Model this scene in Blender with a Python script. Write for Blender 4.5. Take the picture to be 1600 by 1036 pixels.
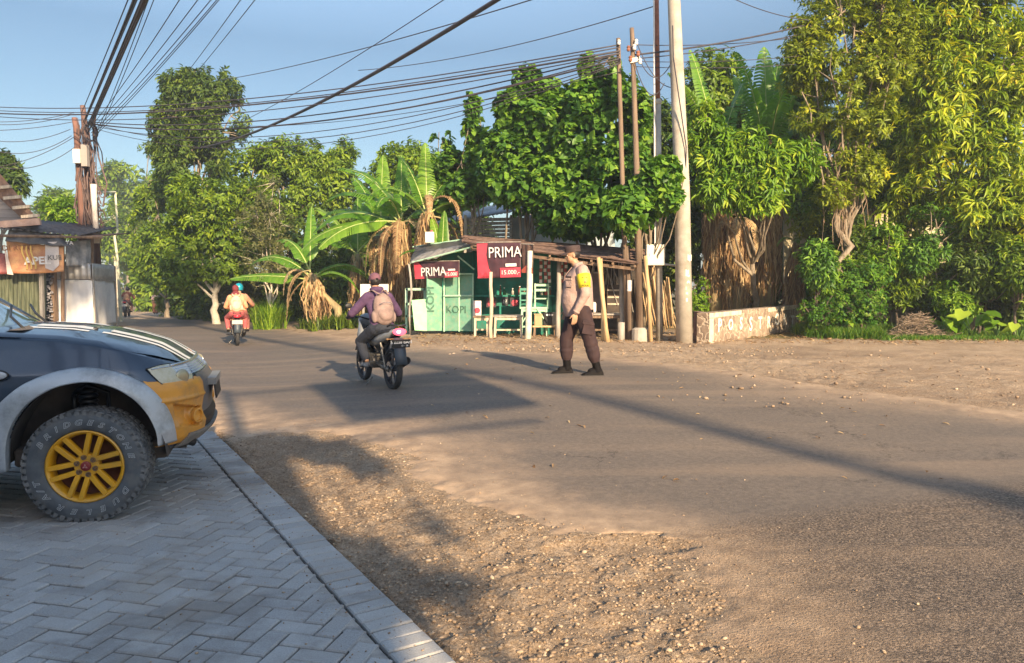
import bpy, bmesh, math, random
import numpy as np
from mathutils import Vector, Matrix, Euler
D = bpy.data
S = bpy.context.scene
C = S.collection
R = math.radians
PI = math.pi
for o in list(D.objects): D.objects.remove(o)

# ---------------------------------------------------------------- camera, sky, sun
FPX = 1150.0; CAMH = 1.5; PITCH = math.atan(70/1150)
cam = D.cameras.new('camera'); camo = D.objects.new('camera', cam); C.objects.link(camo)
camo.location = (0, 0, CAMH); camo.rotation_euler = (PI/2-PITCH, 0, 0)
cam.sensor_width = 36; cam.lens = FPX*36/1600; cam.clip_start = .05; cam.clip_end = 3000
S.camera = camo
SUN_EL = R(22.5); LX, LY = -.40, .917      # horizontal travel of the light
wd = D.worlds.new('World'); S.world = wd; wd.use_nodes = True
wn = wd.node_tree; wn.nodes.clear()
sk = wn.nodes.new('ShaderNodeTexSky'); sk.sky_type = 'NISHITA'; sk.sun_disc = False
sk.sun_elevation = SUN_EL; sk.sun_rotation = math.atan2(-LX, -LY)
sk.air_density = 1.0; sk.dust_density = .7; sk.ozone_density = 2.0
bg = wn.nodes.new('ShaderNodeBackground'); bg.inputs[1].default_value = .15
wo = wn.nodes.new('ShaderNodeOutputWorld')
tcw = wn.nodes.new('ShaderNodeTexCoord'); sxz = wn.nodes.new('ShaderNodeSeparateXYZ'); wn.links.new(tcw.outputs['Generated'], sxz.inputs[0])
crw = wn.nodes.new('ShaderNodeValToRGB'); wn.links.new(sxz.outputs[2], crw.inputs[0])       # added ramp: low sky dimmed, zenith kept bright to fill the shade
for e_, (p0, c0) in zip((crw.color_ramp.elements[0], crw.color_ramp.elements[1]), ((.30, (.325, .335, .322, 1)), (.50, (1, .90, .78, 1)))): e_.position = p0; e_.color = c0
mlw = wn.nodes.new('ShaderNodeMix'); mlw.data_type = 'RGBA'; mlw.blend_type = 'MULTIPLY'; mlw.inputs[0].default_value = 1
wn.links.new(sk.outputs[0], mlw.inputs[6]); wn.links.new(crw.outputs[0], mlw.inputs[7]); wn.links.new(mlw.outputs[2], bg.inputs[0]); wn.links.new(bg.outputs[0], wo.inputs[0])
sl = D.lights.new('sun', 'SUN'); sl.energy = 3.9; sl.angle = R(.8); sl.color = (1, .77, .49)
so = D.objects.new('sun', sl); C.objects.link(so)
so.rotation_euler = Vector((LX*math.cos(SUN_EL), LY*math.cos(SUN_EL), -math.sin(SUN_EL))).to_track_quat('-Z', 'Y').to_euler()
S.view_settings.view_transform = 'Standard'; S.view_settings.look = 'None'
S.view_settings.exposure = 1.5; S.view_settings.gamma = 1
S.render.engine = 'CYCLES'
S.cycles.max_bounces = 6; S.cycles.diffuse_bounces = 4; S.cycles.glossy_bounces = 3
S.cycles.transmission_bounces = 4; S.cycles.transparent_max_bounces = 6; S.cycles.volume_bounces = 0
try:
    S.cycles.volume_step_rate = 6; S.cycles.volume_max_steps = 48
except Exception: pass

# ---------------------------------------------------------------- helpers
def sstep(x, a, b):
    t = np.clip((np.asarray(x, float)-a)/(b-a), 0, 1); return t*t*(3-2*t)
def gz(x, y):
    xs = x + .35*np.maximum(0, np.asarray(y, float)-11)
    z = .27*sstep(y, 5, 11)*sstep(xs, -4.5, 1.0)
    return z - .45*sstep(y, 24, 60)*(1-sstep(x, -4, 6)) 
def gzf(x, y): return float(gz(x, y))
def ray(px, py):
    u = (px-800)/FPX; v = (518-py)/FPX
    s, c = math.sin(PITCH), math.cos(PITCH)
    return Vector((u, c+v*s, -s+v*c))
def P(px, py, Y):
    r = ray(px, py); t = Y/r.y
    return Vector((r.x*t, Y, CAMH+r.z*t))
def G(px, py):
    r = ray(px, py); t = 2.0
    lo, hi = .5, 400.0
    for _ in range(50):
        m = (lo+hi)/2
        if CAMH+r.z*m > gzf(r.x*m, r.y*m): lo = m
        else: hi = m
    m = (lo+hi)/2
    return Vector((r.x*m, r.y*m, gzf(r.x*m, r.y*m)))
def XG(px, Y):            # ground point at column px and distance Y
    x = (px-800)/FPX*Y
    return Vector((x, Y, gzf(x, Y)))

def _h(a, b, s):
    n = (a*374761393+b*668265263+s*144269504) & 0xffffffff
    n = ((n ^ (n >> 13))*1274126177) & 0xffffffff
    n = n ^ (n >> 16)
    return (n & 0xffff)/65535.0
def vn(x, y, s=0):
    x = np.asarray(x, float); y = np.asarray(y, float)
    xi = np.floor(x).astype(np.int64); yi = np.floor(y).astype(np.int64)
    fx = x-xi; fy = y-yi; fx = fx*fx*(3-2*fx); fy = fy*fy*(3-2*fy)
    return (_h(xi, yi, s)*(1-fx)+_h(xi+1, yi, s)*fx)*(1-fy)+(_h(xi, yi+1, s)*(1-fx)+_h(xi+1, yi+1, s)*fx)*fy
def fbm(x, y, s=0, o=4):
    a = 0; w = .5; t = 0
    for i in range(o):
        a = a+w*vn(x*2**i, y*2**i, s+i*17); t += w; w *= .5
    return a/t

def tag(o, label=None, cat=None, group=None, kind=None):
    if label: o['label'] = label
    if cat: o['category'] = cat
    if group: o['group'] = group
    if kind: o['kind'] = kind
    return o
def empty(name, loc=(0, 0, 0), rz=0, label=None, cat=None, group=None):
    o = D.objects.new(name, None); C.objects.link(o); o.empty_display_size = .2
    o.location = loc; o.rotation_euler = (0, 0, rz)
    return tag(o, label, cat, group)
def link(name, me, mats=(), parent=None, smooth=False, bevel=0, sub=0, ang=None):
    if not isinstance(mats, (list, tuple)): mats = [mats]
    for m in mats: me.materials.append(m)
    o = D.objects.new(name, me); C.objects.link(o)
    if parent is not None: o.parent = parent
    if smooth:
        me.polygons.foreach_set('use_smooth', [True]*len(me.polygons))
        if ang is not None:
            try: me.set_sharp_from_angle(angle=R(ang))
            except Exception: pass
    if bevel:
        b = o.modifiers.new('bevel', 'BEVEL'); b.width = bevel; b.segments = 2; b.limit_method = 'ANGLE'; b.angle_limit = R(35)
        b.harden_normals = False
    if sub:
        s = o.modifiers.new('sub', 'SUBSURF'); s.levels = sub; s.render_levels = sub
    return o
def copy_tree(o, parent=None):
    c = o.copy(); C.objects.link(c); c.parent = parent
    for ch in list(o.children): copy_tree(ch, c)
    return c
def frame_of(d, upv=Vector((0, 0, 1))):
    d = d.normalized()
    if abs(d.dot(upv)) > .97: upv = Vector((1, 0, 0))
    s = d.cross(upv).normalized(); u = s.cross(d).normalized()
    return s, u, d

class MB:
    def __init__(s): s.v = []; s.f = []; s.m = []; s.cur = 0
    def add(s, vs, fs):
        b = len(s.v); s.v += [tuple(q) for q in vs]
        s.f += [tuple(b+i for i in f) for f in fs]; s.m += [s.cur]*len(fs); return b
    def box(s, c, d, rz=0, M=None, taper=1):
        hx, hy, hz = d[0]/2, d[1]/2, d[2]/2; vs = []
        for z, k in ((-hz, 1), (hz, taper)):
            for x, y in ((-hx, -hy), (hx, -hy), (hx, hy), (-hx, hy)): vs.append(Vector((x*k, y*k, z)))
        m = M if M is not None else Matrix.Rotation(rz, 4, 'Z')
        vs = [m @ q+Vector(c) for q in vs]
        s.add(vs, [(3, 2, 1, 0), (4, 5, 6, 7), (0, 1, 5, 4), (1, 2, 6, 5), (2, 3, 7, 6), (3, 0, 4, 7)]); return s
    def beam(s, a, b, w, h, up=Vector((0, 0, 1))):
        a = Vector(a); b = Vector(b); sd, u, d = frame_of(b-a, up); vs = []
        for p in (a, b):
            for i, j in ((-1, -1), (1, -1), (1, 1), (-1, 1)): vs.append(p+sd*i*w/2+u*j*h/2)
        s.add(vs, [(0, 1, 2, 3), (7, 6, 5, 4), (4, 5, 1, 0), (5, 6, 2, 1), (6, 7, 3, 2), (7, 4, 0, 3)]); return s
    def tube(s, pts, r, n=8, cap=True, sq=1.0, upv=Vector((0, 0, 1))):
        pts = [Vector(p) for p in pts]
        if not hasattr(r, '__len__'): r = [r]*len(pts)
        vs = []; pu = None
        for i, p in enumerate(pts):
            d = (pts[min(i+1, len(pts)-1)]-pts[max(i-1, 0)])
            if d.length < 1e-7: d = Vector((0, 0, 1))
            d.normalize()
            if pu is None: sd, u, _ = frame_of(d, upv)
            else:
                u = pu-d*pu.dot(d)
                u = u.normalized() if u.length > 1e-4 else frame_of(d, upv)[1]
                sd = d.cross(u).normalized()
            pu = u
            for k in range(n):
                a = 2*PI*k/n; vs.append(p+(sd*math.cos(a)+u*math.sin(a)*sq)*r[i])
        fs = []
        for i in range(len(pts)-1):
            for k in range(n):
                a = i*n+k; b = i*n+(k+1) % n; fs.append((a, b, b+n, a+n))
        if cap: fs.append(tuple(range(n-1, -1, -1))); fs.append(tuple(range((len(pts)-1)*n, len(pts)*n)))
        s.add(vs, fs); return s
    def lathe(s, prof, c=(0, 0, 0), ax=Vector((0, 0, 1)), n=24, ph=0):
        sd, u, d = frame_of(Vector(ax)); vs = []; c = Vector(c)
        for r, h in prof:
            for k in range(n):
                a = 2*PI*k/n+ph; vs.append(c+d*h+(sd*math.cos(a)+u*math.sin(a))*r)
        fs = []
        for i in range(len(prof)-1):
            for k in range(n):
                a = i*n+k; b = i*n+(k+1) % n; fs.append((a, b, b+n, a+n))
        s.add(vs, fs); return s
    def ell(s, c, r, M=None, nu=14, nv=10):
        vs = []; fs = []; c = Vector(c)
        for j in range(nv+1):
            t = PI*j/nv
            for i in range(nu):
                a = 2*PI*i/nu
                q = Vector((r[0]*math.sin(t)*math.cos(a), r[1]*math.sin(t)*math.sin(a), r[2]*math.cos(t)))
                vs.append(c+(M @ q if M is not None else q))
        for j in range(nv):
            for i in range(nu):
                a = j*nu+i; b = j*nu+(i+1) % nu; fs.append((a, a+nu, b+nu, b))
        s.add(vs, fs); return s
    def loft(s, rings, closed=True, cap=True):
        n = len(rings[0]); vs = [q for r in rings for q in r]; fs = []
        for i in range(len(rings)-1):
            for k in range(n if closed else n-1):
                a = i*n+k; b = i*n+(k+1) % n; fs.append((a, b, b+n, a+n))
        if cap and closed: fs.append(tuple(range(n-1, -1, -1))); fs.append(tuple(range((len(rings)-1)*n, len(rings)*n)))
        s.add(vs, fs); return s
    def sheet(s, fn, nu, nv):
        vs = [fn(i/nu, j/nv) for j in range(nv+1) for i in range(nu+1)]
        s.add(vs, [(j*(nu+1)+i, j*(nu+1)+i+1, (j+1)*(nu+1)+i+1, (j+1)*(nu+1)+i) for j in range(nv) for i in range(nu)]); return s
    def prism(s, pts, vec):
        n = len(pts); vec = Vector(vec); pts = [Vector(p) for p in pts]
        s.add(pts+[p+vec for p in pts], [tuple(range(n-1, -1, -1)), tuple(range(n, 2*n))]+[(i, (i+1) % n, (i+1) % n+n, i+n) for i in range(n)]); return s
    def mesh(s, name, weld=0):
        me = D.meshes.new(name); me.from_pydata(s.v, [], s.f)
        if any(s.m): me.polygons.foreach_set('material_index', s.m)
        bm = bmesh.new(); bm.from_mesh(me)
        if weld: bmesh.ops.remove_doubles(bm, verts=bm.verts, dist=weld)
        bmesh.ops.recalc_face_normals(bm, faces=bm.faces); bm.to_mesh(me); bm.free()
        me.update(); return me
    def build(s, name, mats, parent=None, smooth=False, bevel=0, sub=0, ang=None, weld=0):
        return link(name, s.mesh(name, weld), mats, parent, smooth, bevel, sub, ang)

def npmesh(name, V, F, fsize, attr=None, smooth=False):
    """V (n,3); F flat vertex indices; fsize list of face sizes"""
    me = D.meshes.new(name); me.vertices.add(len(V)); me.vertices.foreach_set('co', np.asarray(V, np.float32).ravel())
    F = np.asarray(F, np.int32).ravel(); fsize = np.asarray(fsize, np.int32)
    me.loops.add(len(F)); me.loops.foreach_set('vertex_index', F)
    me.polygons.add(len(fsize)); st = np.concatenate([[0], np.cumsum(fsize)[:-1]]).astype(np.int32)
    me.polygons.foreach_set('loop_start', st)
    try: me.polygons.foreach_set('loop_total', fsize)
    except Exception: pass
    if smooth: me.polygons.foreach_set('use_smooth', np.ones(len(fsize), bool))
    if attr:
        for k, (dom, arr) in attr.items():
            a = me.attributes.new(k, 'FLOAT', dom); a.data.foreach_set('value', np.asarray(arr, np.float32))
    me.update(calc_edges=True); me.validate(); return me

# ---------------------------------------------------------------- materials
class NT:
    def __init__(s, name):
        s.m = D.materials.new(name); s.m.use_nodes = True; s.t = s.m.node_tree; s.t.nodes.clear()
        s.out = s.n('OutputMaterial'); s.p = s.n('BsdfPrincipled'); s.l(s.p, 0, s.out, 0)
    def n(s, k, **kw):
        x = s.t.nodes.new('ShaderNode'+k)
        for a, b in kw.items(): setattr(x, a, b)
        return x
    def l(s, a, i, b, j): s.t.links.new(a.outputs[i], b.inputs[j])
    def co(s, kind='Object'):
        if not hasattr(s, 'tc'): s.tc = s.n('TexCoord')
        return s.tc.outputs[kind]
    def noise(s, sc, det=4, rough=.6, vec=None, dist=0):
        x = s.n('TexNoise'); x.inputs['Scale'].default_value = sc; x.inputs['Detail'].default_value = det
        x.inputs['Roughness'].default_value = rough; x.inputs['Distortion'].default_value = dist
        s.t.links.new(vec if vec is not None else s.co(), x.inputs['Vector']); return x
    def mapped(s, sc, kind='Object', rot=(0, 0, 0)):
        x = s.n('Mapping'); x.inputs['Scale'].default_value = sc; x.inputs['Rotation'].default_value = rot
        s.t.links.new(s.co(kind), x.inputs['Vector']); return x.outputs[0]
    def ramp(s, src, stops, i=0):
        x = s.n('ValToRGB'); e = x.color_ramp.elements
        while len(e) < len(stops): e.new(.5)
        for k, (p, c) in enumerate(stops):
            e[k].position = p; e[k].color = (c, c, c, 1) if not hasattr(c, '__len__') else (*c, 1)
        s.t.links.new(src.outputs[i] if hasattr(src, 'outputs') else src, x.inputs[0]); return x.outputs[0]
    def mix(s, f, a, b, bt='MIX'):
        x = s.n('Mix'); x.data_type = 'RGBA'; x.blend_type = bt
        for v, k in ((f, 0), (a, 6), (b, 7)):
            if hasattr(v, 'links') or hasattr(v, 'is_linked'): s.t.links.new(v, x.inputs[k])
            elif k == 0: x.inputs[0].default_value = v
            else: x.inputs[k].default_value = (*v, 1)
        return x.outputs[2]
    def math(s, op, a, b=0, c=None):
        x = s.n('Math'); x.operation = op
        for v, k in ((a, 0), (b, 1), (c, 2)):
            if v is None: continue
            if hasattr(v, 'is_linked'): s.t.links.new(v, x.inputs[k])
            else: x.inputs[k].default_value = v
        return x.outputs[0]
    def attr(s, name):
        x = s.n('Attribute'); x.attribute_name = name; return x.outputs['Fac']
    def col(s, v):
        i = s.p.inputs['Base Color']
        if hasattr(v, 'is_linked'): s.t.links.new(v, i)
        else: i.default_value = (*v, 1)
    def bump(s, src, st=.3, dist=.02):
        x = s.n('Bump'); x.inputs['Strength'].default_value = st; x.inputs['Distance'].default_value = dist
        s.t.links.new(src.outputs[0] if hasattr(src, 'outputs') else src, x.inputs['Height'])
        if hasattr(s, 'lastb'): s.t.links.new(s.lastb.outputs[0], x.inputs['Normal'])
        s.lastb = x; s.t.links.new(x.outputs[0], s.p.inputs['Normal'])
    def set(s, **k):
        for a, b in k.items(): s.p.inputs[a.replace('_', ' ')].default_value = b
def mat(name, c1, c2=None, sc=6, rough=.7, metal=0, bump=0, bsc=None, dist=.01, stretch=None, coat=0, stops=(.35, .65), spec=.5, emit=None, es=0, alpha=1, sheen=0, dirt=None, dsc=3):
    t = NT(name); t.set(Roughness=rough, Metallic=metal, Specular_IOR_Level=spec)
    vec = t.mapped(stretch) if stretch else None
    if c2 is not None:
        n = t.noise(sc, 5, .62, vec); c = t.ramp(n, [(stops[0], c1), (stops[1], c2)])
    else: c = None
    if dirt is not None:
        n2 = t.noise(dsc, 6, .7); c = t.mix(t.ramp(n2, [(.48, 0.), (.68, 1.)]), c if c is not None else c1, dirt)
    t.col(c if c is not None else c1)
    if bump: t.bump(t.noise(bsc or sc*3, 5, .6, vec), bump, dist)
    if coat: t.set(Coat_Weight=coat, Coat_Roughness=.05)
    if emit: t.p.inputs['Emission Color'].default_value = (*emit, 1); t.set(Emission_Strength=es)
    return t.m
# ---------------------------------------------------------------- the setting: ground, road, paving
def sdist(x, y, poly):
    """signed distance (positive inside) to a polygon, numpy"""
    d = np.full(x.shape, 1e9); ins = np.zeros(x.shape, bool); n = len(poly)
    for i in range(n):
        ax, ay = poly[i][0], poly[i][1]; bx, by = poly[(i+1) % n][0], poly[(i+1) % n][1]
        ex, ey = bx-ax, by-ay; L = ex*ex+ey*ey+1e-12
        t = np.clip(((x-ax)*ex+(y-ay)*ey)/L, 0, 1)
        d = np.minimum(d, np.hypot(x-ax-t*ex, y-ay-t*ey))
        c = ((ay > y) != (by > y)) & (x < (bx-ax)*(y-ay)/((by-ay) if by != ay else 1e-12)+ax)
        ins ^= c
    return np.where(ins, d, -d)
_near = [(1250, 1060), (1190, 1000), (1120, 935), (1062, 885), (1040, 862), (950, 842), (870, 832), (770, 790), (690, 745), (640, 708), (590, 684), (520, 672), (440, 674), (385, 686)]
_far = [(640, 541), (740, 548), (900, 556), (1050, 571), (1200, 590), (1400, 618), (1700, 665)]
ROAD = [tuple(G(*p)[:2]) for p in _near]
ROAD += [(-3.4, 8.3), (-6.5, 12.5), (-11, 17), (-12.6, 22), (-14.2, 25.4), (-17.0, 33), (-23, 46), (-29, 60), (-38, 80), (-52, 110), (-49, 111), (-34.5, 80), (-26.5, 62)]
ROAD += [tuple(G(*p)[:2]) for p in [(268, 487), (310, 492), (380, 502), (440, 512), (520, 524)]]
ROAD += [tuple(G(*p)[:2]) for p in _far]
ROAD += [(9.5, 2.5), (9.5, -6), (3, -6), (1.35, 1.5)]
K0 = Vector((-.255, 2.93)); KD = Vector((-.524, .852)).normalized(); KN = Vector((KD.y, -KD.x))   # kerb strip: right edge through K0
POTH = G(965, 852)
# pavement corner: the strip runs from behind the camera to just past the truck
def paved_sd(x, y):
    a = (x-K0.x)*KN.x+(y-K0.y)*KN.y         # >0 right of the strip
    b = (x-K0.x)*KD.x+(y-K0.y)*KD.y
    return np.minimum(-a, 9.5-b)
def terrain(x, y, fine=True):
    z = gz(x, y)
    pv = paved_sd(x, y)
    rs = sdist(x, y, ROAD)+(fbm(x*1.3, y*1.3, 3)-.5)*.5+(fbm(x*7, y*7, 23, 4)-.5)*.30*(y < 9)
    n = fbm(x*2.2, y*2.2, 7, 5)-.5; m = fbm(x*14, y*14, 9, 4)-.5
    rough = sstep(-rs, -.1, .35)
    z = z+rough*(n*.075+m*.05+(fbm(x*40, y*40, 19, 2)-.5)*.022*(y < 8.5))*np.clip(1, 0, 1)
    z = z-.035*sstep(-rs, 0.0, .5)*sstep(pv, -.9, -.2)*1.0
    d = np.hypot((x-POTH.x)/.42, (y-POTH.y)/.17)
    d = d+(fbm(x*5, y*7, 31)-.5)*1.1
    z = z-.028*(1-sstep(d, .55, 1.0))+.012*(1-sstep(d, 1., 1.5))*sstep(d, .8, 1.1)
    z = np.where(pv > -.02, np.minimum(z, gz(x, y)-.06), z)
    return z, rs, pv, d
def axis(pts):
    out = []
    for (a, b, st) in pts: out += list(np.arange(a, b, st))
    return np.array(out)
xs = axis([(-400, -200, 40), (-200, -60, 14), (-60, -20, 2.5), (-20, -6, .5), (-6, -3.4, .1), (-3.4, 4.6, .03), (4.6, 9, .12), (9, 24, .5), (24, 80, 4), (80, 200, 14), (200, 420, 40)])
ys = axis([(-60, -8, 4), (-8, 1.6, .5), (1.6, 2.4, .1), (2.4, 7.5, .026), (7.5, 13, .06), (13, 24, .2), (24, 60, 1.), (60, 150, 5), (150, 420, 30)])
X, Y = np.meshgrid(xs, ys); nx = len(xs); ny = len(ys)
Z, RS, PV, PD = terrain(X, Y)
idx = np.arange(nx*ny).reshape(ny, nx)
Fq = np.stack([idx[:-1, :-1], idx[:-1, 1:], idx[1:, 1:], idx[1:, :-1]], -1).reshape(-1, 4)
V = np.stack([X.ravel(), Y.ravel(), Z.ravel()], -1)
veg = sstep(-RS, 1.2, 3.5)*np.where(X > 5.5, sstep(Y, 16.9, 17.9), sstep(Y, 19.5, 23))
grav = sstep(-RS, -.3, .3)*(1-sstep(Y, 8.5, 11))
def ground_mat():
    t = NT('dirt ground'); t.set(Roughness=.95, Specular_IOR_Level=.2)
    P_ = t.co('Object')
    n1 = t.noise(.9, 6, .6); n2 = t.noise(7, 6, .7); n3 = t.noise(55, 5, .7)
    sand = t.ramp(n1, [(.3, (.31, .215, .140)), (.55, (.46, .33, .22)), (.75, (.58, .43, .30))])
    peb = t.ramp(n3, [(.36, (.09, .06, .04)), (.5, (.34, .235, .150)), (.66, (.64, .49, .36))])
    c = t.mix(t.math('MULTIPLY_ADD', t.attr('grav'), .42, .22), sand, peb)
    pale = t.ramp(n2, [(.45, 0.), (.62, 1.)])
    c = t.mix(t.math('MULTIPLY', pale, .28), c, (.62, .50, .38))
    big = t.noise(.55, 4, .6, dist=.4)
    c = t.mix(t.math('MULTIPLY', t.ramp(big, [(.50, 0.), (.64, 1.)]), .4), c, (.20, .14, .10))
    gr = t.mix(t.ramp(n2, [(.4, 0.), (.6, 1.)]), (.08, .10, .03), (.26, .18, .10))
    c = t.mix(t.attr('veg'), c, gr)
    vo = t.n('TexVoronoi'); vo.inputs['Scale'].default_value = 42; t.t.links.new(P_, vo.inputs['Vector'])
    t.col(c); t.bump(t.noise(160, 4, .7), .5, .004); t.bump(vo, .6, .012); t.bump(n3, 1., .02); t.bump(t.noise(18, 5, .75), .9, .03)
    return t.m
me = npmesh('ground', V, Fq, np.full(len(Fq), 4), {'veg': ('POINT', veg.ravel()), 'grav': ('POINT', grav.ravel())}, smooth=True)
ground = link('ground', me, ground_mat()); tag(ground, kind='structure')

# the asphalt: own sheet, its broken border thinning out into the dirt
def road_z(X, Y, RS, PD):
    th = .012*sstep(RS, -.02, .12)+.006
    th = np.where(RS < 0, -.015+.02*sstep(RS, -.12, 0), th)
    th = th-.10*(1-sstep(PD, .94, 1.04))
    return th
zr = gz(X, Y)+road_z(X, Y, RS, PD)+(fbm(X*.6, Y*.6, 5, 3)-.5)*.03*sstep(RS, 0, .8)
coarse = sstep((Y-G(850, 838).y)*-1+(X-G(850, 838).x)*.36, -.05, .55)*sstep(X, .3, 1.2)
coarse = np.clip(coarse*(1.15-.0*X), 0, 1)
zr = zr+coarse*(fbm(X*15, Y*15, 77, 3)-.5)*.016
dust = np.clip(.62*(1-sstep(RS, 0, .5+.9*fbm(X*.9, Y*.9, 61, 3))), 0, 1)
dust = np.maximum(dust, .95*sstep(X, 1.8, 5.5)*sstep(Y+.25*X, 8.2, 11))
keep = (RS > -.14).ravel()
fk = keep[Fq].all(1); Fr = Fq[fk]
used = np.unique(Fr); remap = np.zeros(nx*ny, np.int64)-1; remap[used] = np.arange(len(used))
Vr = np.stack([X.ravel(), Y.ravel(), zr.ravel()], -1)[used]
def road_mat():
    t = NT('worn asphalt'); t.set(Roughness=.8, Specular_IOR_Level=.35)
    n1 = t.noise(.5, 5, .6, t.mapped((.35, 1.2, 1), rot=(0, 0, .5))); n2 = t.noise(4, 6, .7); n3 = t.noise(150, 3, .6); n4 = t.noise(62, 3, .6)
    base = t.ramp(n1, [(.32, (.108, .094, .084)), (.55, (.152, .126, .105)), (.75, (.212, .166, .130))])
    base = t.mix(.40, base, t.ramp(n3, [(.38, (.05, .042, .036)), (.56, (.21, .165, .13)), (.7, (.40, .32, .25))]))
    base = t.mix(.30, base, t.ramp(t.noise(24, 6, .75), [(.40, (.075, .06, .05)), (.6, (.26, .20, .155))]))
    vk = t.n('TexVoronoi'); vk.feature = 'DISTANCE_TO_EDGE'; vk.inputs['Scale'].default_value = .9; nzk = t.noise(2.2, 5, .7); vm = t.n('VectorMath'); vm.operation = 'MULTIPLY_ADD'; t.t.links.new(nzk.outputs[1], vm.inputs[0]); vm.inputs[1].default_value = (.8, .8, .8); t.t.links.new(t.co(), vm.inputs[2]); t.t.links.new(vm.outputs[0], vk.inputs['Vector'])
    ck = t.math('MULTIPLY', t.ramp(vk, [(.0, 1.), (.012, 0.)]), t.ramp(t.noise(.45, 3, .6), [(.48, 0.), (.6, .8)]))
    base = t.mix(ck, base, (.035, .028, .024))
    cr = t.ramp(n4, [(.40, (.06, .042, .032)), (.52, (.20, .145, .105)), (.64, (.38, .285, .21))])
    base = t.mix(t.math('MULTIPLY', t.attr('coarse'), .7), base, cr)
    dn = t.math('MULTIPLY', t.attr('dust'), t.ramp(n2, [(.3, .55), (.6, 1.)]))
    base = t.mix(dn, base, t.ramp(n2, [(.35, (.50, .33, .20)), (.65, (.70, .49, .315))]))
    tr = t.noise(.8, 3, .5, t.mapped((.22, 2.4, 1), rot=(0, 0, .62)))
    base = t.mix(t.math('MULTIPLY', t.ramp(tr, [(.5, 0.), (.66, 1.)]), .30), base, (.33, .235, .16))
    t.col(base)
    r = t.ramp(n1, [(.3, .6), (.7, .85)]); t.t.links.new(r, t.p.inputs['Roughness'])
    cb = t.math('MULTIPLY', t.noise(75, 3, .65).outputs[0], t.attr('coarse'))
    t.bump(n3, .6, .005); t.bump(t.noise(24, 6, .75), .35, .010); t.bump(cb, 1., .016)
    return t.m
me = npmesh('road', Vr, remap[Fr], np.full(len(Fr), 4), {'coarse': ('POINT', coarse.ravel()[used]), 'dust': ('POINT', dust.ravel()[used])}, smooth=True)
road = link('road', me, road_mat()); tag(road, kind='structure')

# herringbone block paving with a header course along its edge
rng = np.random.default_rng(4)
def brick(cx, cy, ang, L, W, H=.06, gap=.009, tilt=.009, chip=None):
    c, s = math.cos(ang), math.sin(ang); l, w = L/2-gap/2, W/2-gap/2; b = .006
    zt = float(gz(cx, cy))+rng.normal(0, .0016); tx, ty = rng.normal(0, tilt, 2)
    if rng.random() < .02: zt -= .010
    vs = []
    for (dl, dz) in ((0, -H), (0, -b), (b, 0)):
        for i, j in ((-1, -1), (1, -1), (1, 1), (-1, 1)):
            u, v = i*(l-dl), j*(w-dl)
            vs.append((cx+u*c-v*s, cy+u*s+v*c, zt+dz+u*tx+v*ty))
    fs = []
    for k in (0, 4):
        for i in range(4): fs.append((k+i, k+(i+1) % 4, k+(i+1) % 4+4, k+i+4))
    fs.append((8, 9, 10, 11))
    return vs, fs
V_ = []; F_ = []; T_ = []
def addb(*a, **k):
    vs, fs = brick(*a, **k); b = len(V_); V_.extend(vs); F_.extend([tuple(b+i for i in f) for f in fs]); T_.extend([rng.random()]*len(fs))
ang0 = math.atan2(KD.y, KD.x)-PI/4       # herringbone at 45 degrees to the strip
B = .105
ca, sa = math.cos(ang0), math.sin(ang0)
wdt = .215
def in_field(x, y):
    a = (x-K0.x)*KN.x+(y-K0.y)*KN.y; b = (x-K0.x)*KD.x+(y-K0.y)*KD.y
    return a < -wdt-.03 and -7 < b < 9.3 and a > -7.5
for i in range(-130, 130):
    for j in range(-130, 130):
        k = (i-j) % 4
        if k == 0:   # horizontal brick covers (i,j),(i+1,j)
            u, v, an = (i+1)*B, (j+.5)*B, 0
        elif k == 3:  # vertical brick covers (i,j),(i,j+1)
            u, v, an = (i+.5)*B, (j+1)*B, PI/2
        else: continue
        x = K0.x-2+u*ca-v*sa; y = K0.y+2+u*sa+v*ca
        if not in_field(x, y): continue
        if y < 1.5 and (x < -3 or y < -1.5): continue
        if x < -5.9 : continue
        a = (x-K0.x)*KN.x+(y-K0.y)*KN.y
        if a > -wdt-.09: continue
        addb(x, y, ang0+an, 2*B, B)
b = -7.0
while b < 9.4:
    st = B if b < 2.2 or rng.random() < .5 else B*2
    c_ = K0+KD*(b+st/2)-KN*(wdt/2)
    addb(c_.x, c_.y, math.atan2(KN.y, KN.x), wdt, st, H=.1, gap=.011)
    b += st
me = D.meshes.new('pavement'); me.from_pydata(V_, [], F_)
at = me.attributes.new('tint', 'FLOAT', 'FACE'); at.data.foreach_set('value', np.array(T_, np.float32))
def paver_mat():
    t = NT('concrete paver'); t.set(Roughness=.85, Specular_IOR_Level=.3)
    n = t.noise(3, 6, .7); n2 = t.noise(130, 3, .7); n3 = t.noise(1.1, 5, .65)
    c = t.ramp(t.attr('tint'), [(0, (.33, .32, .315)), (.6, (.42, .41, .40)), (1, (.50, .485, .47))])
    c = t.mix(.35, c, t.ramp(n2, [(.35, (.16, .16, .16)), (.65, (.52, .51, .50))]))
    c = t.mix(t.math('MULTIPLY', t.ramp(n, [(.45, 0.), (.65, 1.)]), .5), c, (.36, .33, .30))
    c = t.mix(t.math('MULTIPLY', t.ramp(n3, [(.5, 0.), (.62, 1.)]), .6), c, (.16, .14, .125))
    c = t.mix(t.math('MULTIPLY', t.ramp(t.noise(.7, 6, .7), [(.52, 0.), (.66, 1.)]), .5), c, (.40, .33, .26))
    t.col(c); t.bump(n2, .5, .003); t.bump(t.noise(25, 4, .6), .4, .004)
    return t.m
pav = link('pavement', me, paver_mat()); tag(pav, kind='structure')
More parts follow.
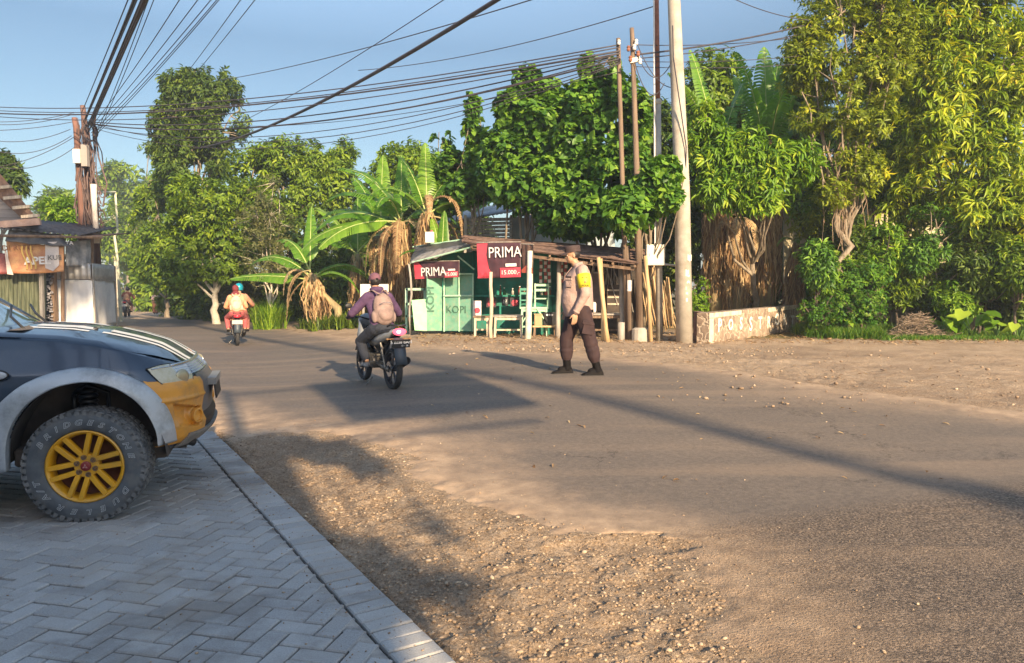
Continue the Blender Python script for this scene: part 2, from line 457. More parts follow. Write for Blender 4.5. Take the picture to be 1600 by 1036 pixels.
# mortar and dust bed under the blocks, with a plain concrete fillet between field and header course
me_b = MB()
me_b.sheet(lambda u, v: Vector((K0.x, K0.y, 0))+Vector((KD.x, KD.y, 0))*(-7+16.3*v)+Vector((KN.x, KN.y, 0))*(-7.6+7.58*u)+Vector((0, 0, gzf(*(K0+KD*(-7+16.3*v)+KN*(-7.6+7.58*u)))-.022)), 40, 80)
bed = me_b.build('pavement_bed', mat('joint dust', (.035, .032, .03), (.11, .09, .075), 30, rough=.95, bump=.5, bsc=120, dist=.004)); tag(bed, kind='structure')
fi = MB()
fi.sheet(lambda u, v: Vector((K0.x, K0.y, 0))+Vector((KD.x, KD.y, 0))*(-7+16.3*v)+Vector((KN.x, KN.y, 0))*(-wdt-.012-(.03+.10*vn(v*90, .5, 3))*u)+Vector((0, 0, gzf(*(K0+KD*(-7+16.3*v)+KN*(-wdt)))-.007+.004*float(vn(v*300, u*3, 8)))), 3, 700)
fo = fi.build('pavement_mortar', mat('mortar fillet', (.20, .19, .18), (.42, .38, .34), 9, rough=.9, bump=.7, bsc=60, dist=.01)); tag(fo, kind='structure')

# loose stones
def scatter(name, n, fx, smin, smax, m, seed):
    r = np.random.default_rng(seed)
    ico = bmesh.new(); bmesh.ops.create_icosphere(ico, subdivisions=1, radius=1)
    bv = np.array([v.co[:] for v in ico.verts]); bf = np.array([[v.index for v in f.verts] for f in ico.faces]); ico.free()
    p = fx(r, n); n = len(p)
    sz = smin*(smax/smin)**(r.random(n)**2.2)
    Rm = np.zeros((n, 3, 3)); a = r.random(n)*6.28
    Rm[:, 0, 0] = np.cos(a); Rm[:, 0, 1] = -np.sin(a); Rm[:, 1, 0] = np.sin(a); Rm[:, 1, 1] = np.cos(a); Rm[:, 2, 2] = 1
    jit = bv[None]*(1+r.normal(0, .22, (n, len(bv), 1)))
    jit = jit*np.stack([r.uniform(.7, 1.4, n), r.uniform(.6, 1, n), r.uniform(.35, .75, n)], -1)[:, None]
    vv = np.einsum('nij,nkj->nki', Rm, jit)*sz[:, None, None]+p[:, None]
    ff = bf[None]+(np.arange(n)*len(bv))[:, None, None]
    me = npmesh(name, vv.reshape(-1, 3), ff.reshape(-1, 3), np.full(n*len(bf), 3), {'tint': ('FACE', np.repeat(r.random(n), len(bf)))})
    return link(name, me, m)
def tint_mat(name, cols, rough=.9, bump=.3, bsc=80):
    t = NT(name); t.set(Roughness=rough, Specular_IOR_Level=.3)
    c = t.ramp(t.attr('tint'), [(i/(len(cols)-1), c) for i, c in enumerate(cols)])
    c = t.mix(.3, c, t.ramp(t.noise(bsc, 3, .6), [(.3, cols[0]), (.7, cols[-1])])); t.col(c)
    t.bump(t.noise(bsc, 3, .7), bump, .004); return t.m
stone_m = tint_mat('loose stone', [(.13, .085, .055), (.30, .20, .125), (.40, .28, .18), (.56, .44, .32)])
def near_pts(r, n):
    x = r.uniform(-3.3, 3.2, n*6); y = 2.5+6.3*r.random(n*6)**1.5
    z, rs, pv, d = terrain(x, y)
    dens = sstep(-rs, -.35, .25)*(.35+.65*(fbm(x*1.6, y*1.6, 41) > .5))+1.2*(d < 1)
    k = (pv < -.01) & (r.random(n*6) < dens)
    q = np.stack([x, y, z+.0], -1)[k][:n]; return q
g1 = scatter('gravel', 15000, near_pts, .0026, .015, stone_m, 1); tag(g1, 'small pale stones and crumbs scattered over the dirt verge beside the paving', 'gravel', kind='stuff')
def pave_pts(r, n):
    x = r.uniform(-5, 0, n*5); y = r.uniform(2.4, 9, n*5); pv = paved_sd(x, y); w = np.exp(-pv/.35)+.06
    k = (pv > .0) & (r.random(n*5) < w); return np.stack([x, y, gz(x, y)+.003], -1)[k][:n]
g3 = scatter('grit', 2600, pave_pts, .0018, .008, stone_m, 5); tag(g3, 'fine grit and crumbs spilled over the edge of the paving blocks', 'grit', kind='stuff')
def road_pts(r, n):
    x = r.uniform(-3.5, 6, n*6); y = 2.6+9*r.random(n*6); rs = sdist(x, y, ROAD); w = np.exp(-np.abs(rs-.1)/.35)+.02
    k = (rs > .02) & (r.random(n*6) < w); x, y, rs = x[k][:n], y[k][:n], rs[k][:n]; return np.stack([x, y, gz(x, y)+.018+0*x], -1)
g4 = scatter('grit', 3000, road_pts, .0022, .010, stone_m, 6); tag(g4, 'loose crumbs and small stones on the broken edge of the asphalt', 'grit', kind='stuff')
def far_pts(r, n):
    u = r.uniform(620, 1600, n); v = r.choice([0, 1, 2], n)
    out = []
    for a, b in zip(u, v):
        py = 545+r.normal(0, 4)+.012*abs(a-800) if b < 2 else r.uniform(530, 640)
        if b == 2 and a < 1050: continue
        if a > 1250 and b < 2: py = 522+r.normal(0, 4)
        g = G(a, py); g.z += .01+(.02 if py > 560 else .0); out.append(g[:])
    return np.array(out)
g2 = scatter('gravel', 1400, far_pts, .008, .035, stone_m, 2); tag(g2, 'pale rubble and stones along the far road edge in front of the stall', 'rubble', kind='stuff')
# ---------------------------------------------------------------- vegetation
def leaf_template(kind):
    if kind == 'lance':
        v = [(0, 0, 0), (.3, -.5, .10), (.32, 0, 0), (.3, .5, .10), (.7, -.42, .0), (.72, 0, -.10), (.7, .42, .0), (1, 0, -.28)]
        f = [(0, 3, 2), (0, 2, 1), (1, 2, 5, 4), (2, 3, 6, 5), (4, 5, 7), (5, 6, 7)]
    elif kind == 'heart':
        v = [(0, 0, 0), (-.16, -.28, .04), (.15, -.55, .07), (.6, -.36, .0), (1, 0, -.14), (.6, .36, .0), (.15, .55, .07), (-.16, .28, .04), (.45, 0, -.05)]
        f = [(0, 8, 2, 1), (8, 3, 2), (8, 4, 3), (8, 5, 4), (8, 6, 5), (0, 7, 6, 8)]
    elif kind == 'ovate':
        v = [(0, 0, 0), (.4, -.5, .08), (.42, 0, 0), (.4, .5, .08), (1, 0, -.15)]
        f = [(0, 2, 1), (0, 3, 2), (1, 2, 4), (2, 3, 4)]
    elif kind == 'blade':
        v = [(0, -.5, 0), (0, .5, 0), (.55, -.35, -.02), (.55, .35, -.02), (1, 0, -.22)]
        f = [(0, 1, 3, 2), (2, 3, 4)]
    else:
        v = [(0, 0, 0), (.5, -.5, .06), (1, 0, -.06), (.5, .5, .06)]
        f = [(0, 3, 2, 1)]
    return np.array(v, float), f
def nrm(a): return a/np.maximum(np.linalg.norm(a, axis=-1, keepdims=True), 1e-9)
def leaves(name, pos, dr, up, L, W, kind, m, parent, r, tint=None, droop=1.0):
    tv, tf = leaf_template(kind); n = len(pos)
    dr = nrm(dr); sd = nrm(np.cross(dr, up)); nn = np.cross(sd, dr)
    L = np.broadcast_to(L, n); W = np.broadcast_to(W, n)
    vv = pos[:, None]+dr[:, None]*(tv[None, :, 0:1]*L[:, None, None])+sd[:, None]*(tv[None, :, 1:2]*W[:, None, None])+nn[:, None]*(tv[None, :, 2:3]*droop*L[:, None, None])
    nv = len(tv); base = (np.arange(n)*nv)
    flat = np.concatenate([np.array(f) for f in tf]); szs = [len(f) for f in tf]
    F = (base[:, None]+flat[None]).ravel()
    if tint is None: tint = r.random(n)
    me = npmesh(name, vv.reshape(-1, 3), F, np.tile(szs, n), {'tint': ('FACE', np.repeat(tint, len(tf)))})
    return link(name, me, m, parent)
def leafmat(name, cols, tr=.30, rough=.45, dead=False):
    t = NT(name)
    c = t.ramp(t.attr('tint'), [(i/(len(cols)-1), c) for i, c in enumerate(cols)])
    t.set(Roughness=rough, Specular_IOR_Level=.35); t.col(c)
    tl = t.n('BsdfTranslucent'); mx = t.n('MixShader'); mx.inputs[0].default_value = tr
    c2 = t.mix(1., c, (1.25, 1.3, .6) if not dead else (1.1, .9, .7), 'MULTIPLY')
    t.t.links.new(c2, tl.inputs[0]); t.l(t.p, 0, mx, 1); t.l(tl, 0, mx, 2)
    t.t.links.new(mx.outputs[0], t.out.inputs[0]); return t.m
LM = {
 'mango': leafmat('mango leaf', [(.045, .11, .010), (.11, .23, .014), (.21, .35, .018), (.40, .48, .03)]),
 'mangoy': leafmat('mango leaf sunlit', [(.08, .15, .010), (.20, .30, .014), (.37, .44, .02), (.60, .55, .03)]),  # yellower, lighter copy of the mango leaf with sunlight put into its colour
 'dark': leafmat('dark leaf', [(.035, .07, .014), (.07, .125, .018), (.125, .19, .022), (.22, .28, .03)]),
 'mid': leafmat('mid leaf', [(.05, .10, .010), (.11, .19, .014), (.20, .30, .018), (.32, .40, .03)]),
 'heart': leafmat('heart leaf', [(.035, .10, .016), (.08, .19, .022), (.15, .30, .03), (.29, .44, .05)]),
 'olive': leafmat('olive leaf', [(.075, .105, .010), (.155, .21, .014), (.28, .34, .018), (.50, .47, .025)]),
 'dry': leafmat('dry grey-green leaf', [(.07, .085, .03), (.13, .145, .05), (.20, .21, .08), (.28, .27, .11)]),
 'yellow': leafmat('yellow leaf', [(.35, .32, .02), (.55, .48, .02), (.7, .58, .03)]),
 'grass': leafmat('grass blade', [(.03, .10, .012), (.06, .17, .015), (.12, .25, .02), (.28, .33, .06)]),
 'lime': leafmat('lime leaf', [(.07, .16, .012), (.14, .27, .018), (.24, .38, .03), (.38, .48, .05)]),
}
bark = mat('bark', (.16, .12, .085), (.34, .28, .21), 9, rough=.9, bump=.8, bsc=30, dist=.02, stretch=(1, 1, .25))
bark_pale = mat('pale bark', (.38, .33, .26), (.60, .54, .44), 6, rough=.9, bump=.5, bsc=30, dist=.01)
bark_dark = mat('dark bark', (.07, .05, .04), (.17, .13, .10), 9, rough=.95, bump=.8, bsc=30, dist=.02)

def EP(px, py, rx, ry, Yd, dy=1.0):
    """crown lobe: centre, half sizes (pixels) at a distance, depth factor -> world"""
    c = P(px, py, Yd); k = Yd/FPX
    return (np.array(c), np.array([rx*k, max(rx, ry)*.8*k*dy, ry*k]))
def crown_pts(ells, n, r, shell=.55, gap=.42, gs=1.1, seed=0):
    w = np.array([e[1][0]*e[1][2] for e in ells]); w = w/w.sum(); out = []; nrmv = []
    tot = 0
    while tot < n:
        k = r.choice(len(ells), n*2, p=w)
        d = nrm(r.normal(size=(n*2, 3))); q = (shell+(1-shell)*r.random(n*2)**.7)
        q = np.where(r.random(n*2) < .18, r.random(n*2)*shell, q)
        lump = 1+.28*(fbm(d[:, 0]*2.3+k*7, d[:, 2]*2.3+d[:, 1]*1.7, seed+5, 3)-.5)*2
        c = np.array([e[0] for e in ells])[k]; s = np.array([e[1] for e in ells])[k]
        p = c+d*s*(q*lump)[:, None]
        g = fbm(p[:, 0]*gs+p[:, 1]*.5, p[:, 2]*gs+p[:, 1]*.4, seed, 3)
        ok = g > gap
        out.append(p[ok]); nrmv.append(d[ok]); tot += ok.sum()
    return np.concatenate(out)[:n], np.concatenate(nrmv)[:n]
def whorl(cp, cn, k, L, Wr, droop, r, spread=1.0):
    """k leaves radiating from each twig end; returns pos, dir, up, len, wid, tint"""
    n = len(cp); ax = nrm(cn*.6+np.array([0, 0, .55])+r.normal(0, .35, (n, 3)))
    ax = np.repeat(ax, k, 0); pos = np.repeat(cp, k, 0)
    rd = nrm(r.normal(size=(n*k, 3))); rd = nrm(rd-ax*(rd*ax).sum(1, keepdims=True))
    d = nrm(rd*spread+ax*r.uniform(-.1, .8, (n*k, 1))+np.array([0, 0, -droop])*r.uniform(.3, 1.2, (n*k, 1)))
    up = nrm(ax+np.array([0, 0, .4])+r.normal(0, .25, (n*k, 3)))
    ll = L*r.uniform(.6, 1.15, n*k)
    pos = pos+rd*(ll*.12)[:, None]+ax*(r.uniform(-.5, .3, n*k)*L)[:, None]
    t = np.clip(np.repeat(r.random(n)**1.2, k)*.65+r.random(n*k)*.35, 0, 1)
    return pos, d, up, ll, ll*Wr, t
def limbs(base, ells, tips, r, r0, m, parent, name='trunk', lean=0, n=7, twigs=60, fork=.5):
    mb = MB(); base = Vector(base)
    c0 = Vector(np.mean([e[0] for e in ells], 0)); low = min(e[0][2]-e[1][2]*.6 for e in ells)
    fz = max(base.z+.6, base.z+(low-base.z)*fork+.3); top = Vector((base.x+(c0.x-base.x)*.35+lean, base.y+(c0.y-base.y)*.35, fz))
    pts = []
    for i in range(7):
        t = i/6; p = base.lerp(top, t)
        if 0 < i < 6: p += Vector((r.normal(0, r0*.35), r.normal(0, r0*.35), 0))
        pts.append(p)
    mb.tube(pts, [r0*1.25]+[r0*(1-.35*i/6) for i in range(1, 7)], 9)
    ends = []
    targets = [Vector(e[0])+Vector((r.normal(0, e[1][0]*.25), r.normal(0, e[1][1]*.25), e[1][2]*.3)) for e in ells]
    while len(targets) < n:
        e = ells[r.integers(len(ells))]; targets.append(Vector(e[0])+Vector((r.normal(0, e[1][0]*.5), r.normal(0, e[1][1]*.5), r.normal(0, e[1][2]*.4))))
    for tg in targets:
        a = pts[-1] if r.random() < .6 else pts[-2]; q = []
        for i in range(6):
            t = i/5; p = a.lerp(tg, t)+Vector((0, 0, -(tg-a).length*.10*math.sin(PI*t)))
            if i: p += Vector(r.normal(0, .05*(tg-a).length*.5, 3))
            q.append(p)
        mb.tube(q, [r0*.34*(1-.8*i/5)+.008 for i in range(6)], 6, cap=False); ends += q[2:]
    E_ = np.array([e[:] for e in ends])
    for i in r.choice(len(tips), min(twigs, len(tips)), replace=False):
        tp = tips[i]; j = np.argmin(((E_-tp)**2).sum(1)); a = Vector(E_[j]); b = Vector(tp)
        mid = a.lerp(b, .5)+Vector(r.normal(0, .06*(b-a).length, 3))
        mb.tube([a, mid, b], [r0*.14+.006, r0*.08+.004, .004], 4, cap=False)
    mb.build(name, m, parent, smooth=True)
_ts = [10]
def tree(name, label, cat, group, base, ells, n=400, k=10, L=.2, Wr=.25, kind='lance', m='mango', droop=.5, r0=.14, bk=None, gap=.42, gs=1.1, shell=.55, twigs=60, spread=1., lean=0, fork=.5, extra=None, nlimb=7):
    _ts[0] += 1; r = np.random.default_rng(_ts[0]*7+1)
    t = empty(name, base, 0, label, cat, group)
    bb = np.array(base); el = [(e[0]-bb, e[1]) for e in ells]
    cp, cn = crown_pts(el, n, r, shell, gap, gs, _ts[0])
    limbs((0, 0, -.1), el, cp, r, r0, bk or bark, t, n=nlimb, twigs=twigs, lean=lean, fork=fork)
    a = whorl(cp, cn, k, L, Wr, droop, r, spread)
    leaves('crown', a[0], a[1], a[2], a[3], a[4], kind, LM[m], t, r, a[5])
    if extra:
        em, pts, ek, eL, ew = extra
        ep = np.array([p-bb for p in pts]); a = whorl(ep, np.tile([0, -.5, -.2], (len(ep), 1)), ek, eL, ew, .9, r)
        for q in range(len(ep)): sl_ = slice(q*ek, (q+1)*ek); leaves('yellow_leaf_cluster', a[0][sl_], a[1][sl_], a[2][sl_], a[3][sl_], a[4][sl_], 'lance', LM[em], t, r, a[5][sl_])
    return t
def gp(px, Yd): return XG(px, Yd)
TG = 'trees along the far road'
# tall tree rising above the others, left of centre
tree('tall_tree', 'tallest tree with a high blocky crown crossed by the cables, left of centre', 'tree', TG, gp(318, 36),
     [EP(285, 140, 34, 30, 36), EP(330, 150, 48, 40, 36), EP(272, 195, 38, 45, 36), EP(352, 190, 38, 42, 36), EP(310, 225, 60, 40, 36), EP(255, 250, 30, 30, 36), EP(300, 265, 52, 26, 36), EP(292, 122, 9, 16, 36)],
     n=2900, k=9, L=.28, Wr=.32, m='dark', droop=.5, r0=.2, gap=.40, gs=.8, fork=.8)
# the mass of roadside trees
tree('broadleaf_tree', 'bright green tree with a wide domed crown just right of the tallest tree', 'tree', TG, gp(400, 33),
     [EP(440, 250, 48, 34, 33), EP(495, 250, 42, 34, 33), EP(400, 270, 45, 40, 33), EP(470, 300, 70, 50, 33), EP(530, 240, 26, 26, 33), EP(530, 290, 26, 50, 33), EP(415, 345, 40, 60, 32)],
     n=2700, k=9, L=.26, Wr=.32, m='mid', droop=.5, r0=.2, gap=.38, gs=.9)
tree('broadleaf_tree', 'dark green tree with low foliage reaching the roadside directly below the tall tree', 'tree', TG, gp(338, 30),
     [EP(330, 320, 60, 42, 30), EP(300, 370, 55, 50, 30), EP(370, 375, 55, 48, 30), EP(345, 415, 50, 28, 30), EP(290, 300, 40, 30, 31), EP(390, 320, 40, 40, 30), EP(290, 420, 35, 40, 30)],
     n=2600, k=9, L=.22, Wr=.38, m='mid', droop=.4, r0=.17, gap=.38, gs=1.0, bk=bark_pale, fork=.6)
tree('broadleaf_tree', 'yellow green tree at the left end of the roadside trees, beside the bend', 'tree', TG, gp(262, 40),
     [EP(250, 300, 36, 40, 40), EP(240, 350, 34, 50, 40), EP(265, 400, 40, 60, 39), EP(232, 400, 24, 40, 42), EP(300, 420, 36, 50, 37)],
     n=2200, k=8, L=.28, Wr=.38, m='mid', droop=.4, r0=.16, gap=.38, gs=.8, fork=.5)
tree('slender_tree', 'thin grey green feathery tree standing behind the tall grass clump', 'tree', TG, gp(422, 27),
     [EP(415, 300, 26, 34, 27), EP(400, 350, 34, 40, 27), EP(435, 355, 26, 44, 27), EP(410, 410, 40, 34, 27), EP(440, 420, 20, 30, 27)],
     n=520, k=9, L=.16, Wr=.34, kind='ovate', m='dry', droop=.2, r0=.07, gap=.42, gs=1.6, fork=.3, twigs=120, bk=bark_pale)
tree('broadleaf_tree', 'shrubby dark tree filling the space under the bananas, left of the leaning trunk', 'tree', TG, gp(480, 29),
     [EP(470, 400, 50, 60, 29), EP(520, 380, 45, 60, 29), EP(500, 440, 60, 36, 28), EP(560, 420, 40, 60, 30), EP(445, 450, 30, 30, 28)],
     n=1500, k=8, L=.22, Wr=.36, m='dark', droop=.4, r0=.1, gap=.36, gs=1.)
# far, fading with distance
FG = 'hazy trees at the end of the road'
tree('spreading_tree', 'tall hazy tree with an open spreading crown, right of the left utility poles', 'tree', FG, gp(200, 88),
     [EP(200, 268, 36, 16, 88), EP(178, 285, 26, 16, 88), EP(225, 290, 30, 20, 88), EP(205, 325, 34, 30, 88), EP(190, 365, 30, 26, 88), EP(240, 240, 20, 16, 88)],
     n=800, k=7, L=.8, Wr=.4, kind='ovate', m='mid', droop=.3, r0=.4, gap=.46, gs=.35, fork=.5)
tree('spreading_tree', 'hazy rounded tree low behind the tin roof, left of the utility poles', 'tree', FG, gp(88, 70),
     [EP(88, 315, 30, 22, 70), EP(70, 335, 26, 24, 70), EP(110, 330, 20, 20, 70)],
     n=400, k=7, L=.7, Wr=.4, kind='ovate', m='mid', droop=.3, r0=.3, gap=.42, gs=.4)
for i, (px, Yd, h, lab) in enumerate([(182, 70, 350, 'hazy slim tree beside the thin white post at the far left of the road'), (212, 78, 380, 'pale trunked tree in the row where the road disappears'), (228, 66, 390, 'pale trunked tree standing left of the two walking pupils'), (250, 60, 380, 'pale forked tree right behind the two walking pupils'), (278, 52, 395, 'pale trunked tree on the verge right of the two walking pupils')]):
    k = Yd/FPX
    tree('roadside_tree', lab, 'tree', FG, gp(px, Yd), [EP(px, h, 24, 34, Yd), EP(px+8, h+30, 22, 26, Yd), EP(px-10, h+20, 18, 28, Yd)], n=300, k=7, L=.55, Wr=.4, kind='ovate', m=['mid', 'olive', 'mid', 'olive', 'mid'][i], droop=.3, r0=.2, bk=bark_pale, gap=.42, gs=.5, fork=.8)
tree('distant_tree', 'faint tree closing the view where the road bends out of sight', 'tree', FG, gp(200, 120), [EP(190, 400, 60, 50, 120), EP(230, 420, 40, 40, 120)], n=500, k=6, L=1.1, Wr=.5, kind='ovate', m='mid', r0=.4, gap=.34, gs=.3)
tree('leafy_tree', 'leafy tree showing above the tin roof at the left edge of the photo', 'tree', None, gp(2, 34), [EP(5, 260, 22, 22, 34), EP(15, 285, 26, 24, 34), EP(-25, 270, 40, 40, 34)], n=350, k=9, L=.4, Wr=.26, m='dark', r0=.15)
tree('leafy_shrub', 'yellow green bushy shrub rising behind the stall roof, in front of the utility poles', 'shrub', None, gp(95, 31), [EP(95, 335, 34, 26, 31), EP(80, 350, 26, 24, 31), EP(110, 350, 20, 24, 31)], n=420, k=10, L=.32, Wr=.26, m='lime', droop=-.3, r0=.08)

# vine with heart-shaped leaves over the stall
VG = 'big leaved hibiscus trees behind the stall'
def hearttree(label, base, ells, n, seed, L=.165, r0=.1, gap=.36):
    return tree('heart_leaf_tree', label, 'tree', VG, base, ells, n=int(n*1.55), k=7, L=L, Wr=.92, kind='heart', m='heart', droop=.75, r0=r0, gap=gap, gs=1.3, shell=.6, twigs=90, spread=.9)
hearttree('lush tree of heart shaped leaves directly behind the pair of brown poles', gp(945, 20.0),
     [EP(935, 115, 34, 28, 19.5), EP(920, 165, 46, 40, 19.5), EP(975, 180, 44, 60, 19.3), EP(910, 230, 50, 50, 19), EP(960, 260, 60, 50, 18.6), EP(930, 320, 60, 40, 18.4), EP(985, 325, 50, 40, 18), EP(900, 350, 60, 22, 19.4), EP(880, 290, 50, 50, 19.2)], 1900, 1, r0=.13)
hearttree('lush tree of heart shaped leaves between the small leafy column and the brown poles', gp(830, 20.5),
     [EP(825, 130, 24, 26, 20.3), EP(865, 140, 26, 20, 20.3), EP(805, 175, 32, 40, 20.2), EP(850, 200, 46, 50, 20), EP(800, 250, 40, 50, 20), EP(850, 290, 60, 50, 19.6), EP(890, 325, 50, 26, 19.6), EP(800, 285, 36, 36, 20), EP(770, 250, 26, 50, 20.4)], 1800, 2, r0=.12)
hearttree('narrow leafy column of large leaves standing alone above the banana tops', gp(742, 21.5),
     [EP(738, 165, 11, 20, 21.5), EP(740, 205, 16, 24, 21.5), EP(748, 250, 24, 30, 21.5), EP(735, 290, 30, 30, 21.5)], 380, 3, r0=.05)
hearttree('low branch of heart shaped leaves reaching past the steel pole toward the concrete pole', gp(1012, 17.6),
     [EP(1035, 270, 28, 24, 16.0), EP(1044, 305, 22, 20, 16.0), EP(1012, 300, 26, 34, 16.3), EP(985, 325, 40, 34, 16.2)], 420, 4, r0=.04)
hearttree('yellow green leafy shrub below the leafy column, behind the grey boarded house', gp(715, 22.5),
     [EP(690, 225, 18, 20, 22.5), EP(705, 265, 30, 36, 22.5), EP(745, 295, 30, 24, 22), EP(700, 300, 30, 30, 22.5)], 420, 5, r0=.05)

# mango trees on the right
MG = 'mango trees over the dirt verge on the right'
def PX(l): return [np.array(P(*q)) for q in l]
tree('mango_tree', 'large bright mango tree filling the upper right corner, with yellow leaf tufts', 'tree', MG, gp(1520, 19.6),
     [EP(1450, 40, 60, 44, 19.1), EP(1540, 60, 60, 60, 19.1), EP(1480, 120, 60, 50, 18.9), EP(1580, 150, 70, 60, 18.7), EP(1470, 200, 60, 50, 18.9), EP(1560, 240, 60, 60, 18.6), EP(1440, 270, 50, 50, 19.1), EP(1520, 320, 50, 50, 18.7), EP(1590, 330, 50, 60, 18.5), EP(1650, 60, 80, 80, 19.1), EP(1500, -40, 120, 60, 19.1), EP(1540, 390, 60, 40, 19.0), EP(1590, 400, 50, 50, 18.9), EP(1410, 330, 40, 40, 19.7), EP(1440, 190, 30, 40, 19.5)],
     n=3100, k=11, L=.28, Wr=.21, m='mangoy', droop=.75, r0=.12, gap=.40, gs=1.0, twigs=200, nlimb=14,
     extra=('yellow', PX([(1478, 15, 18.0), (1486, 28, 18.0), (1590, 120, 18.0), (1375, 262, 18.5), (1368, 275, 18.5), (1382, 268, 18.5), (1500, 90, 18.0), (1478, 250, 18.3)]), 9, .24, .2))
tree('small_leaf_tree', 'tall olive tree of small yellowish leaves above the corrugated roof', 'tree', MG, gp(1330, 19.2),
     [EP(1300, 40, 60, 40, 18.6), EP(1270, 90, 46, 46, 18.6), EP(1340, 100, 50, 50, 18.6), EP(1300, 150, 60, 40, 18.4), EP(1370, 30, 50, 40, 18.7), EP(1330, -30, 90, 40, 18.7), EP(1350, 180, 50, 40, 18.4), EP(1348, 265, 36, 40, 18.6), EP(1302, 300, 30, 24, 18.5), EP(1325, 235, 26, 26, 18.5), EP(1248, 120, 30, 44, 18.8), EP(1262, 180, 36, 30, 18.6), EP(1250, 60, 26, 36, 18.6), EP(1380, 110, 44, 50, 18.7), EP(1290, 190, 50, 26, 18.2), EP(1400, 60, 40, 60, 18.9)],
     n=2600, k=11, L=.17, Wr=.34, kind='ovate', m='olive', droop=.5, r0=.10, gap=.38, gs=1.1, twigs=220, nlimb=8, fork=.75)
tree('mango_tree', 'dense green mango foliage hanging over the dry banana trunks, right of the concrete pole', 'tree', MG, gp(1180, 20.9),
     [EP(1110, 230, 40, 40, 18.4), EP(1160, 240, 44, 40, 18.2), EP(1215, 260, 50, 46, 18), EP(1130, 290, 46, 36, 18.2), EP(1190, 300, 50, 34, 18), EP(1255, 250, 26, 30, 18), EP(1100, 190, 24, 30, 18.6)],
     n=900, k=12, L=.25, Wr=.22, m='mango', droop=.7, r0=.10, gap=.38, gs=1.2, twigs=120)
tree('mango_tree', 'shaded mango tree before the pale wall between the two big crowns', 'tree', MG, gp(1395, 21.5),
     [EP(1410, 150, 50, 44, 21), EP(1400, 220, 40, 40, 21), EP(1340, 240, 50, 30, 21), EP(1300, 275, 50, 26, 20.5), EP(1420, 300, 44, 30, 20.5), EP(1360, 300, 50, 26, 21), EP(1280, 330, 44, 30, 20.6), EP(1450, 340, 44, 40, 20.4), EP(1350, 200, 50, 40, 21.2), EP(1440, 90, 50, 60, 21)],
     n=1500, k=10, L=.24, Wr=.22, m='mango', droop=.7, r0=.10, gap=.38, gs=1.2, twigs=260, nlimb=12, fork=.6)
tree('papaya_like_shrub', 'bright feathery shrub standing against the pale wall under the mango branches', 'shrub', None, gp(1455, 19),
     [EP(1450, 350, 40, 30, 18.6), EP(1480, 385, 40, 30, 18.6), EP(1440, 400, 26, 26, 18.6)], n=340, k=10, L=.17, Wr=.26, m='heart', droop=.5, r0=.04, twigs=80)
UG = 'undergrowth shrubs along the right verge'
for i, (px, py, rx, ry, Yd, m, kd, L, lab) in enumerate([
    (1275, 410, 26, 34, 18.3, 'heart', 'lance', .2, 'dark green shrub of long leaves just right of the stone wall'),
    (1330, 375, 40, 44, 19.5, 'dark', 'ovate', .12, 'dark tangled shrub beneath the twisted trunk'),
    (1345, 440, 44, 36, 18.6, 'heart', 'ovate', .13, 'bright green low bush behind the thick grass'),
    (1400, 430, 34, 44, 19.3, 'mid', 'lance', .16, 'leafy bush left of the brush heap, before the pale wall'),
    (1455, 450, 44, 34, 19.2, 'dark', 'lance', .18, 'dark bush above the brush heap'),
    (1530, 410, 44, 50, 18.4, 'dark', 'lance', .2, 'dark leafy shrub behind the taro leaves'),
    (1585, 420, 36, 50, 17.8, 'mid', 'lance', .2, 'tall shrub at the right edge of the photo'),
    (1540, 350, 50, 40, 19.2, 'dark', 'lance', .22, 'shaded shrub beneath the large mango crown'),
    (1640, 400, 50, 80, 18.2, 'mid', 'lance', .22, 'shrub cut by the right edge of the photo'),
    (1275, 485, 30, 22, 18.0, 'grass', 'ovate', .09, 'low bright green mound touching the right end of the stone wall'),
    (1315, 480, 34, 26, 18.2, 'grass', 'ovate', .09, 'bright green fern like mound, second from the stone wall'),
    (1352, 478, 32, 28, 18.0, 'grass', 'ovate', .09, 'bright green fern like mound next to the brush heap'),
    (1300, 430, 40, 40, 18.9, 'lime', 'lance', .16, 'leafy bright bush filling the gap behind the green mounds'),  # lime leaves here and behind the taro put sunlight into the bush colour
    (1370, 390, 40, 44, 19.2, 'mango', 'lance', .18, 'green bush between twisted trunk and feathery shrub'),
    (1490, 460, 36, 34, 18.6, 'lime', 'lance', .18, 'bright bush behind the taro plants'),
    (1085, 460, 22, 34, 18.4, 'lime', 'ovate', .09, 'small bright bush right behind the concrete pole'),
    (1275, 350, 36, 30, 20.3, 'olive', 'lance', .18, 'olive shrub hanging with dry twigs behind the stone wall')]):
    tree('shrub', lab, 'shrub', UG, gp(px, Yd), [EP(px, py, rx, ry, Yd, 1.), EP(px+rx*.3, py+ry*.4, rx*.8, ry*.7, Yd-.2)], n=int(rx*ry*.30), k=9, L=L, Wr=.26 if kd == 'lance' else .5, kind=kd, m=m, droop=.4, r0=.04, gap=.36, gs=1.8, twigs=60, bk=bark_dark)
VGp = 'verge shrubs along the far road'
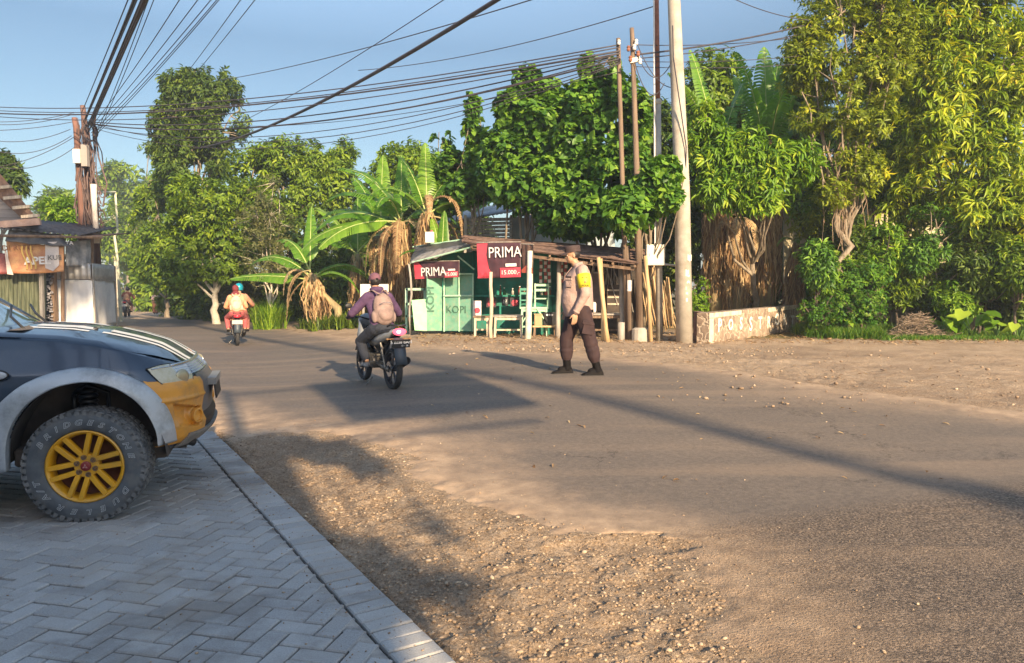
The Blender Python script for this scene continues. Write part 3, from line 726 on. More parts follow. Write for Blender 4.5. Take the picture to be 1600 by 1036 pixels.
for i, (px, Yd, rx, h, m, lab) in enumerate([(232, 58, 22, 46, 'mid', 'hazy shrub between the pupils and the road bend'), (272, 44, 22, 50, 'olive', 'yellowish shrub on the verge behind the pupils'), (300, 36, 24, 60, 'dark', 'dark shrub in the shade left of the pale slanting trunk'), (345, 34, 26, 60, 'dark', 'dark shrub in the shade right of the pale slanting trunk'), (385, 33, 26, 56, 'dry', 'dry looking shrub behind the two riders'), (455, 31, 30, 50, 'dark', 'dark shrub behind the tall grass clump'), (500, 30, 30, 46, 'dark', 'dark shrub behind the low banana leaf'), (560, 27, 28, 50, 'dark', 'dark shrub behind the notice board'), (620, 26, 30, 60, 'dark', 'dark shrub behind the thick banana skirt'), (1300, 22, 40, 60, 'heart', 'green shrub before the pale wall left of the twisted trunk'), (1500, 21, 50, 70, 'dark', 'dark shrub before the pale wall behind the mango trunk'), (1580, 20.5, 50, 70, 'dark', 'dark shrub before the pale wall near the photo edge')]):
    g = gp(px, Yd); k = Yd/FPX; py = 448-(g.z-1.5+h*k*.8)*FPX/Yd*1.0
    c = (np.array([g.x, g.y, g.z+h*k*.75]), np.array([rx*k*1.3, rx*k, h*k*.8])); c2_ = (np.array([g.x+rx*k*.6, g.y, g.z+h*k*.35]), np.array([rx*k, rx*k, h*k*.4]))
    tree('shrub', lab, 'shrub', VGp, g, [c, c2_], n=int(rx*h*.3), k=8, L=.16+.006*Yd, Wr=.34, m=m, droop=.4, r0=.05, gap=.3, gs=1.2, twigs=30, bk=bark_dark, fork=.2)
# far backing trees so that no bare sky shows low behind the bananas and the stall
BG = 'trees far behind the stall and bananas'
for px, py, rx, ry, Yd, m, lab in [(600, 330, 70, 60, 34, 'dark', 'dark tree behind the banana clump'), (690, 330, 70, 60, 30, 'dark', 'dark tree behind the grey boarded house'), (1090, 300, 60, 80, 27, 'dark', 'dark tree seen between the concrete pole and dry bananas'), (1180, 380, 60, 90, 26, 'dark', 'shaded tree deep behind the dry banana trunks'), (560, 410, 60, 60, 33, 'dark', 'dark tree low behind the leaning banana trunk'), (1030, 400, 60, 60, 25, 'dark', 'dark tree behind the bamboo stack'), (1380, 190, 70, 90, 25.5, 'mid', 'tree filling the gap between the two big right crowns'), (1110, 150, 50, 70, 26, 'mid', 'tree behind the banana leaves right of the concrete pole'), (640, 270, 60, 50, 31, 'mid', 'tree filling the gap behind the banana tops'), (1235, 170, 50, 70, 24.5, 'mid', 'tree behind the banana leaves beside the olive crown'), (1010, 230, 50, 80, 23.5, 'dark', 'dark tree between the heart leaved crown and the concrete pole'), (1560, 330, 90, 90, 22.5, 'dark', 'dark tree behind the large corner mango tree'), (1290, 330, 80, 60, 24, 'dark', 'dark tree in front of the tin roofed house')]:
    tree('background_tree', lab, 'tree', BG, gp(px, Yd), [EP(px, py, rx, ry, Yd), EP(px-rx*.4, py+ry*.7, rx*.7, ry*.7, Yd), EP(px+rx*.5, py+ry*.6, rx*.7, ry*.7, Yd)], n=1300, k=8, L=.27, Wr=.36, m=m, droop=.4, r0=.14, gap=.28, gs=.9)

# banana plants
ban_fresh = leafmat('banana leaf', [(.06, .16, .015), (.10, .24, .02), (.17, .33, .03), (.26, .42, .05)], tr=.4, rough=.35)
ban_dry = leafmat('dry banana leaf', [(.16, .09, .045), (.33, .20, .10), (.52, .36, .19), (.66, .50, .28)], tr=.2, rough=.8, dead=True)
ban_stem = mat('banana stem', (.20, .14, .08), (.40, .33, .16), 5, rough=.75, bump=.5, bsc=14, stretch=(1, 1, .15), dist=.02)
rib_m = mat('banana midrib', (.30, .38, .10), (.45, .48, .18), 6, rough=.5)
def banana_leaf(V, F, T, ribs, base, az, el, L, W, sag, r, torn=.3, twist=0.0, t0=.16, narrow=1.0):
    n = 34; d = Vector((math.cos(az)*math.cos(el), math.sin(az)*math.cos(el), math.sin(el))); p = Vector(base); pts = [p.copy()]; dirs = [d.copy()]
    for i in range(n):
        d = (d+Vector((0, 0, -sag*(.35+1.3*i/n)/n*2.2))).normalized(); p = p+d*(L/n); pts.append(p.copy()); dirs.append(d.copy())
    ribs.tube(pts[::3]+[pts[-1]], [.028*(1-.85*i/len(pts[::3])) for i in range(len(pts[::3])+1)], 5, cap=False)
    tl = float(r.random())
    for side in (-1, 1):
        cut = 0; fl = 0
        for i in range(n):
            u = (i+.5)/n
            if u < t0: continue
            def w(q):
                q = (q-t0)/(1-t0); return W*narrow*max(0, min(1, q*7))**.6*max(0, 1-q)**.42*(1-.15*q)
            if i % 3 == 0 or r.random() < torn: cut = .35 if r.random() < torn else .04; fl = r.normal(0, .28) if r.random() < torn else fl*.5
            a0, a1 = i/n, (i+1)/n
            q = []
            for a, idx in ((a0+cut*.25/n, i), (a1-cut*.25/n, i+1)):
                dd = dirs[idx]; up = Vector((0, 0, 1)); s = dd.cross(up)
                s = s.normalized() if s.length > .05 else Vector((math.sin(az), -math.cos(az), 0))
                nn = s.cross(dd).normalized(); s = (s*math.cos(twist)+nn*math.sin(twist)); nn = s.cross(dd).normalized()
                ww = w(a); lift = .28+fl
                p0 = pts[idx].lerp(pts[min(idx+1, n)], 0)
                sh = dd*ww*.30
                q.append((p0, p0+s*side*ww*.5+nn*ww*.5*lift*.6+sh*.5, p0+s*side*ww*.96+nn*ww*(.35*lift-.20)+sh+Vector((0, 0, -ww*.16*(1+abs(fl)*2)))))
            b = len(V)
            for k in (0, 1, 2): V.append(q[0][k]+(pts[i+1]-pts[i])*(0 if k == 0 else cut*.5)); V.append(q[1][k]-(pts[i+1]-pts[i])*(0 if k == 0 else cut*.5))
            F += [(b, b+1, b+3, b+2), (b+2, b+3, b+5, b+4)]; tt = min(1, max(0, tl*.7+r.random()*.3)); T += [tt, tt]
def banana(label, base, h, fresh, dry, r0=.13, seed=1, skirt=0, lean=(0, 0), group='banana plants', rag=None):
    r = np.random.default_rng(seed); t = empty('banana_plant', base, 0, label, 'banana plant', group)
    mb = MB(); top = Vector((lean[0], lean[1], h))
    mb.tube([Vector((0, 0, -.1)), Vector((0, 0, h*.3))+top*.05, top*.65, top], [r0*1.25, r0*1.1, r0*.85, r0*.55], 14)
    mb.build('pseudostem', ban_stem, t, smooth=True)
    for nm, lst, m in (('leaf_crown', fresh, ban_fresh), ('dry_leaves', dry, ban_dry)):
        if not lst: continue
        V, F, T = [], [], []; ribs = MB()
        for (az, el, L, W, sag, torn, tw) in lst:
            banana_leaf(V, F, T, ribs, top+Vector((0, 0, r.uniform(-.25, .1))), R(az), R(el), L, W, sag, r, torn, tw, narrow=1 if nm == 'leaf_crown' else .58)
        V_ = np.array([v[:] for v in V]); me = npmesh(nm, V_, np.array(F).ravel(), np.full(len(F), 4), {'tint': ('FACE', T)}, smooth=False)
        lf = link(nm, me, m, t); ribs.build('midribs', rib_m if nm == 'leaf_crown' else ban_stem, lf, smooth=True)
    if skirt:
        V, F, T = [], [], []
        for i in range(int(skirt*2.2)):
            a = r.uniform(0, 2*PI); z0 = h*r.uniform(.45, 1.0); ll = r.uniform(.5, 1.0)*min(z0, 1.9); w = r.uniform(.006, .032)
            rr = r0*1.15+r.uniform(0, .10); pp = Vector((math.cos(a)*rr*.8, math.sin(a)*rr*.8, z0))+top*(z0/h)*1.0-Vector((0, 0, z0)); sd = Vector((-math.sin(a), math.cos(a), 0)); o = Vector((math.cos(a), math.sin(a), 0))
            tt = r.random(); b = len(V); ns = 7; ph = r.random()*6
            for k in range(ns+1):
                u = k/ns; c = pp+o*(.16*math.sin(u*PI*.8)*r.uniform(.6, 1.3)+.03*math.sin(u*9+ph))+sd*(.06*math.sin(u*5+ph))+Vector((0, 0, -ll*u))
                if c.z < .03: c.z = .03
                tw = sd*math.cos(u*2+ph)+o*math.sin(u*2+ph); ww = w*(1-.5*u)*(1+.4*math.sin(u*14+ph))
                V += [c-tw*ww, c+tw*ww]
                if k: F.append((b+2*k-2, b+2*k-1, b+2*k+1, b+2*k)); T.append(tt)
        me = npmesh('hanging_fronds', np.array([v[:] for v in V]), np.array(F).ravel(), np.full(len(F), 4), {'tint': ('FACE', T)}); link('hanging_fronds', me, ban_dry, t)
    return t
# azimuth: 0 = right, 90 = away, 180 = left, 270 = towards the camera
banana('large banana plant with broad green leaves stretched left, centre of the banana clump', gp(628, 22.5), 3.2,
       [(178, 32, 3.0, .44, .75, .25, .3), (186, 14, 3.2, .44, .55, .15, .5), (172, 50, 2.8, .42, .8, .4, .2), (200, 4, 2.7, .44, .5, .2, .6), (182, 62, 2.6, .42, .7, .3, .3), (150, 30, 2.6, .42, .9, .4, .2), (350, 40, 2.3, .42, 1.1, .5, .1), (95, 80, 2.3, .32, .3, .3, .2), (60, 66, 2.4, .34, .5, .5, .3), (30, 50, 1.9, .32, .8, .4, 0), (160, 68, 2.4, .34, .6, .3, .3), (250, 60, 1.8, .3, 1.2, .4, 0), (120, 60, 2.2, .33, .9, .5, 0)],
       [(320, 20, 2.3, .30, 2.6, .9, 0), (200, 25, 2.2, .30, 2.6, .9, 0), (270, 10, 2.2, .3, 2.8, .9, 0), (350, 35, 2.0, .3, 2.4, .9, 0), (235, 10, 2.1, .3, 2.8, .9, .3)], r0=.17, seed=3, skirt=150)
banana('upright banana plant with yellowing torn leaves, left of the leafy column', gp(668, 21.8), 3.5,
       [(100, 78, 2.2, .34, .4, .5, .2), (150, 72, 2.2, .33, .5, .6, .1), (40, 62, 2.0, .33, .6, .5, .2), (10, 40, 1.7, .3, .9, .3, .2), (200, 55, 2.0, .33, .9, .6, 0)],
       [(280, 55, 2.0, .32, 1.5, .8, 0), (330, 45, 2.2, .30, 2.4, .9, 0), (10, 10, 2.2, .3, 2.6, .9, 0)], r0=.14, seed=7, skirt=110)
banana('leaning banana plant whose low broad leaf points left toward the tall grass', gp(530, 23.8), 1.75,
       [(176, 8, 2.7, .34, .15, .1, .6), (168, 40, 2.4, .32, .7, .3, .4), (150, 62, 2.0, .30, .8, .3, .2), (100, 75, 2.4, .3, .4, .2, .2), (20, 40, 2.2, .34, .9, .5, .3), (350, 30, 2.0, .34, 1.0, .4, .2)],
       [(225, 0, 1.7, .28, 2.0, .9, 0), (190, -20, 1.7, .28, 1.6, .9, 0), (215, 55, 1.6, .28, 2.6, .9, 0)], r0=.12, seed=11, skirt=50, lean=(-.95, .1))
banana('banana plant whose upright torn leaves stand behind the centre of the clump', gp(596, 24.2), 3.0,
       [(90, 80, 2.6, .44, .3, .5, .2), (140, 68, 2.5, .44, .5, .5, .2), (175, 46, 2.5, .42, .9, .4, .2), (40, 60, 2.3, .42, .7, .5, .2), (10, 40, 2.2, .40, 1.0, .5, 0)], [(260, 20, 1.8, .28, 2.4, .9, 0)], r0=.14, seed=41, skirt=60)
banana('banana plant with broad leaves left of the centre of the clump, behind the leaning one', gp(560, 25.5), 2.4,
       [(180, 40, 2.6, .42, .8, .3, .3), (165, 64, 2.5, .42, .5, .3, .2), (100, 76, 2.4, .42, .4, .4, .2), (30, 50, 2.2, .4, .9, .5, .1)], [(270, 10, 1.6, .28, 2.4, .9, 0)], r0=.13, seed=43, skirt=40)
banana('shorter banana plant with fresh pale leaves just left of the green stall', gp(690, 20.8), 1.7,
       [(120, 75, 1.6, .26, .5, .3, .2), (40, 60, 1.5, .26, .7, .3, 0), (190, 50, 1.4, .26, .9, .3, 0), (80, 82, 1.9, .26, .3, .1, 0)], [(300, 20, 1.3, .25, 2.4, .9, 0)], r0=.09, seed=13, skirt=40)
banana('tall banana plant rising behind the leafy shrubs above the grey boarded house', gp(722, 24.5), 3.3,
       [(80, 80, 2.4, .32, .3, .3, .3), (150, 66, 2.0, .3, .7, .4, .2), (20, 60, 2.0, .3, .7, .4, .2), (60, 40, 1.8, .3, 1.0, .5, 0)], [(280, 30, 1.7, .28, 2.2, .9, 0), (340, 25, 1.8, .28, 2.2, .9, 0)], r0=.13, seed=17, skirt=30)
banana('thick banana plant with the tallest torn leaves, just right of the concrete pole', gp(1118, 21.4), 4.9,
       [(140, 78, 3.4, .42, .3, .5, .4), (190, 72, 3.0, .5, .6, .6, .1), (20, 76, 3.1, .5, .5, .6, .1), (100, 72, 2.8, .42, .5, .5, .2), (200, 55, 2.2, .36, 1.1, .6, 0), (260, 50, 2.1, .34, 1.5, .6, .2), (60, 62, 2.4, .36, .9, .5, .2), (170, 40, 2.0, .34, 1.4, .6, .2)],
       [(300, 40, 1.9, .32, 2.3, .9, 0), (330, 45, 2.1, .32, 2.2, .9, 0)], r0=.19, seed=23, skirt=190)
banana('broad banana plant with huge leaves fanned upright behind the mango foliage', gp(1195, 21.6), 4.9,
       [(95, 84, 3.6, .60, .12, .5, .1), (205, 76, 3.3, .52, .5, .6, .1), (335, 76, 3.2, .52, .55, .6, .1), (265, 70, 2.8, .5, .9, .6, .1), (60, 74, 3.2, .58, .35, .5, .2), (130, 74, 3.0, .55, .4, .6, .3), (30, 56, 2.6, .46, .7, .5, .2), (160, 60, 2.4, .44, .9, .6, .2), (80, 64, 2.8, .5, .6, .4, 0), (15, 40, 2.2, .4, 1.1, .5, .1)],
       [(230, 70, 2.2, .40, 1.9, .8, 0), (250, 60, 2.0, .36, 2.2, .9, 0), (200, 62, 1.9, .36, 2.1, .9, 0)], r0=.22, seed=29, skirt=220)
banana('dry banana trunk wrapped in brown hanging fronds behind the middle of the stone wall', gp(1150, 21.0), 3.2,
       [(120, 60, 1.6, .3, 1.2, .6, 0)], [(250, 20, 1.6, .3, 2.5, .9, 0), (300, 10, 1.7, .3, 2.7, .9, 0), (200, 10, 1.6, .3, 2.7, .9, 0)], r0=.16, seed=31, skirt=130)
banana('slim dry banana stem with pale leaves over the right end of the stone wall', gp(1240, 21.3), 2.5,
       [(200, 40, .8, .12, 1.2, .3, 0), (300, 30, .8, .12, 1.2, .3, 0), (60, 50, .7, .12, 1.2, .3, 0)], [(250, 0, 1.0, .16, 2.2, .9, 0), (330, 0, 1.0, .16, 2.4, .9, 0)], r0=.07, seed=37, skirt=60)

# grass, taro, brush
def blades(name, label, pts, L, W, m, seed, k=14, spread=.5, kind='stuff', cat=None, lean=.25):
    r = np.random.default_rng(seed); n = len(pts); pos = np.repeat(np.array(pts), k, 0)+r.normal(0, .05, (n*k, 3))*np.array([1, 1, 0])
    a = r.random(n*k)*6.28; s = np.abs(r.normal(0, spread, n*k)); d = np.stack([np.cos(a)*s, np.sin(a)*s, np.ones(n*k)], -1)
    up = np.stack([np.cos(a), np.sin(a), -np.ones(n*k)*.2], -1)*-1
    o = leaves(name, pos, d, up, L*r.uniform(.5, 1.15, n*k), W*r.uniform(.7, 1.2, n*k), 'blade', LM[m], None, r, droop=1.6)
    return o
r = np.random.default_rng(99)
pts = []
for i in range(3400):
    px = r.uniform(1246, 1400); Yd = r.uniform(17.2, 19.6) if px > 1262 else r.uniform(18.6, 19.8); g = XG(px, Yd)
    if fbm(np.array([g.x*1.6]), np.array([g.y*1.6]), 12)[0]+.10*(Yd-17.6)-.25*sstep(px, 1370, 1400) > .48: pts.append(g[:])
o = blades('thick_grass', '', pts, .30, .016, 'grass', 1, 9, .8); tag(o, 'thick bright green grass on the verge right of the painted stone wall', 'grass', kind='stuff')
pts = []
for i in range(3600):
    px = r.uniform(1380, 1680); Yd = r.uniform(16.8, 20.5); pts.append(XG(px, Yd)[:])
o = blades('verge_grass', '', pts, .13, .014, 'grass', 2, 7, .7); tag(o, 'short grass along the right hand verge beneath the shrubs', 'grass', kind='stuff')
pts = []
for i in range(6000):
    px = r.uniform(285, 655); Yd = r.uniform(20.5, 40)
    g = XG(px, Yd); q = P(px, 500, Yd)
    if sdist(np.array([g.x]), np.array([g.y]), ROAD)[0] < -1.2-.8*r.random() and vn(g.x*.5, g.y*.5, 3) > .3: pts.append(g[:])
o = blades('roadside_grass', '', pts, .22, .022, 'grass', 3, 9, .6); tag(o, 'patchy sunlit grass on the verge beside the far road', 'grass', kind='stuff')
pts = [XG(420+r.normal(0, 9), 25.5+r.normal(0, .25))[:] for i in range(90)]
o = blades('grass_tussock', '', pts, 1.0, .03, 'lime', 4, 12, .38); tag(o, 'tall pale green grass clump on the verge right of the two riders', 'grass clump')
pts = [XG(525+r.normal(0, 26), 24+r.normal(0, .5))[:] for i in range(160)]
o = blades('low_plants', '', pts, .5, .05, 'dark', 5, 12, .7); tag(o, 'dark low plants under the leaning banana plant', 'plants', kind='stuff')
def taro(label, base, s, n, seed):
    r = np.random.default_rng(seed); t = empty('taro_plant', base, 0, label, 'taro plant', 'taro plants on the right verge'); st = MB(); pos = []; dr = []; up = []; LL = []
    for i in range(n):
        a = r.random()*6.28; l = s*r.uniform(.6, 1.1); e = Vector((math.cos(a)*l*.55, math.sin(a)*l*.55, l)); st.tube([Vector((0, 0, 0)), e*.5+Vector((0, 0, .06)), e], [.018, .012, .008], 5)
        pos.append(e[:]); dr.append((math.cos(a)*.8, math.sin(a)*.8-.25, -.35+r.normal(0, .35))); up.append((math.cos(a)*.5, math.sin(a)*.5-.6, .9)); LL.append(s*r.uniform(.5, .8))
    st.build('stalks', LM_s, t, smooth=True)
    LL = np.array(LL); leaves('leaf_blades', np.array(pos), np.array(dr), np.array(up), LL, LL*.8, 'heart', LM['lime'], t, r)
LM_s = mat('green stalk', (.12, .22, .05), (.2, .32, .08), 5, rough=.5)
for i, (px, Yd, s, n, lab) in enumerate([(1520, 17.6, .62, 9, 'biggest taro plant with wide bright leaves on the right verge'), (1475, 18.0, .45, 7, 'taro plant right behind the brush heap'), (1560, 17.4, .5, 8, 'taro plant between the biggest one and the photo edge'), (1592, 17.2, .4, 7, 'low taro plant at the right edge of the photo'), (1310, 18.2, .42, 7, 'taro plant half hidden in the thick grass')]):
    taro(lab, XG(px, Yd), s, n, i+50)
br = MB(); rr = random.Random(5)
for i in range(520):
    px = rr.gauss(1432, 24); c = XG(px, 17.9+rr.gauss(0, .3)); h = max(0, .55*math.exp(-((px-1432)/30)**2)); z = rr.random()*h
    a = rr.random()*6.28; e = rr.gauss(0, .35); l = rr.uniform(.12, .5); d = Vector((math.cos(a)*math.cos(e), math.sin(a)*math.cos(e), math.sin(e)))*l
    p = c+Vector((0, 0, z+.05)); br.tube([p-d/2, p+Vector((rr.gauss(0, .03), 0, rr.gauss(0, .03))), p+d/2], [.007, .006, .003], 4)
o = br.build('brush_heap', mat('dead twigs', (.14, .10, .07), (.38, .28, .20), 6, rough=.9)); tag(o, 'heap of dead brown twigs and cut branches on the verge between grass and taro', 'brush heap')
# twisted bare trunk and dry vines before the pale wall
tw = MB()
b0 = XG(1318, 18.8)
tw.tube([b0, P(1315, 440, 18.8), P(1308, 410, 18.7), P(1330, 385, 18.8), P(1308, 360, 18.8), P(1305, 310, 18.9), P(1318, 260, 19), P(1335, 220, 19.2)], [.11, .09, .08, .09, .08, .07, .06, .04], 9)
tk = tw.build('twisted_trunk', bark, smooth=True); tag(tk, 'bare twisted tree trunk in front of the dappled pale wall, hung with dry vines', 'tree trunk')
vi = MB()
for i in range(40):
    px = rr.gauss(1318, 12); y0 = rr.uniform(215, 330); ln = rr.uniform(30, 95); Yd = 18.7+rr.gauss(0, .2)
    p = P(px, y0, Yd); q = P(px+rr.gauss(0, 9), y0+ln, Yd); vi.tube([p, p.lerp(q, .5)+Vector((rr.gauss(0, .08), 0, 0)), q], .006, 4, cap=False)
vi.build('dry_vines', mat('dry vine', (.25, .16, .10), (.50, .36, .25), 6, rough=.9), tk)

# leaf litter
def litter(name, label, n, fx, m, seed, L0=.03, L1=.08):
    r = np.random.default_rng(seed); p = fx(r, n); n = len(p); a = r.random(n)*6.28
    o = leaves(name, p, np.stack([np.cos(a), np.sin(a), r.normal(0, .12, n)], -1), np.tile([0, 0, 1.], (n, 1))+r.normal(0, .25, (n, 3)), r.uniform(L0, L1, n), r.uniform(.012, .03, n), 'lance', m, None, r); tag(o, label, 'leaf litter', kind='stuff')
def lp1(r, n):
    x = r.uniform(-1, 7, n); y = r.uniform(5.5, 15, n); return np.stack([x, y, gz(x, y)+.03], -1)
litter('leaf_litter', 'scattered dry leaves lying on the asphalt of the junction', 170, lp1, ban_dry, 3)
def lp2(r, n):
    px = r.uniform(650, 1600, n); Yd = r.uniform(15.6, 19.5, n); x = (px-800)/FPX*Yd; return np.stack([x, Yd, gz(x, Yd)+.03], -1)
litter('leaf_litter', 'dry leaves and scraps lying on the dirt in front of the stall and shrubs', 1500, lp2, ban_dry, 4, .05, .14)
# ---------------------------------------------------------------- lettering
def text_mesh(s, size, depth=.004, shear=0, bold=0.0, align='CENTER'):
    cu = D.curves.new('txt', 'FONT'); cu.body = s; cu.size = size; cu.extrude = depth; cu.shear = shear; cu.offset = bold
    cu.align_x = align; cu.align_y = 'CENTER'; cu.resolution_u = 3
    o = D.objects.new('txt', cu); C.objects.link(o); dg = bpy.context.evaluated_depsgraph_get()
    me = D.meshes.new_from_object(o.evaluated_get(dg)); D.objects.remove(o); D.curves.remove(cu); return me
def lettering(s, size, O, U, W, m, parent, name='lettering', depth=.004, shear=0, bold=0, off=.004, stretch=1.0):
    """text lying in the plane through O with right vector U and up vector W"""
    U = Vector(U).normalized(); W = Vector(W); W = (W-U*W.dot(U)).normalized(); N = U.cross(W)
    me = text_mesh(s, size, depth, shear, bold); M = Matrix((U*stretch, W, N)).transposed().to_4x4(); M.translation = Vector(O)+N*off
    me.transform(M); me.name = name; me.materials.clear()
    return link(name, me, m, parent)
def flat(name, c, m, parent=None, th=.02, nrmv=None, **k):
    """thin slab from 4 corners (bl, br, tr, tl)"""
    c = [Vector(q) for q in c]; n = (c[1]-c[0]).cross(c[3]-c[0]).normalized()
    return MB().prism(c, -n*th).build(name, m, parent, **k)
def cloth(name, c, m, parent=None, nu=24, nv=14, amp=.03, fx=3, sag=0, seed=0, th=.004):
    """wrinkled sheet between 4 corners (bl, br, tr, tl)"""
    c = [Vector(q) for q in c]; n = (c[1]-c[0]).cross(c[3]-c[0]).normalized()
    def f(u, v):
        p = c[0].lerp(c[1], u).lerp(c[3].lerp(c[2], u), v)
        w = (float(fbm(u*fx*2+seed, v*fx+seed, seed, 3))-.5)*2*amp+amp*.5*math.sin(u*fx*6.3+seed)*(1-v*.4)
        return p+n*w+Vector((0, 0, -sag*math.sin(PI*u)))
    o = MB().sheet(f, nu, nv).build(name, m, parent, smooth=True)
    s = o.modifiers.new('thickness', 'SOLIDIFY'); s.thickness = th; return o
def wood(name, c1, c2, rough=.85, st=(1, 1, .12)): return mat(name, c1, c2, 14, rough=rough, bump=.5, bsc=26, dist=.006, stretch=st)
def corrug(name, O, U, Vv, m, parent=None, pitch=.076, amp=.012, th=.002, bend=0):
    O = Vector(O); U = Vector(U); Vv = Vector(Vv); n = U.cross(Vv).normalized(); nu = max(4, int(U.length/pitch*6))
    o = MB().sheet(lambda u, v: O+U*u+Vv*v+n*(amp*math.sin(u*U.length/pitch*2*PI)+bend*math.sin(PI*v)), nu, 3).build(name, m, parent, smooth=True)
    s = o.modifiers.new('thickness', 'SOLIDIFY'); s.thickness = th; return o
w_brown = wood('old brown wood', (.12, .075, .05), (.27, .18, .12))
w_grey = wood('weathered grey wood', (.22, .20, .18), (.42, .38, .33))
w_pale = wood('sun bleached post', (.42, .34, .25), (.66, .55, .42))
w_bamboo = wood('bamboo', (.42, .27, .13), (.62, .45, .25), .6)
teal = mat('teal painted board', (.012, .17, .13), (.02, .28, .21), 5, rough=.55, dirt=(.07, .16, .12), dsc=4, bump=.4, bsc=6, dist=.03)
teal_pale = mat('faded green paint', (.12, .31, .225), (.19, .40, .29), 5, rough=.65, dirt=(.27, .34, .24), dsc=9)
lightgreen = mat('light green paint', (.28, .62, .30), (.36, .70, .38), 6, rough=.6)
frame_green = mat('pale green frame paint', (.30, .55, .38), (.48, .66, .50), 8, rough=.7)
black_txt = mat('black paint', (.02, .02, .02), rough=.7)
white_txt = mat('white print', (.66, .62, .60), (.80, .78, .76), 9, rough=.6)
ban_dark = mat('dark vinyl banner', (.045, .022, .03), (.085, .035, .045), 4, rough=.4)
ban_red = mat('red vinyl banner', (.48, .04, .07), (.62, .07, .10), 4, rough=.4)
tin_grey = mat('zinc sheet', (.26, .27, .29), (.46, .47, .48), 3, rough=.5, metal=.35, dirt=(.25, .17, .12), dsc=2.5)
tin_rust = mat('rusty tin', (.22, .12, .08), (.38, .24, .17), 4, rough=.8, dirt=(.12, .07, .05), dsc=5)
tarp_dark = mat('black tarpaulin', (.035, .035, .04), (.09, .085, .085), 4, rough=.55)
conc = mat('pole concrete', (.38, .34, .29), (.52, .47, .40), 4, rough=.9, bump=.5, bsc=60, dist=.006, dirt=(.30, .25, .20), dsc=1.3)

# ---------------------------------------------------------------- the green coffee stall
st = empty('coffee_stall', gp(800, 19), 0, 'green painted roadside coffee stall with low bamboo roof and hanging banners', 'food stall')
def loc(t, *q): return [Vector(x)-t.location for x in q]
def sp(px, py, Yd): return P(px, py, Yd)-st.location
Yb = 19.5
def gzv(px, Yd): return gzf((px-800)/FPX*Yd, Yd)
def slab_px(name, x0, y0, x1, y1, Ya, Yc, m, parent, t, th=.03, ground=False):
    q = []
    for px, py, Yd in ((x0, y1, Ya), (x1, y1, Yc), (x1, y0, Yc), (x0, y0, Ya)):
        p = P(px, py, Yd)
        if ground and py == y1: p.z = gzv(px, Yd)-.02
        q.append(p-t.location)
    return flat(name, q, m, parent, th)
slab_px('back_wall', 738, 385, 888, 520, 19.4, 19.0, teal, st, st, .05, True)
slab_px('side_wall', 690, 395, 738, 520, 19.9, 19.4, teal, st, st, .05, True)
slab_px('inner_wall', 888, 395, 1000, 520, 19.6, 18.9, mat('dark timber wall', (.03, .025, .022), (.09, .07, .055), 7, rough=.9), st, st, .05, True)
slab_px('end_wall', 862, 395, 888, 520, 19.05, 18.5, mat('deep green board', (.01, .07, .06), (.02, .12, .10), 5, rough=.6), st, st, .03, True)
c = slab_px('counter_ledge', 740, 461, 866, 463.5, 19.0, 18.8, teal, st, st, .25)
sp1 = slab_px('shutter_panel', 693, 463, 737, 517, 19.1, 18.75, teal_pale, st, st, .03)
slab_px('window_shutter', 696, 430, 716, 461, 19.1, 18.95, teal_pale, st, st, .03)
slab_px('window_shutter', 719, 430, 738, 461, 18.93, 18.78, teal_pale, st, st, .03)
dp = slab_px('narrow_panel', 667, 425, 691, 517, 18.9, 19.15, teal_pale, st, st, .03)
def lpx(s, size, px, py, Yd, U, m, t, par, W=(0, 0, 1), **k): return lettering(s, size, P(px, py, Yd)-t.location, U, W, m, par, **k)
kopi_m = mat('worn dark green lettering', (.03, .10, .07), (.10, .22, .15), 20, rough=.8)
sU = (sp(737, 490, 18.75)-sp(693, 490, 19.1)); sU.z = 0
lpx('KOPI', .27, 713, 484, 18.93, sU, kopi_m, st, sp1, off=.01, bold=-.002)
dU = (sp(691, 490, 19.15)-sp(667, 490, 18.9)); dU.z = 0
lpx('KOPI', .30, 672.5, 468, 18.96, (0, 0, 1), kopi_m, st, dp, W=(-dU.x, -dU.y, 0), off=.012, bold=.006)
# frames of the shutters
fr = MB()
for x in (694, 717.5, 739): fr.beam(sp(x, 427, 19.07-(x-694)*.007), sp(x, 518, 19.07-(x-694)*.007), .035, .035)
fr.beam(sp(693, 462, 19.05), sp(739, 462, 18.72), .04, .04); fr.beam(sp(693, 428, 19.05), sp(739, 428, 18.72), .04, .04)
fr.build('shutter_frame', frame_green, st)
fr = MB()
for x in (741, 775, 808, 838): fr.beam(sp(x, 392, 19.33), sp(x, 520, 19.33), .04, .04)
fr.build('wall_battens', mat('dark green batten', (.01, .13, .10), rough=.6), st)
# roof: bamboo poles laid along the eave
FL, FR, BR, BL = sp(737, 381, 18.0), sp(992, 411, 16.5), sp(1000, 392, 18.9), sp(733, 371, 20.6)
rf = MB(); rf.prism([FL+Vector((0, 0, -.03)), FR+Vector((0, 0, -.03)), BR+Vector((0, 0, -.04)), BL+Vector((0, 0, -.04))], (0, 0, .02))
rr = random.Random(8)
for i in range(30):
    v = i/29; a = FL.lerp(BL, v); b = FR.lerp(BR, v); d = (b-a).normalized(); z = Vector((0, 0, rr.uniform(0, .035)))
    q = [a.lerp(b, k/6)+z+Vector((0, 0, rr.gauss(0, .012))) for k in range(7)]; q[0] = q[0]-d*rr.uniform(0, .25); q[-1] = q[-1]+d*rr.uniform(0, .2)
    rf.tube(q, rr.uniform(.018, .032), 5)
rf.build('roof', wood('dark bamboo roof', (.065, .04, .035), (.20, .125, .095), .9, (.2, 1, 1)), st)
rb = MB()
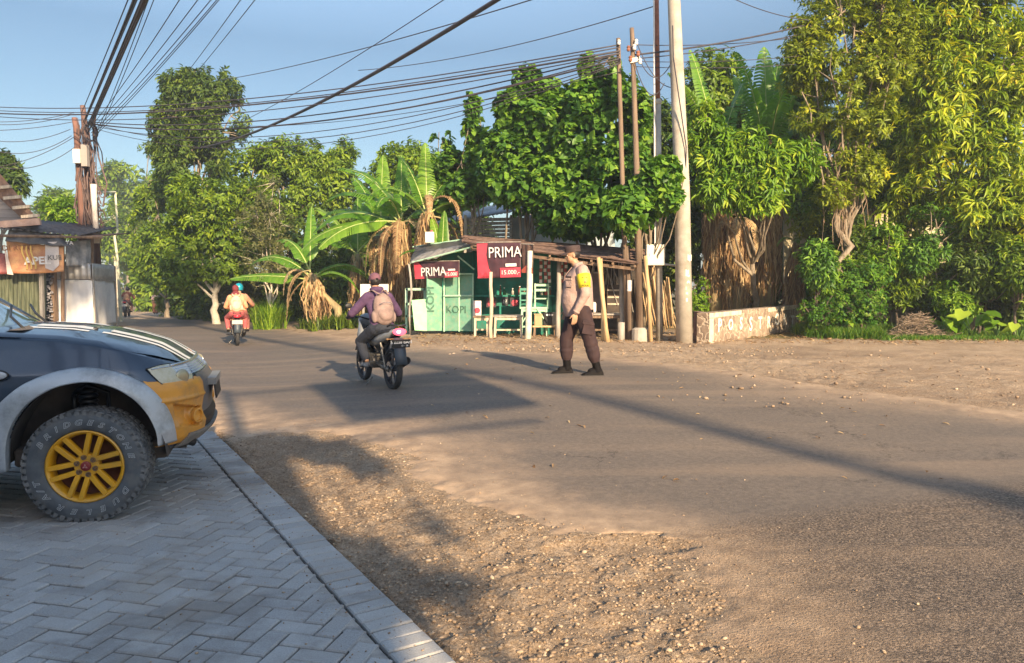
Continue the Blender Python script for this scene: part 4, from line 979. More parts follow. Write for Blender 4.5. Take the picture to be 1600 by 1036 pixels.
for i in range(9):
    u = i/8; rb.beam(FL.lerp(FR, u)+Vector((0, 0, -.07)), BL.lerp(BR, u)+Vector((0, 0, -.09)), .05, .05)
rb.beam(FL+Vector((0, .12, -.12)), FR+Vector((0, .12, -.13)), .07, .07)
rb.build('rafters', w_brown, st)
# left canopy and its sagging tarpaulin
cloth('canopy_sheet', [sp(641, 408, 19.3), sp(738, 385, 18.2), sp(738, 371.5, 20.2), sp(648, 385, 21)], tarp_dark, st, 26, 10, .05, 3, 0, 3, .02)
cloth('tarpaulin', [sp(641, 410, 18.9), sp(690, 401, 18.5), sp(734, 380, 18.4), sp(655, 396, 19.3)], mat('grey tarpaulin', (.15, .14, .13), (.30, .28, .26), 8, rough=.7), st, 20, 8, .03, 4, 0, 9, .01)
cb = MB()
for a_, b_ in ((sp(641, 411, 18.95), sp(738, 386, 18.1)), (sp(715, 400, 18.75), sp(741, 421, 18.7)), (sp(645, 386, 21), sp(738, 372, 20.2))): MB().tube([a_, b_], .022, 6).build('canopy_pole', frame_green, st)
# posts
def post(px, y0, y1, Yd, r, m, name='post', lean=0):
    a = P(px+lean, y0, Yd); b = P(px, y1, Yd); b.z = gzf(b.x, b.y)-.1
    q = [b.lerp(a, i/5)+Vector((rr.gauss(0, .012), rr.gauss(0, .012), 0)) for i in range(6)]
    return MB().tube([x-st.location for x in q], [r*1.1, r, r*.96, r, r*.92, r*.9], 8).build(name, m, st, smooth=True)
post(767, 425, 525, 17.6, .045, w_pale); post(825, 392, 527, 17.25, .075, mat('whitewashed post', (.55, .55, .44), (.72, .72, .60), 7, rough=.8, bump=.4), lean=3)
post(872, 398, 523, 17.7, .06, w_grey, lean=2); post(950, 402, 533, 16.5, .05, w_bamboo, lean=-14); post(943, 404, 530, 16.7, .045, w_bamboo, lean=-4)
post(972, 420, 528, 17.1, .055, w_grey); post(641, 412, 515, 19.0, .03, w_grey)
# lattice behind, right half
lt = MB()
for i in range(46):
    px = rr.uniform(895, 985); Yd = rr.uniform(18.1, 18.8); a = sp(px, rr.uniform(405, 425), Yd); b = sp(px+rr.gauss(0, 7), rr.uniform(440, 500), Yd); lt.tube([a, b], .012, 4)
lt.build('hanging_sticks', w_grey, st)

def banner(name, label, x0, y0, x1, y1, Ya, Yc, dip, red0, amp, title, tsize, price, seed, tx, px_, cols=(ban_dark, ban_red), sq=None):
    c = [P(x0+2, y1+dip, Ya), P(x1, y1, Yc), P(x1, y0, Yc), P(x0, y0+dip*.5, Ya)]
    t = empty(name, c[0], 0, label, 'banner', 'vinyl banners hung on the coffee stall')
    cl = [q-c[0] for q in c]; cloth('sheet', cl, cols[0], t, 30, 16, amp, 2.2, 0, seed)
    U = cl[1]-cl[0]; W = cl[3]-cl[0]; N = U.cross(W).normalized()
    def at(u, v, o=amp+.02): return cl[0]+U*u+W*v+N*o
    if red0 is not None:
        o = amp*1.1+.012
        for k, (a, b) in enumerate(red0):
            MB().prism([at(q[0], q[1], o) for q in (a if b is None else a)], -N*.006).build('red_field', cols[1], t)
    if title: lettering(title, tsize, at(*tx, amp+.026), U, W, white_txt, t, stretch=.82, bold=.0)
    if price:
        MB().prism([at(px_[0]-px_[2], px_[1]-px_[3]), at(px_[0]+px_[2], px_[1]-px_[3]), at(px_[0]+px_[2], px_[1]+px_[3]), at(px_[0]-px_[2], px_[1]+px_[3])], -N*.006).build('price_box', cols[1], t)
        lettering(price, tsize*.40, at(px_[0], px_[1], amp+.024), U, W, white_txt, t, name='price')
        hh = px_[3]*.32; cy = px_[1]+px_[3]+hh*1.7
        MB().prism([at(px_[0]-px_[2]*.45, cy-hh), at(px_[0]+px_[2]*.62, cy-hh), at(px_[0]+px_[2]*.62, cy+hh), at(px_[0]-px_[2]*.45, cy+hh)], -N*.006).build('white_strip', white_txt, t)
    mbk = MB(); mbk.tube([cl[3]+W*.02, cl[2]+W*.02], .012, 5); mbk.build('hanging_rope', w_grey, t)
    return t
banner('vinyl_banner', 'larger dark red vinyl banner reading PRIMA and 15.000 under the roof corner', 745, 379, 814, 433, 17.75, 17.45, 2, [([(0.01, .0), (.24, 0), (.34, .12), (.27, .28), (.22, .65), (.26, .98), (.01, .98)], None), ([(.0, .0), (.36, .0), (.30, .10), (.26, .05), (.2, .2), (.12, .06), (.05, .25)], None)], .022, 'PRIMA', .36, '15.000,-', 1, (.66, .70), (.77, .14, .235, .135))
banner('vinyl_banner', 'lower left faded PRIMA banner hanging under the grey tarpaulin above the shutters', 648, 408, 718, 433, 19.05, 18.55, 3, [([(.0, .0), (.22, 0), (.16, .3), (.19, .65), (.1, .97), (.0, .97)], None)], .03, 'PRIMA', .32, '15.000', 5, (.44, .36), (.84, .18, .15, .17))
banner('vinyl_banner', 'folded dark banner with an orange red lower edge beside the larger PRIMA banner', 815, 383, 834, 428, 17.43, 17.2, -2, [([(.0, .0), (1, .02), (1, .2), (.5, .3), (.0, .1)], None)], .03, None, .1, None, 7, (.5, .5), None, cols=(mat('brown vinyl', (.06, .03, .025), (.12, .07, .05), 8, rough=.4), mat('orange red vinyl', (.45, .10, .06), rough=.4)))

# furniture
def pxbox(mb, t, x0, x1, y0, y1, Yd, dep):
    a = P(x0, y1, Yd)-t.location; b = P(x1, y0, Yd)-t.location
    mb.box(((a.x+b.x)/2, a.y+dep/2, (a.z+b.z)/2), (abs(b.x-a.x), dep, abs(b.z-a.z)))
def table(label, x0, x1, ytop, yb, Yd, dep, mt, ml, cat='table', name='table', th=.04, brace=False, rail=True):
    g = gp((x0+x1)/2, Yd); t = empty(name, g, 0, label, cat, None); k = Yd/FPX
    w = (x1-x0)*k; h = P(0, ytop, Yd).z-g.z
    MB().box((0, dep/2, h-th/2), (w, dep, th)).build('top', mt, t, bevel=.004)
    for sx in (-1, 1):
        for sy in (0, 1):
            x = sx*(w/2-.05); y = .04+sy*(dep-.08); MB().beam((x*1.02, y, -.05), (x*.96, y, h-th), .05, .05).build('leg', ml, t)
    if rail:
        MB().beam((-w/2+.05, dep/2, h*.32), (w/2-.05, dep/2, h*.32), .04, .04).build('stretcher', ml, t); MB().beam((-w/2+.05, .05, h-th-.04), (w/2-.05, .05, h-th-.04), .03, .06).build('rail', ml, t)
    if brace:
        for sg_ in (-1, 1): MB().beam((sg_*(w/2-.05), .02, h*.45), (sg_*w*.1, .02, h-th), .04, .03).build('brace', ml, t)
    return t
table('grey wooden table between the bamboo post and the whitewashed post of the stall', 770, 818, 493, 528, 17.7, .7, w_grey, w_pale)
table('low rough bench with thick legs against the pale shutter panel', 739, 765, 494, 522, 18.1, .45, w_brown, w_pale, 'bench', 'bench')
table('green trestle table carrying stacked wooden chairs inside the stall', 812, 858, 480, 522, 18.1, .6, frame_green, frame_green, brace=True)
table('long plank table at the right end of the stall beside the leaning bamboo posts', 915, 984, 490, 530, 17.3, .8, w_grey, w_brown)
table('low plank bench behind the whitewashed post holding a cardboard box', 832, 872, 509, 522, 17.9, .4, w_bamboo, w_brown, 'bench', 'bench', rail=False)
def chair(label, x0, x1, y0, y1, Yd, m):
    k = Yd/FPX; w = (x1-x0)*k; a = P((x0+x1)/2, y1, Yd); h = (y1-y0)*k
    t = empty('wooden_chair', a, 0, label, 'chair', 'green chairs put up on the stall table')
    MB().box((0, w/2, h*.36), (w, w, .03)).build('seat', m, t)
    for sx in (-1, 1):
        MB().beam((sx*w*.45, .03, 0), (sx*w*.45, .03, h), .035, .035).build('leg', m, t)
        MB().beam((sx*w*.45, w-.03, 0), (sx*w*.45, w-.03, h*.36), .035, .035).build('leg', m, t)
    b = MB()
    for z in (.72, .93): b.beam((-w*.45, .03, h*z), (w*.45, .03, h*z), .02, .06)
    b.build('backrest', m, t); return t
chair('green wooden chair standing on the trestle table, right one of the pair', 835, 858, 443, 480, 18.2, frame_green)
chair('darker green wooden chair on the trestle table, left one of the pair', 812, 833, 450, 480, 18.4, mat('dull teal paint', (.06, .25, .19), (.10, .32, .25), 6, rough=.6))
def boxthing(name, label, x0, x1, y0, y1, Yd, dep, m, cat, bevel=.01, extra=None):
    t = empty(name, P((x0+x1)/2, y1, Yd), 0, label, cat); mb = MB(); pxbox(mb, t, x0, x1, y0, y1, Yd, dep); mb.build('body', m, t, bevel=bevel)
    if extra: extra(t, (x1-x0)*Yd/FPX, (y1-y0)*Yd/FPX, dep)
    return t
card = mat('cardboard', (.42, .27, .15), (.52, .35, .20), 5, rough=.9)
def lid(t, w, h, d): MB().box((0, d/2, h+.01), (w*1.06, d*1.06, .03)).build('lid', card, t)
boxthing('cardboard_box', 'brown cardboard box standing on the low bench under the green trestle table', 835, 847, 492, 509, 18.0, .25, card, 'box', extra=lid)
def knobs(t, w, h, d):
    for x in (-.2, 0, .2): MB().lathe([(.0, -.03), (.025, -.03), (.025, 0), (.0, 0)], (x*w, 0, h*.8), (0, 1, 0), 10).build('knob', white_txt, t)
boxthing('gas_stove_box', 'black appliance with round knobs under the trestle table', 849, 868, 488, 508, 18.1, .3, mat('black enamel', (.015, .015, .018), rough=.35), 'appliance', extra=knobs)
def rimx(t, w, h, d): MB().box((0, d/2, h), (w*1.15, d*1.15, .03)).build('rim', mat('pink plastic rim', (.75, .25, .28), rough=.4), t)
boxthing('plastic_basin', 'pink plastic tub on the table right behind the policeman', 914, 925, 455, 470, 17.8, .2, mat('pink plastic', (.65, .22, .25), rough=.4), 'tub', extra=rimx)
boxthing('white_cloth_bundle', 'white cloth bundle on the plank table behind the back of the policeman', 916, 932, 472, 489, 17.5, .3, mat('white cloth', (.60, .56, .52), (.75, .70, .66), 6, rough=.9), 'bundle', bevel=.04)
def slats(t, w, h, d):
    for z in (.3, .55, .8): MB().box((0, -.008, h*z), (w*.9, .012, h*.06)).build('slat', w_pale, t)
boxthing('wooden_crate', 'dark wooden crate rack at the back of the right end of the stall', 948, 968, 445, 488, 18.2, .3, mat('dark crate', (.04, .03, .025), (.10, .07, .05), 5, rough=.8), 'crate', extra=slats)
boxthing('grey_panel_board', 'grey board leaning inside the stall between policeman and bamboo posts', 926, 944, 425, 486, 18.3, .04, mat('grey board', (.12, .09, .09), (.20, .15, .14), 4, rough=.9), 'board', extra=lambda t, w, h, d: MB().box((0, -.012, h*.98), (w, .02, .04)).build('edge_strip', w_grey, t))
# posters on the kiosk
def poster(label, x0, x1, y0, y1, Yd, m, band, txt=None):
    t = empty('poster', P((x0+x1)/2, (y0+y1)/2, Yd), 0, label, 'poster'); k = Yd/FPX; w, h = (x1-x0)*k, (y1-y0)*k
    MB().box((0, 0, 0), (w, .01, h)).build('sheet', m, t)
    MB().lathe([(0, 0), (min(w, h)*.36, 0), (min(w, h)*.36, .006), (0, .006)], (0, -.012, -h*.08), (0, 1, 0), 20).build('round_print', band, t)
    if txt: lettering(txt, h*.5, (0, -.008, 0), (1, 0, 0), (0, 0, 1), white_txt, t)
poster('white and red poster pasted low on the kiosk wall beside the pale shutter', 739.5, 752, 470, 496, 18.68, mat('poster white', (.75, .66, .62), rough=.6), ban_red)
poster('small dark red poster behind the thin bamboo post', 760, 775, 465, 480, 18.9, ban_dark, ban_red)
poster('small black poster with red emblem on the teal wall', 797, 812, 465, 479, 18.75, mat('poster black', (.03, .02, .03), rough=.5), ban_red)
poster('small black poster with white lettering on the teal wall', 784, 794, 464, 478, 18.75, mat('poster black b', (.02, .02, .025), rough=.5), mat('poster grey', (.10, .12, .12), rough=.5), '17')
# light green board and frame at the left
t = empty('leaning_board', gp(656, 18.9), 0, 'light green board leaning on a pale frame at the left end of the stall', 'board')
flat('board', [q-t.location for q in (P(648, 516, 18.6), P(667, 517, 18.7), P(667, 467, 19.0), P(643, 469, 18.9))], lightgreen, t, .03)
t = empty('wooden_rack', gp(648, 19.3), 0, 'pale green wooden rack frame left of the stall behind the light green board', 'rack')
for x in (635, 664):
    MB().beam(P(x, 517, 19.4)-t.location, P(x, 451, 19.4)-t.location, .06, .06).build('leg', frame_green, t)
for y in (452, 475, 494): MB().beam(P(634, y, 19.4)-t.location, P(665, y, 19.4)-t.location, .06, .06).build('rail', frame_green, t)
# white notice board by the bananas
t = empty('notice_board', gp(585, 22.2), 0, 'plain white notice board on posts behind the motorcyclist', 'sign board')
flat('panel', [q-t.location for q in (P(563, 475, 21.9), P(607, 475, 21.9), P(607, 444, 21.9), P(563, 444, 21.9))], mat('dirty white board', (.66, .60, .55), (.80, .76, .70), 3, rough=.7), t, .03)
for x in (568, 602): MB().beam((P(x, 470, 22)-t.location)*1.0, XG(x, 22)-t.location-Vector((0, 0, .1)), .06, .06).build('post', w_grey, t)
t = empty('white_can', P(671, 380, 20.2), 0, 'white square plastic can standing on the left canopy roof', 'container')
MB().box((0, .1, .16), (.24, .2, .30)).build('body', white_txt, t, bevel=.02); MB().lathe([(.03, 0), (.03, .05), (0, .05)], (0.05, .1, .31), n=10).build('cap', ban_red, t)

# goods in the stall
rg = random.Random(77)
cols_ = [mat('brown bottle', (.12, .05, .02), rough=.2), mat('green bottle', (.02, .12, .05), rough=.2), mat('clear jar', (.35, .33, .28), rough=.2), mat('red jar', (.35, .05, .04), rough=.4)]
for i, px in enumerate([782, 788, 801, 812, 819, 827, 846, 853, 859]):
    b0_ = P(px, 461, 18.72); t = empty('bottle', b0_, 0, None, 'bottle', 'bottles and jars on the stall ledge'); t['label'] = 'small bottle or jar standing on the teal ledge of the stall'
    h_ = rg.uniform(.14, .26); w_ = rg.uniform(.025, .045); MB().lathe([(0, 0), (w_, 0), (w_, h_*.6), (w_*.4, h_*.8), (w_*.4, h_), (0, h_)], (0, 0, 0), n=12).build('glass_body', cols_[i % 4], t, smooth=True); MB().lathe([(w_*.5, h_), (w_*.5, h_+.02), (0, h_+.02)], (0, 0, 0), n=10).build('cap', white_txt, t)
for i, px in enumerate([845, 852, 858, 878, 884]):
    t = empty('sachet_strip', P(px, 402, 18.3), 0, None, 'sachet strip', 'sachet strips hanging from the stall roof'); t['label'] = 'strip of small foil sachets hanging under the stall roof'
    for k in range(7): MB().box((rg.gauss(0, .006), 0, -.09*k-.05), (.07, .012, .08)).build('sachet', cols_[3] if (i+k) % 2 else white_txt, t)
# bamboo stack leaning behind the steel pole
t = MB()
for i in range(34):
    px = 1010+i*1.25+rr.gauss(0, 2); Yd = 18.3+rr.gauss(0, .15); b = P(px+rr.uniform(-2, 10), 512+rr.gauss(0, 4), Yd); a = P(px-8+rr.gauss(0, 3), 425+rr.gauss(0, 12)+max(0, px-1030)*1.0, Yd+.4)
    t.tube([b, a], .018, 5)
o = t.build('bamboo_stack', w_bamboo, smooth=True); tag(o, 'stack of thin bamboo poles leaning upright behind the steel pole', 'bamboo poles')
t = MB(); g = XG(971, 16.7); t.lathe([(0, -.1), (.085, -.1), (.08, .42), (.0, .43)], g, n=12); o = t.build('cut_stump', w_grey, smooth=True); tag(o, 'short cut timber stump in front of the right end of the stall', 'stump')

# grey boarded house behind
hs = empty('boarded_house', gp(790, 23), 0, 'old house with grey boarded gable and pale blue wall behind the stall', 'house')
def hp(px, py, Yd): return P(px, py, Yd)-hs.location
g0 = gzf(0, 23)-hs.location.z
flat('wall', [hp(796, 500, 22.4), hp(960, 500, 21.6), hp(960, 350, 21.6), hp(796, 338, 22.4)], mat('pale blue wall', (.42, .50, .58), (.60, .66, .70), 2, rough=.85), hs, .12)
gb = MB()
for i in range(9):
    y0 = 341+i*6; gb.prism([hp(728, y0+5.2, 22.0+i*.01), hp(800, y0+4, 21.7+i*.01), hp(800, y0-1.2, 21.7+i*.01), hp(728, y0+.4, 22.0+i*.01)], (0, .03, 0))
gb.build('gable_boards', w_grey, hs)
sb = MB()
for i in range(4):
    y0 = 354+i*9; sb.prism([hp(676, y0+3.5, 23.2), hp(728, y0+1, 22.2), hp(728, y0-4, 22.2), hp(676, y0-1, 23.2)], (0, .03, 0))
sb.build('fence_boards', w_grey, hs)
for x in (678, 727, 799): MB().beam(hp(x, 336 if x > 700 else 352, 21.95 if x > 700 else 23.2), hp(x, 500, 21.95 if x > 700 else 23.2), .08, .08).build('post', w_grey, hs)
corrug('roof', hp(664, 354, 23.4), hp(806, 330, 21.4)-hp(664, 354, 23.4), Vector((1.2, 3.6, .9)), tin_grey, hs, .15, .02)
corrug('roof', hp(800, 338, 22.0), hp(975, 352, 21.2)-hp(800, 338, 22.0), Vector((.4, 3.2, .9)), tin_grey, hs, .15, .02)
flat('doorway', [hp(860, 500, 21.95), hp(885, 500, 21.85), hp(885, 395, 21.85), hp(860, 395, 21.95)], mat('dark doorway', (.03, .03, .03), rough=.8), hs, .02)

# pale garden wall and house roof on the right
t = empty('garden_wall', gp(1380, 22.3), 0, 'tall cream plastered wall dappled with leaf shade behind the shrubs', 'wall')
def tp(px, py, Yd): return P(px, py, Yd)-t.location
cream = mat('cream plaster', (.50, .43, .28), (.66, .58, .40), 1.6, rough=.9, bump=.3, bsc=20, dirt=(.28, .22, .15), dsc=2.2)
flat('wall_panel', [tp(1225, 505, 22.6), tp(1760, 505, 21.2), tp(1760, 325, 21.2), tp(1225, 330, 22.6)], cream, t, .15)
for x, Yd in ((1350, 22.2), (1420, 22.0), (1500, 21.8), (1600, 21.5)): MB().beam(tp(x, 506, Yd-.06), tp(x, 322, Yd-.06), .28, .1).build('pilaster', cream, t)
MB().beam(tp(1225, 328, 22.55), tp(1760, 323, 21.15), .26, .08).build('coping', conc, t)
t = empty('tin_roofed_house', gp(1290, 27), 0, 'house behind the wall whose corrugated grey roof shows through the foliage', 'house')
def tp(px, py, Yd): return P(px, py, Yd)-t.location
corrug('roof', tp(1225, 240, 25), tp(1460, 240, 25)-tp(1225, 240, 25), Vector((.2, 4.5, 2.0)), tin_grey, t, .2, .03)
flat('wall', [tp(1235, 500, 25.6), tp(1450, 500, 25.6), tp(1450, 246, 25.6), tp(1235, 246, 25.6)], cream, t, .2)
flat('window', [tp(1290, 350, 25.56), tp(1330, 350, 25.56), tp(1330, 290, 25.56), tp(1290, 290, 25.56)], mat('dark glass', (.03, .04, .05), rough=.15), t, .02)

# painted stone wall
A, B_ = G(1108, 536.5), G(1247, 516.5)
sw = empty('stone_wall', A, 0, 'low stone masonry wall with cream painted joints and white graffiti lettering', 'wall')
U = (B_-A); U.z = 0; N = Vector((U.y, -U.x, 0)).normalized()
if N.y > 0: N = -N
def stone_wall_mat():
    q = NT('painted masonry'); q.set(Roughness=.9)
    v = q.n('TexVoronoi'); v.feature = 'DISTANCE_TO_EDGE'; v.inputs['Scale'].default_value = 4.2
    nz = q.noise(6, 3, .6); ad = q.n('VectorMath'); ad.operation = 'MULTIPLY_ADD'; q.t.links.new(nz.outputs[1], ad.inputs[0]); ad.inputs[1].default_value = (.22, .22, .22); q.t.links.new(q.co(), ad.inputs[2]); q.t.links.new(ad.outputs[0], v.inputs['Vector'])
    st_ = q.ramp(q.noise(3.1, 5, .6), [(.35, (.17, .12, .09)), (.65, (.34, .25, .18))])
    c = q.mix(q.ramp(v, [(.03, 0.), (.075, 1.)]), (.50, .40, .30), st_)
    c = q.mix(q.math('MULTIPLY', q.ramp(q.noise(2.3, 5, .7), [(.5, 0.), (.62, 1.)]), .35), c, (.48, .38, .28)); q.col(c)
    q.bump(q.ramp(v, [(0., .3), (.09, 1.)]), .8, .02); q.bump(q.noise(50, 4, .7), .4, .006); return q.m
swm = stone_wall_mat(); cap_m = mat('cream painted cap', (.60, .50, .37), (.74, .66, .52), 4, rough=.85, dirt=(.36, .28, .20), dsc=5)
Hl, Hr = .66, .72
dz = B_.z-A.z
def wq(u, n, z): return U*u+N*(-n)+Vector((0, 0, dz*u+z))
MB().loft([[wq(0, 0, -.2), wq(0, .3, -.2), wq(0, .3, Hl), wq(0, 0, Hl)], [wq(1, 0, -.2), wq(1, .3, -.2), wq(1, .3, Hr), wq(1, 0, Hr)]]).build('wall', swm, sw, bevel=.015)
E_ = G(1083, 531); L_ = (E_-A).length; Wv = (E_-A)
pink = mat('faded pink plaster', (.36, .20, .17), (.48, .29, .25), 4, rough=.9, dirt=(.14, .08, .07), dsc=2)
MB().prism([wq(0, .0, -.2)-U.normalized()*.004, wq(0, .0, -.2)+U.normalized()*.22+Vector((0, .3, 0)), wq(0, 0, -.2)+Wv+U.normalized()*.22, wq(0, 0, -.2)+Wv], (0, 0, Hl+.2)).build('end_return', pink, sw, bevel=.01)
for a, b in ((0.0, .30), (.60, .97)):
    MB().prism([wq(a, -.006, Hl-.11+(Hr-Hl)*a), wq(b, -.006, Hl-.10+(Hr-Hl)*b), wq(b, -.006, Hl-.005+(Hr-Hl)*b), wq(a, -.006, Hl-.005+(Hr-Hl)*a)], -N*.012).build('painted_band', cap_m, sw)
MB().prism([wq(0.0, -.007, 0), wq(.035, -.007, 0), wq(.035, -.007, Hl-.12), wq(0.0, -.007, Hl-.12)], -N*.012).build('painted_band', cap_m, sw)
for k, ch in enumerate('POSSTROKT'):
    dj = rr.gauss(0, .02); lettering(ch, .40+rr.gauss(0, .03), wq(.09+.103*k, 0, .33+dj+.03*math.sin(k*1.3)), U, Vector((0, 0, 1))+U.normalized()*rr.gauss(0, .12), mat('white graffiti paint', (.78, .74, .66), (.86, .82, .75), 9, rough=.8) if 'white graffiti paint' not in D.materials else D.materials['white graffiti paint'], sw, name='graffiti', off=.010, depth=.001, bold=.010)

# ---------------------------------------------------------------- poles
def pole(name, label, cat, pts, rad, m, group=None, n=14):
    t = empty(name, pts[0], 0, label, cat, group); b = pts[0]
    MB().tube([Vector(p)-b for p in pts], rad, n).build('shaft', m, t, smooth=True); return t
Yc = 16.3
b = XG(1070, Yc); cp_ = pole('concrete_pole', 'thick round concrete utility pole rising past the top of the photo', 'utility pole', [b-Vector((0, 0, .1)), P(1066, 300, Yc), P(1053, 0, Yc), P(1050, -60, Yc)], [.185, .165, .135, .13], conc, n=24)
pb = mat('torn paper', (.60, .54, .46), (.74, .70, .62), 9, rough=.9)
for i in range(9):
    z = 1.0+i*.13+rr.random()*.1; a = rr.uniform(3.9, 5.3); rr_ = .182-.0035*z
    s_ = MB(); w_ = rr.uniform(.03, .09); h_ = rr.uniform(.04, .15)
    s_.sheet(lambda u, v: Vector((math.cos(a+(u-.5)*w_/.18*2)*rr_, math.sin(a+(u-.5)*w_/.18*2)*rr_, z+(v-.5)*h_+.015*math.sin(u*9+i)))+Vector((-.02*z/2.7, 0, 0)), 6, 3); s_.build('paper_scrap', pb, cp_)
steel = mat('grey steel pole', (.36, .33, .29), (.50, .46, .40), 4, rough=.55, metal=.3); rust = mat('rusted steel', (.20, .075, .045), (.34, .14, .09), 9, rough=.8)
Ys = 16.9
t = pole('steel_pole', 'slim steel pole, rusty red above and grey below, with a pale conduit', 'utility pole', [XG(1031, Ys)-Vector((0, 0, .1)), P(1029, 330, Ys), P(1028, 155, Ys)], [.082, .075, .068], steel)
MB().tube([P(1028, 160, Ys)-t.location, P(1026, 0, Ys)-t.location, P(1025, -40, Ys)-t.location], [.055, .05, .05], 12).build('upper_shaft', rust, t, smooth=True)
MB().lathe([(.07, -.05), (.085, -.03), (.085, .03), (.07, .05)], P(1028, 160, Ys)-t.location, n=14).build('collar', steel, t, smooth=True)
MB().tube([P(1023.5, 395, Ys-.1)-t.location, P(1022, 60, Ys-.1)-t.location, P(1021.5, -30, Ys-.1)-t.location], .017, 6).build('conduit', white_txt, t)
eb = empty('electrical_box', P(1024, 415, 16.7), 0, 'cream metal meter box fixed to the steel pole, with a small side pipe', 'electrical box')
MB().box((0, .06, .24), (.42, .2, .47)).build('case', mat('cream enamel', (.62, .58, .48), (.70, .66, .56), 4, rough=.5), eb, bevel=.012)
MB().box((0, -.045, .24), (.36, .008, .41)).build('door', mat('cream enamel door', (.66, .62, .52), rough=.45), eb, bevel=.003); MB().box((-.14, -.055, .24), (.02, .01, .06)).build('latch', steel, eb)
MB().tube([(.2, .06, .03), (.5, .06, .0), (.62, .1, -.01)], .025, 8).build('side_pipe', steel, eb)
wp = mat('brown timber pole', (.11, .075, .055), (.24, .17, .12), 8, rough=.85, bump=.6, bsc=30, stretch=(1, 1, .1))
PG = 'pair of brown poles beside the stall'
t = pole('timber_pole', 'taller brown pole of the pair beside the stall, set in a concrete foot', 'utility pole', [XG(1001, 16.6)-Vector((0, 0, .1)), P(996, 300, 16.6), P(988, 60, 16.6), P(987, 44, 16.6)], [.085, .068, .050, .048], wp, PG)
MB().lathe([(.2, -.05), (.19, .32), (.12, .36), (0, .36)], (0, 0, .05), n=14).build('concrete_foot', conc, t)
mt_ = MB(); mt_.beam(P(984, 96, 16.55)-t.location, P(1000, 92, 16.55)-t.location, .08, .1); mt_.build('bracket', steel, t)
for k, (x, y) in enumerate([(982, 80), (991, 78), (997, 88), (1000, 100), (985, 96), (994, 70)]):
    MB().lathe([(0, 0), (.03, 0), (.045, .03), (.03, .06), (.045, .09), (.02, .12), (0, .12)], P(x, y, 16.5)-t.location, n=10).build('insulator', white_txt if k % 2 else rust, t)
t = pole('timber_pole', 'shorter brown pole of the pair beside the stall', 'utility pole', [XG(982, 16.9)-Vector((0, 0, .1)), P(973, 300, 16.9), P(966, 66, 16.9), P(966, 60, 16.9)], [.065, .056, .048, .046], wp, PG)
MB().lathe([(0, 0), (.03, 0), (.045, .03), (.03, .06), (.045, .09), (0, .12)], P(967, 70, 16.8)-t.location, n=10).build('insulator', white_txt, t)
t = pole('bamboo_prop', 'bare bamboo prop standing left of the grey steel pole', 'pole', [XG(1018, 16.4)-Vector((0, 0, .1)), P(1013, 450, 16.4), P(1008, 400, 16.5)], [.045, .042, .04], w_bamboo)
t = pole('rusty_pipe_post', 'thin rusty pipe post with a white sticker left of the concrete foot', 'post', [XG(984, 16.8)-Vector((0, 0, .1)), P(983, 450, 16.8), P(980, 385, 16.9)], [.06, .055, .05], wp)
MB().lathe([(.062, 0), (.062, .25)], P(983.5, 455, 16.8)-t.location, n=12).build('sticker', white_txt, t)

# left utility pole group
LP = 'cluster of utility poles at the left stall'
Yl = 28.0
def lp(px, py, Yd=Yl): return P(px, py, Yd)
rust_w = mat('red brown timber pole', (.11, .055, .042), (.22, .11, .085), 6, rough=.85, bump=.5, stretch=(1, 1, .1))
t1 = pole('timber_pole', 'reddish brown leaning pole carrying the white meter box, leftmost of the left cluster', 'utility pole', [XG(131, Yl)-Vector((0, 0, .1)), lp(128, 330), lp(119, 200), lp(116, 184)], [.16, .13, .10, .09], rust_w, LP)
t2 = pole('timber_pole', 'tallest and darkest pole of the left cluster', 'utility pole', [XG(143, Yl+.4)-Vector((0, 0, .1)), lp(140, 330, Yl+.4), lp(131, 180, Yl+.4), lp(129, 165, Yl+.4)], [.17, .14, .10, .09], mat('dark timber pole', (.09, .05, .045), (.20, .12, .10), 6, rough=.9), LP)
t3 = pole('timber_pole', 'thin pole leaning behind the two others of the left cluster', 'utility pole', [XG(158, Yl+.8)-Vector((0, 0, .1)), lp(148, 320, Yl+.8), lp(136, 200, Yl+.8)], [.13, .11, .08], rust_w, LP)
t = pole('white_pipe', 'short whitewashed post standing up in front of the left pole cluster', 'post', [lp(152, 380, Yl-.4), lp(148, 330, Yl-.4), lp(146, 288, Yl-.4)], [.11, .09, .11], mat('whitewash', (.62, .50, .44), (.75, .68, .60), 4, rough=.8))
bx = empty('meter_box', lp(124, 255, Yl-.3), 0, 'pale meter box fixed high on the left pole cluster', 'electrical box')
MB().box((-.05, 0, .25), (.26, .2, .52)).build('case', mat('white enamel', (.7, .66, .6), rough=.5), bx, bevel=.01); MB().box((.2, .05, .28), (.22, .2, .8)).build('grey_case', mat('grey enamel', (.34, .30, .28), rough=.5), bx, bevel=.01)
co = MB()
for i in range(6):
    rad = .26+rr.uniform(-.03, .03); c0 = lp(141, 207, Yl-.3); co.tube([c0+Vector((math.cos(a*PI/9)*rad, rr.gauss(0, .01), math.sin(a*PI/9)*rad*1.15)) for a in range(19)], .022, 5)
cbm = mat('black cable', (.025, .022, .026), rough=.5)
cable_m = mat('weathered cable', (.035, .03, .04), (.06, .05, .06), 4, rough=.6)
o = co.build('cable_coil', cable_m, smooth=True); tag(o, 'coil of spare black cable hung on the left pole cluster', 'cable coil')
tg = MB()
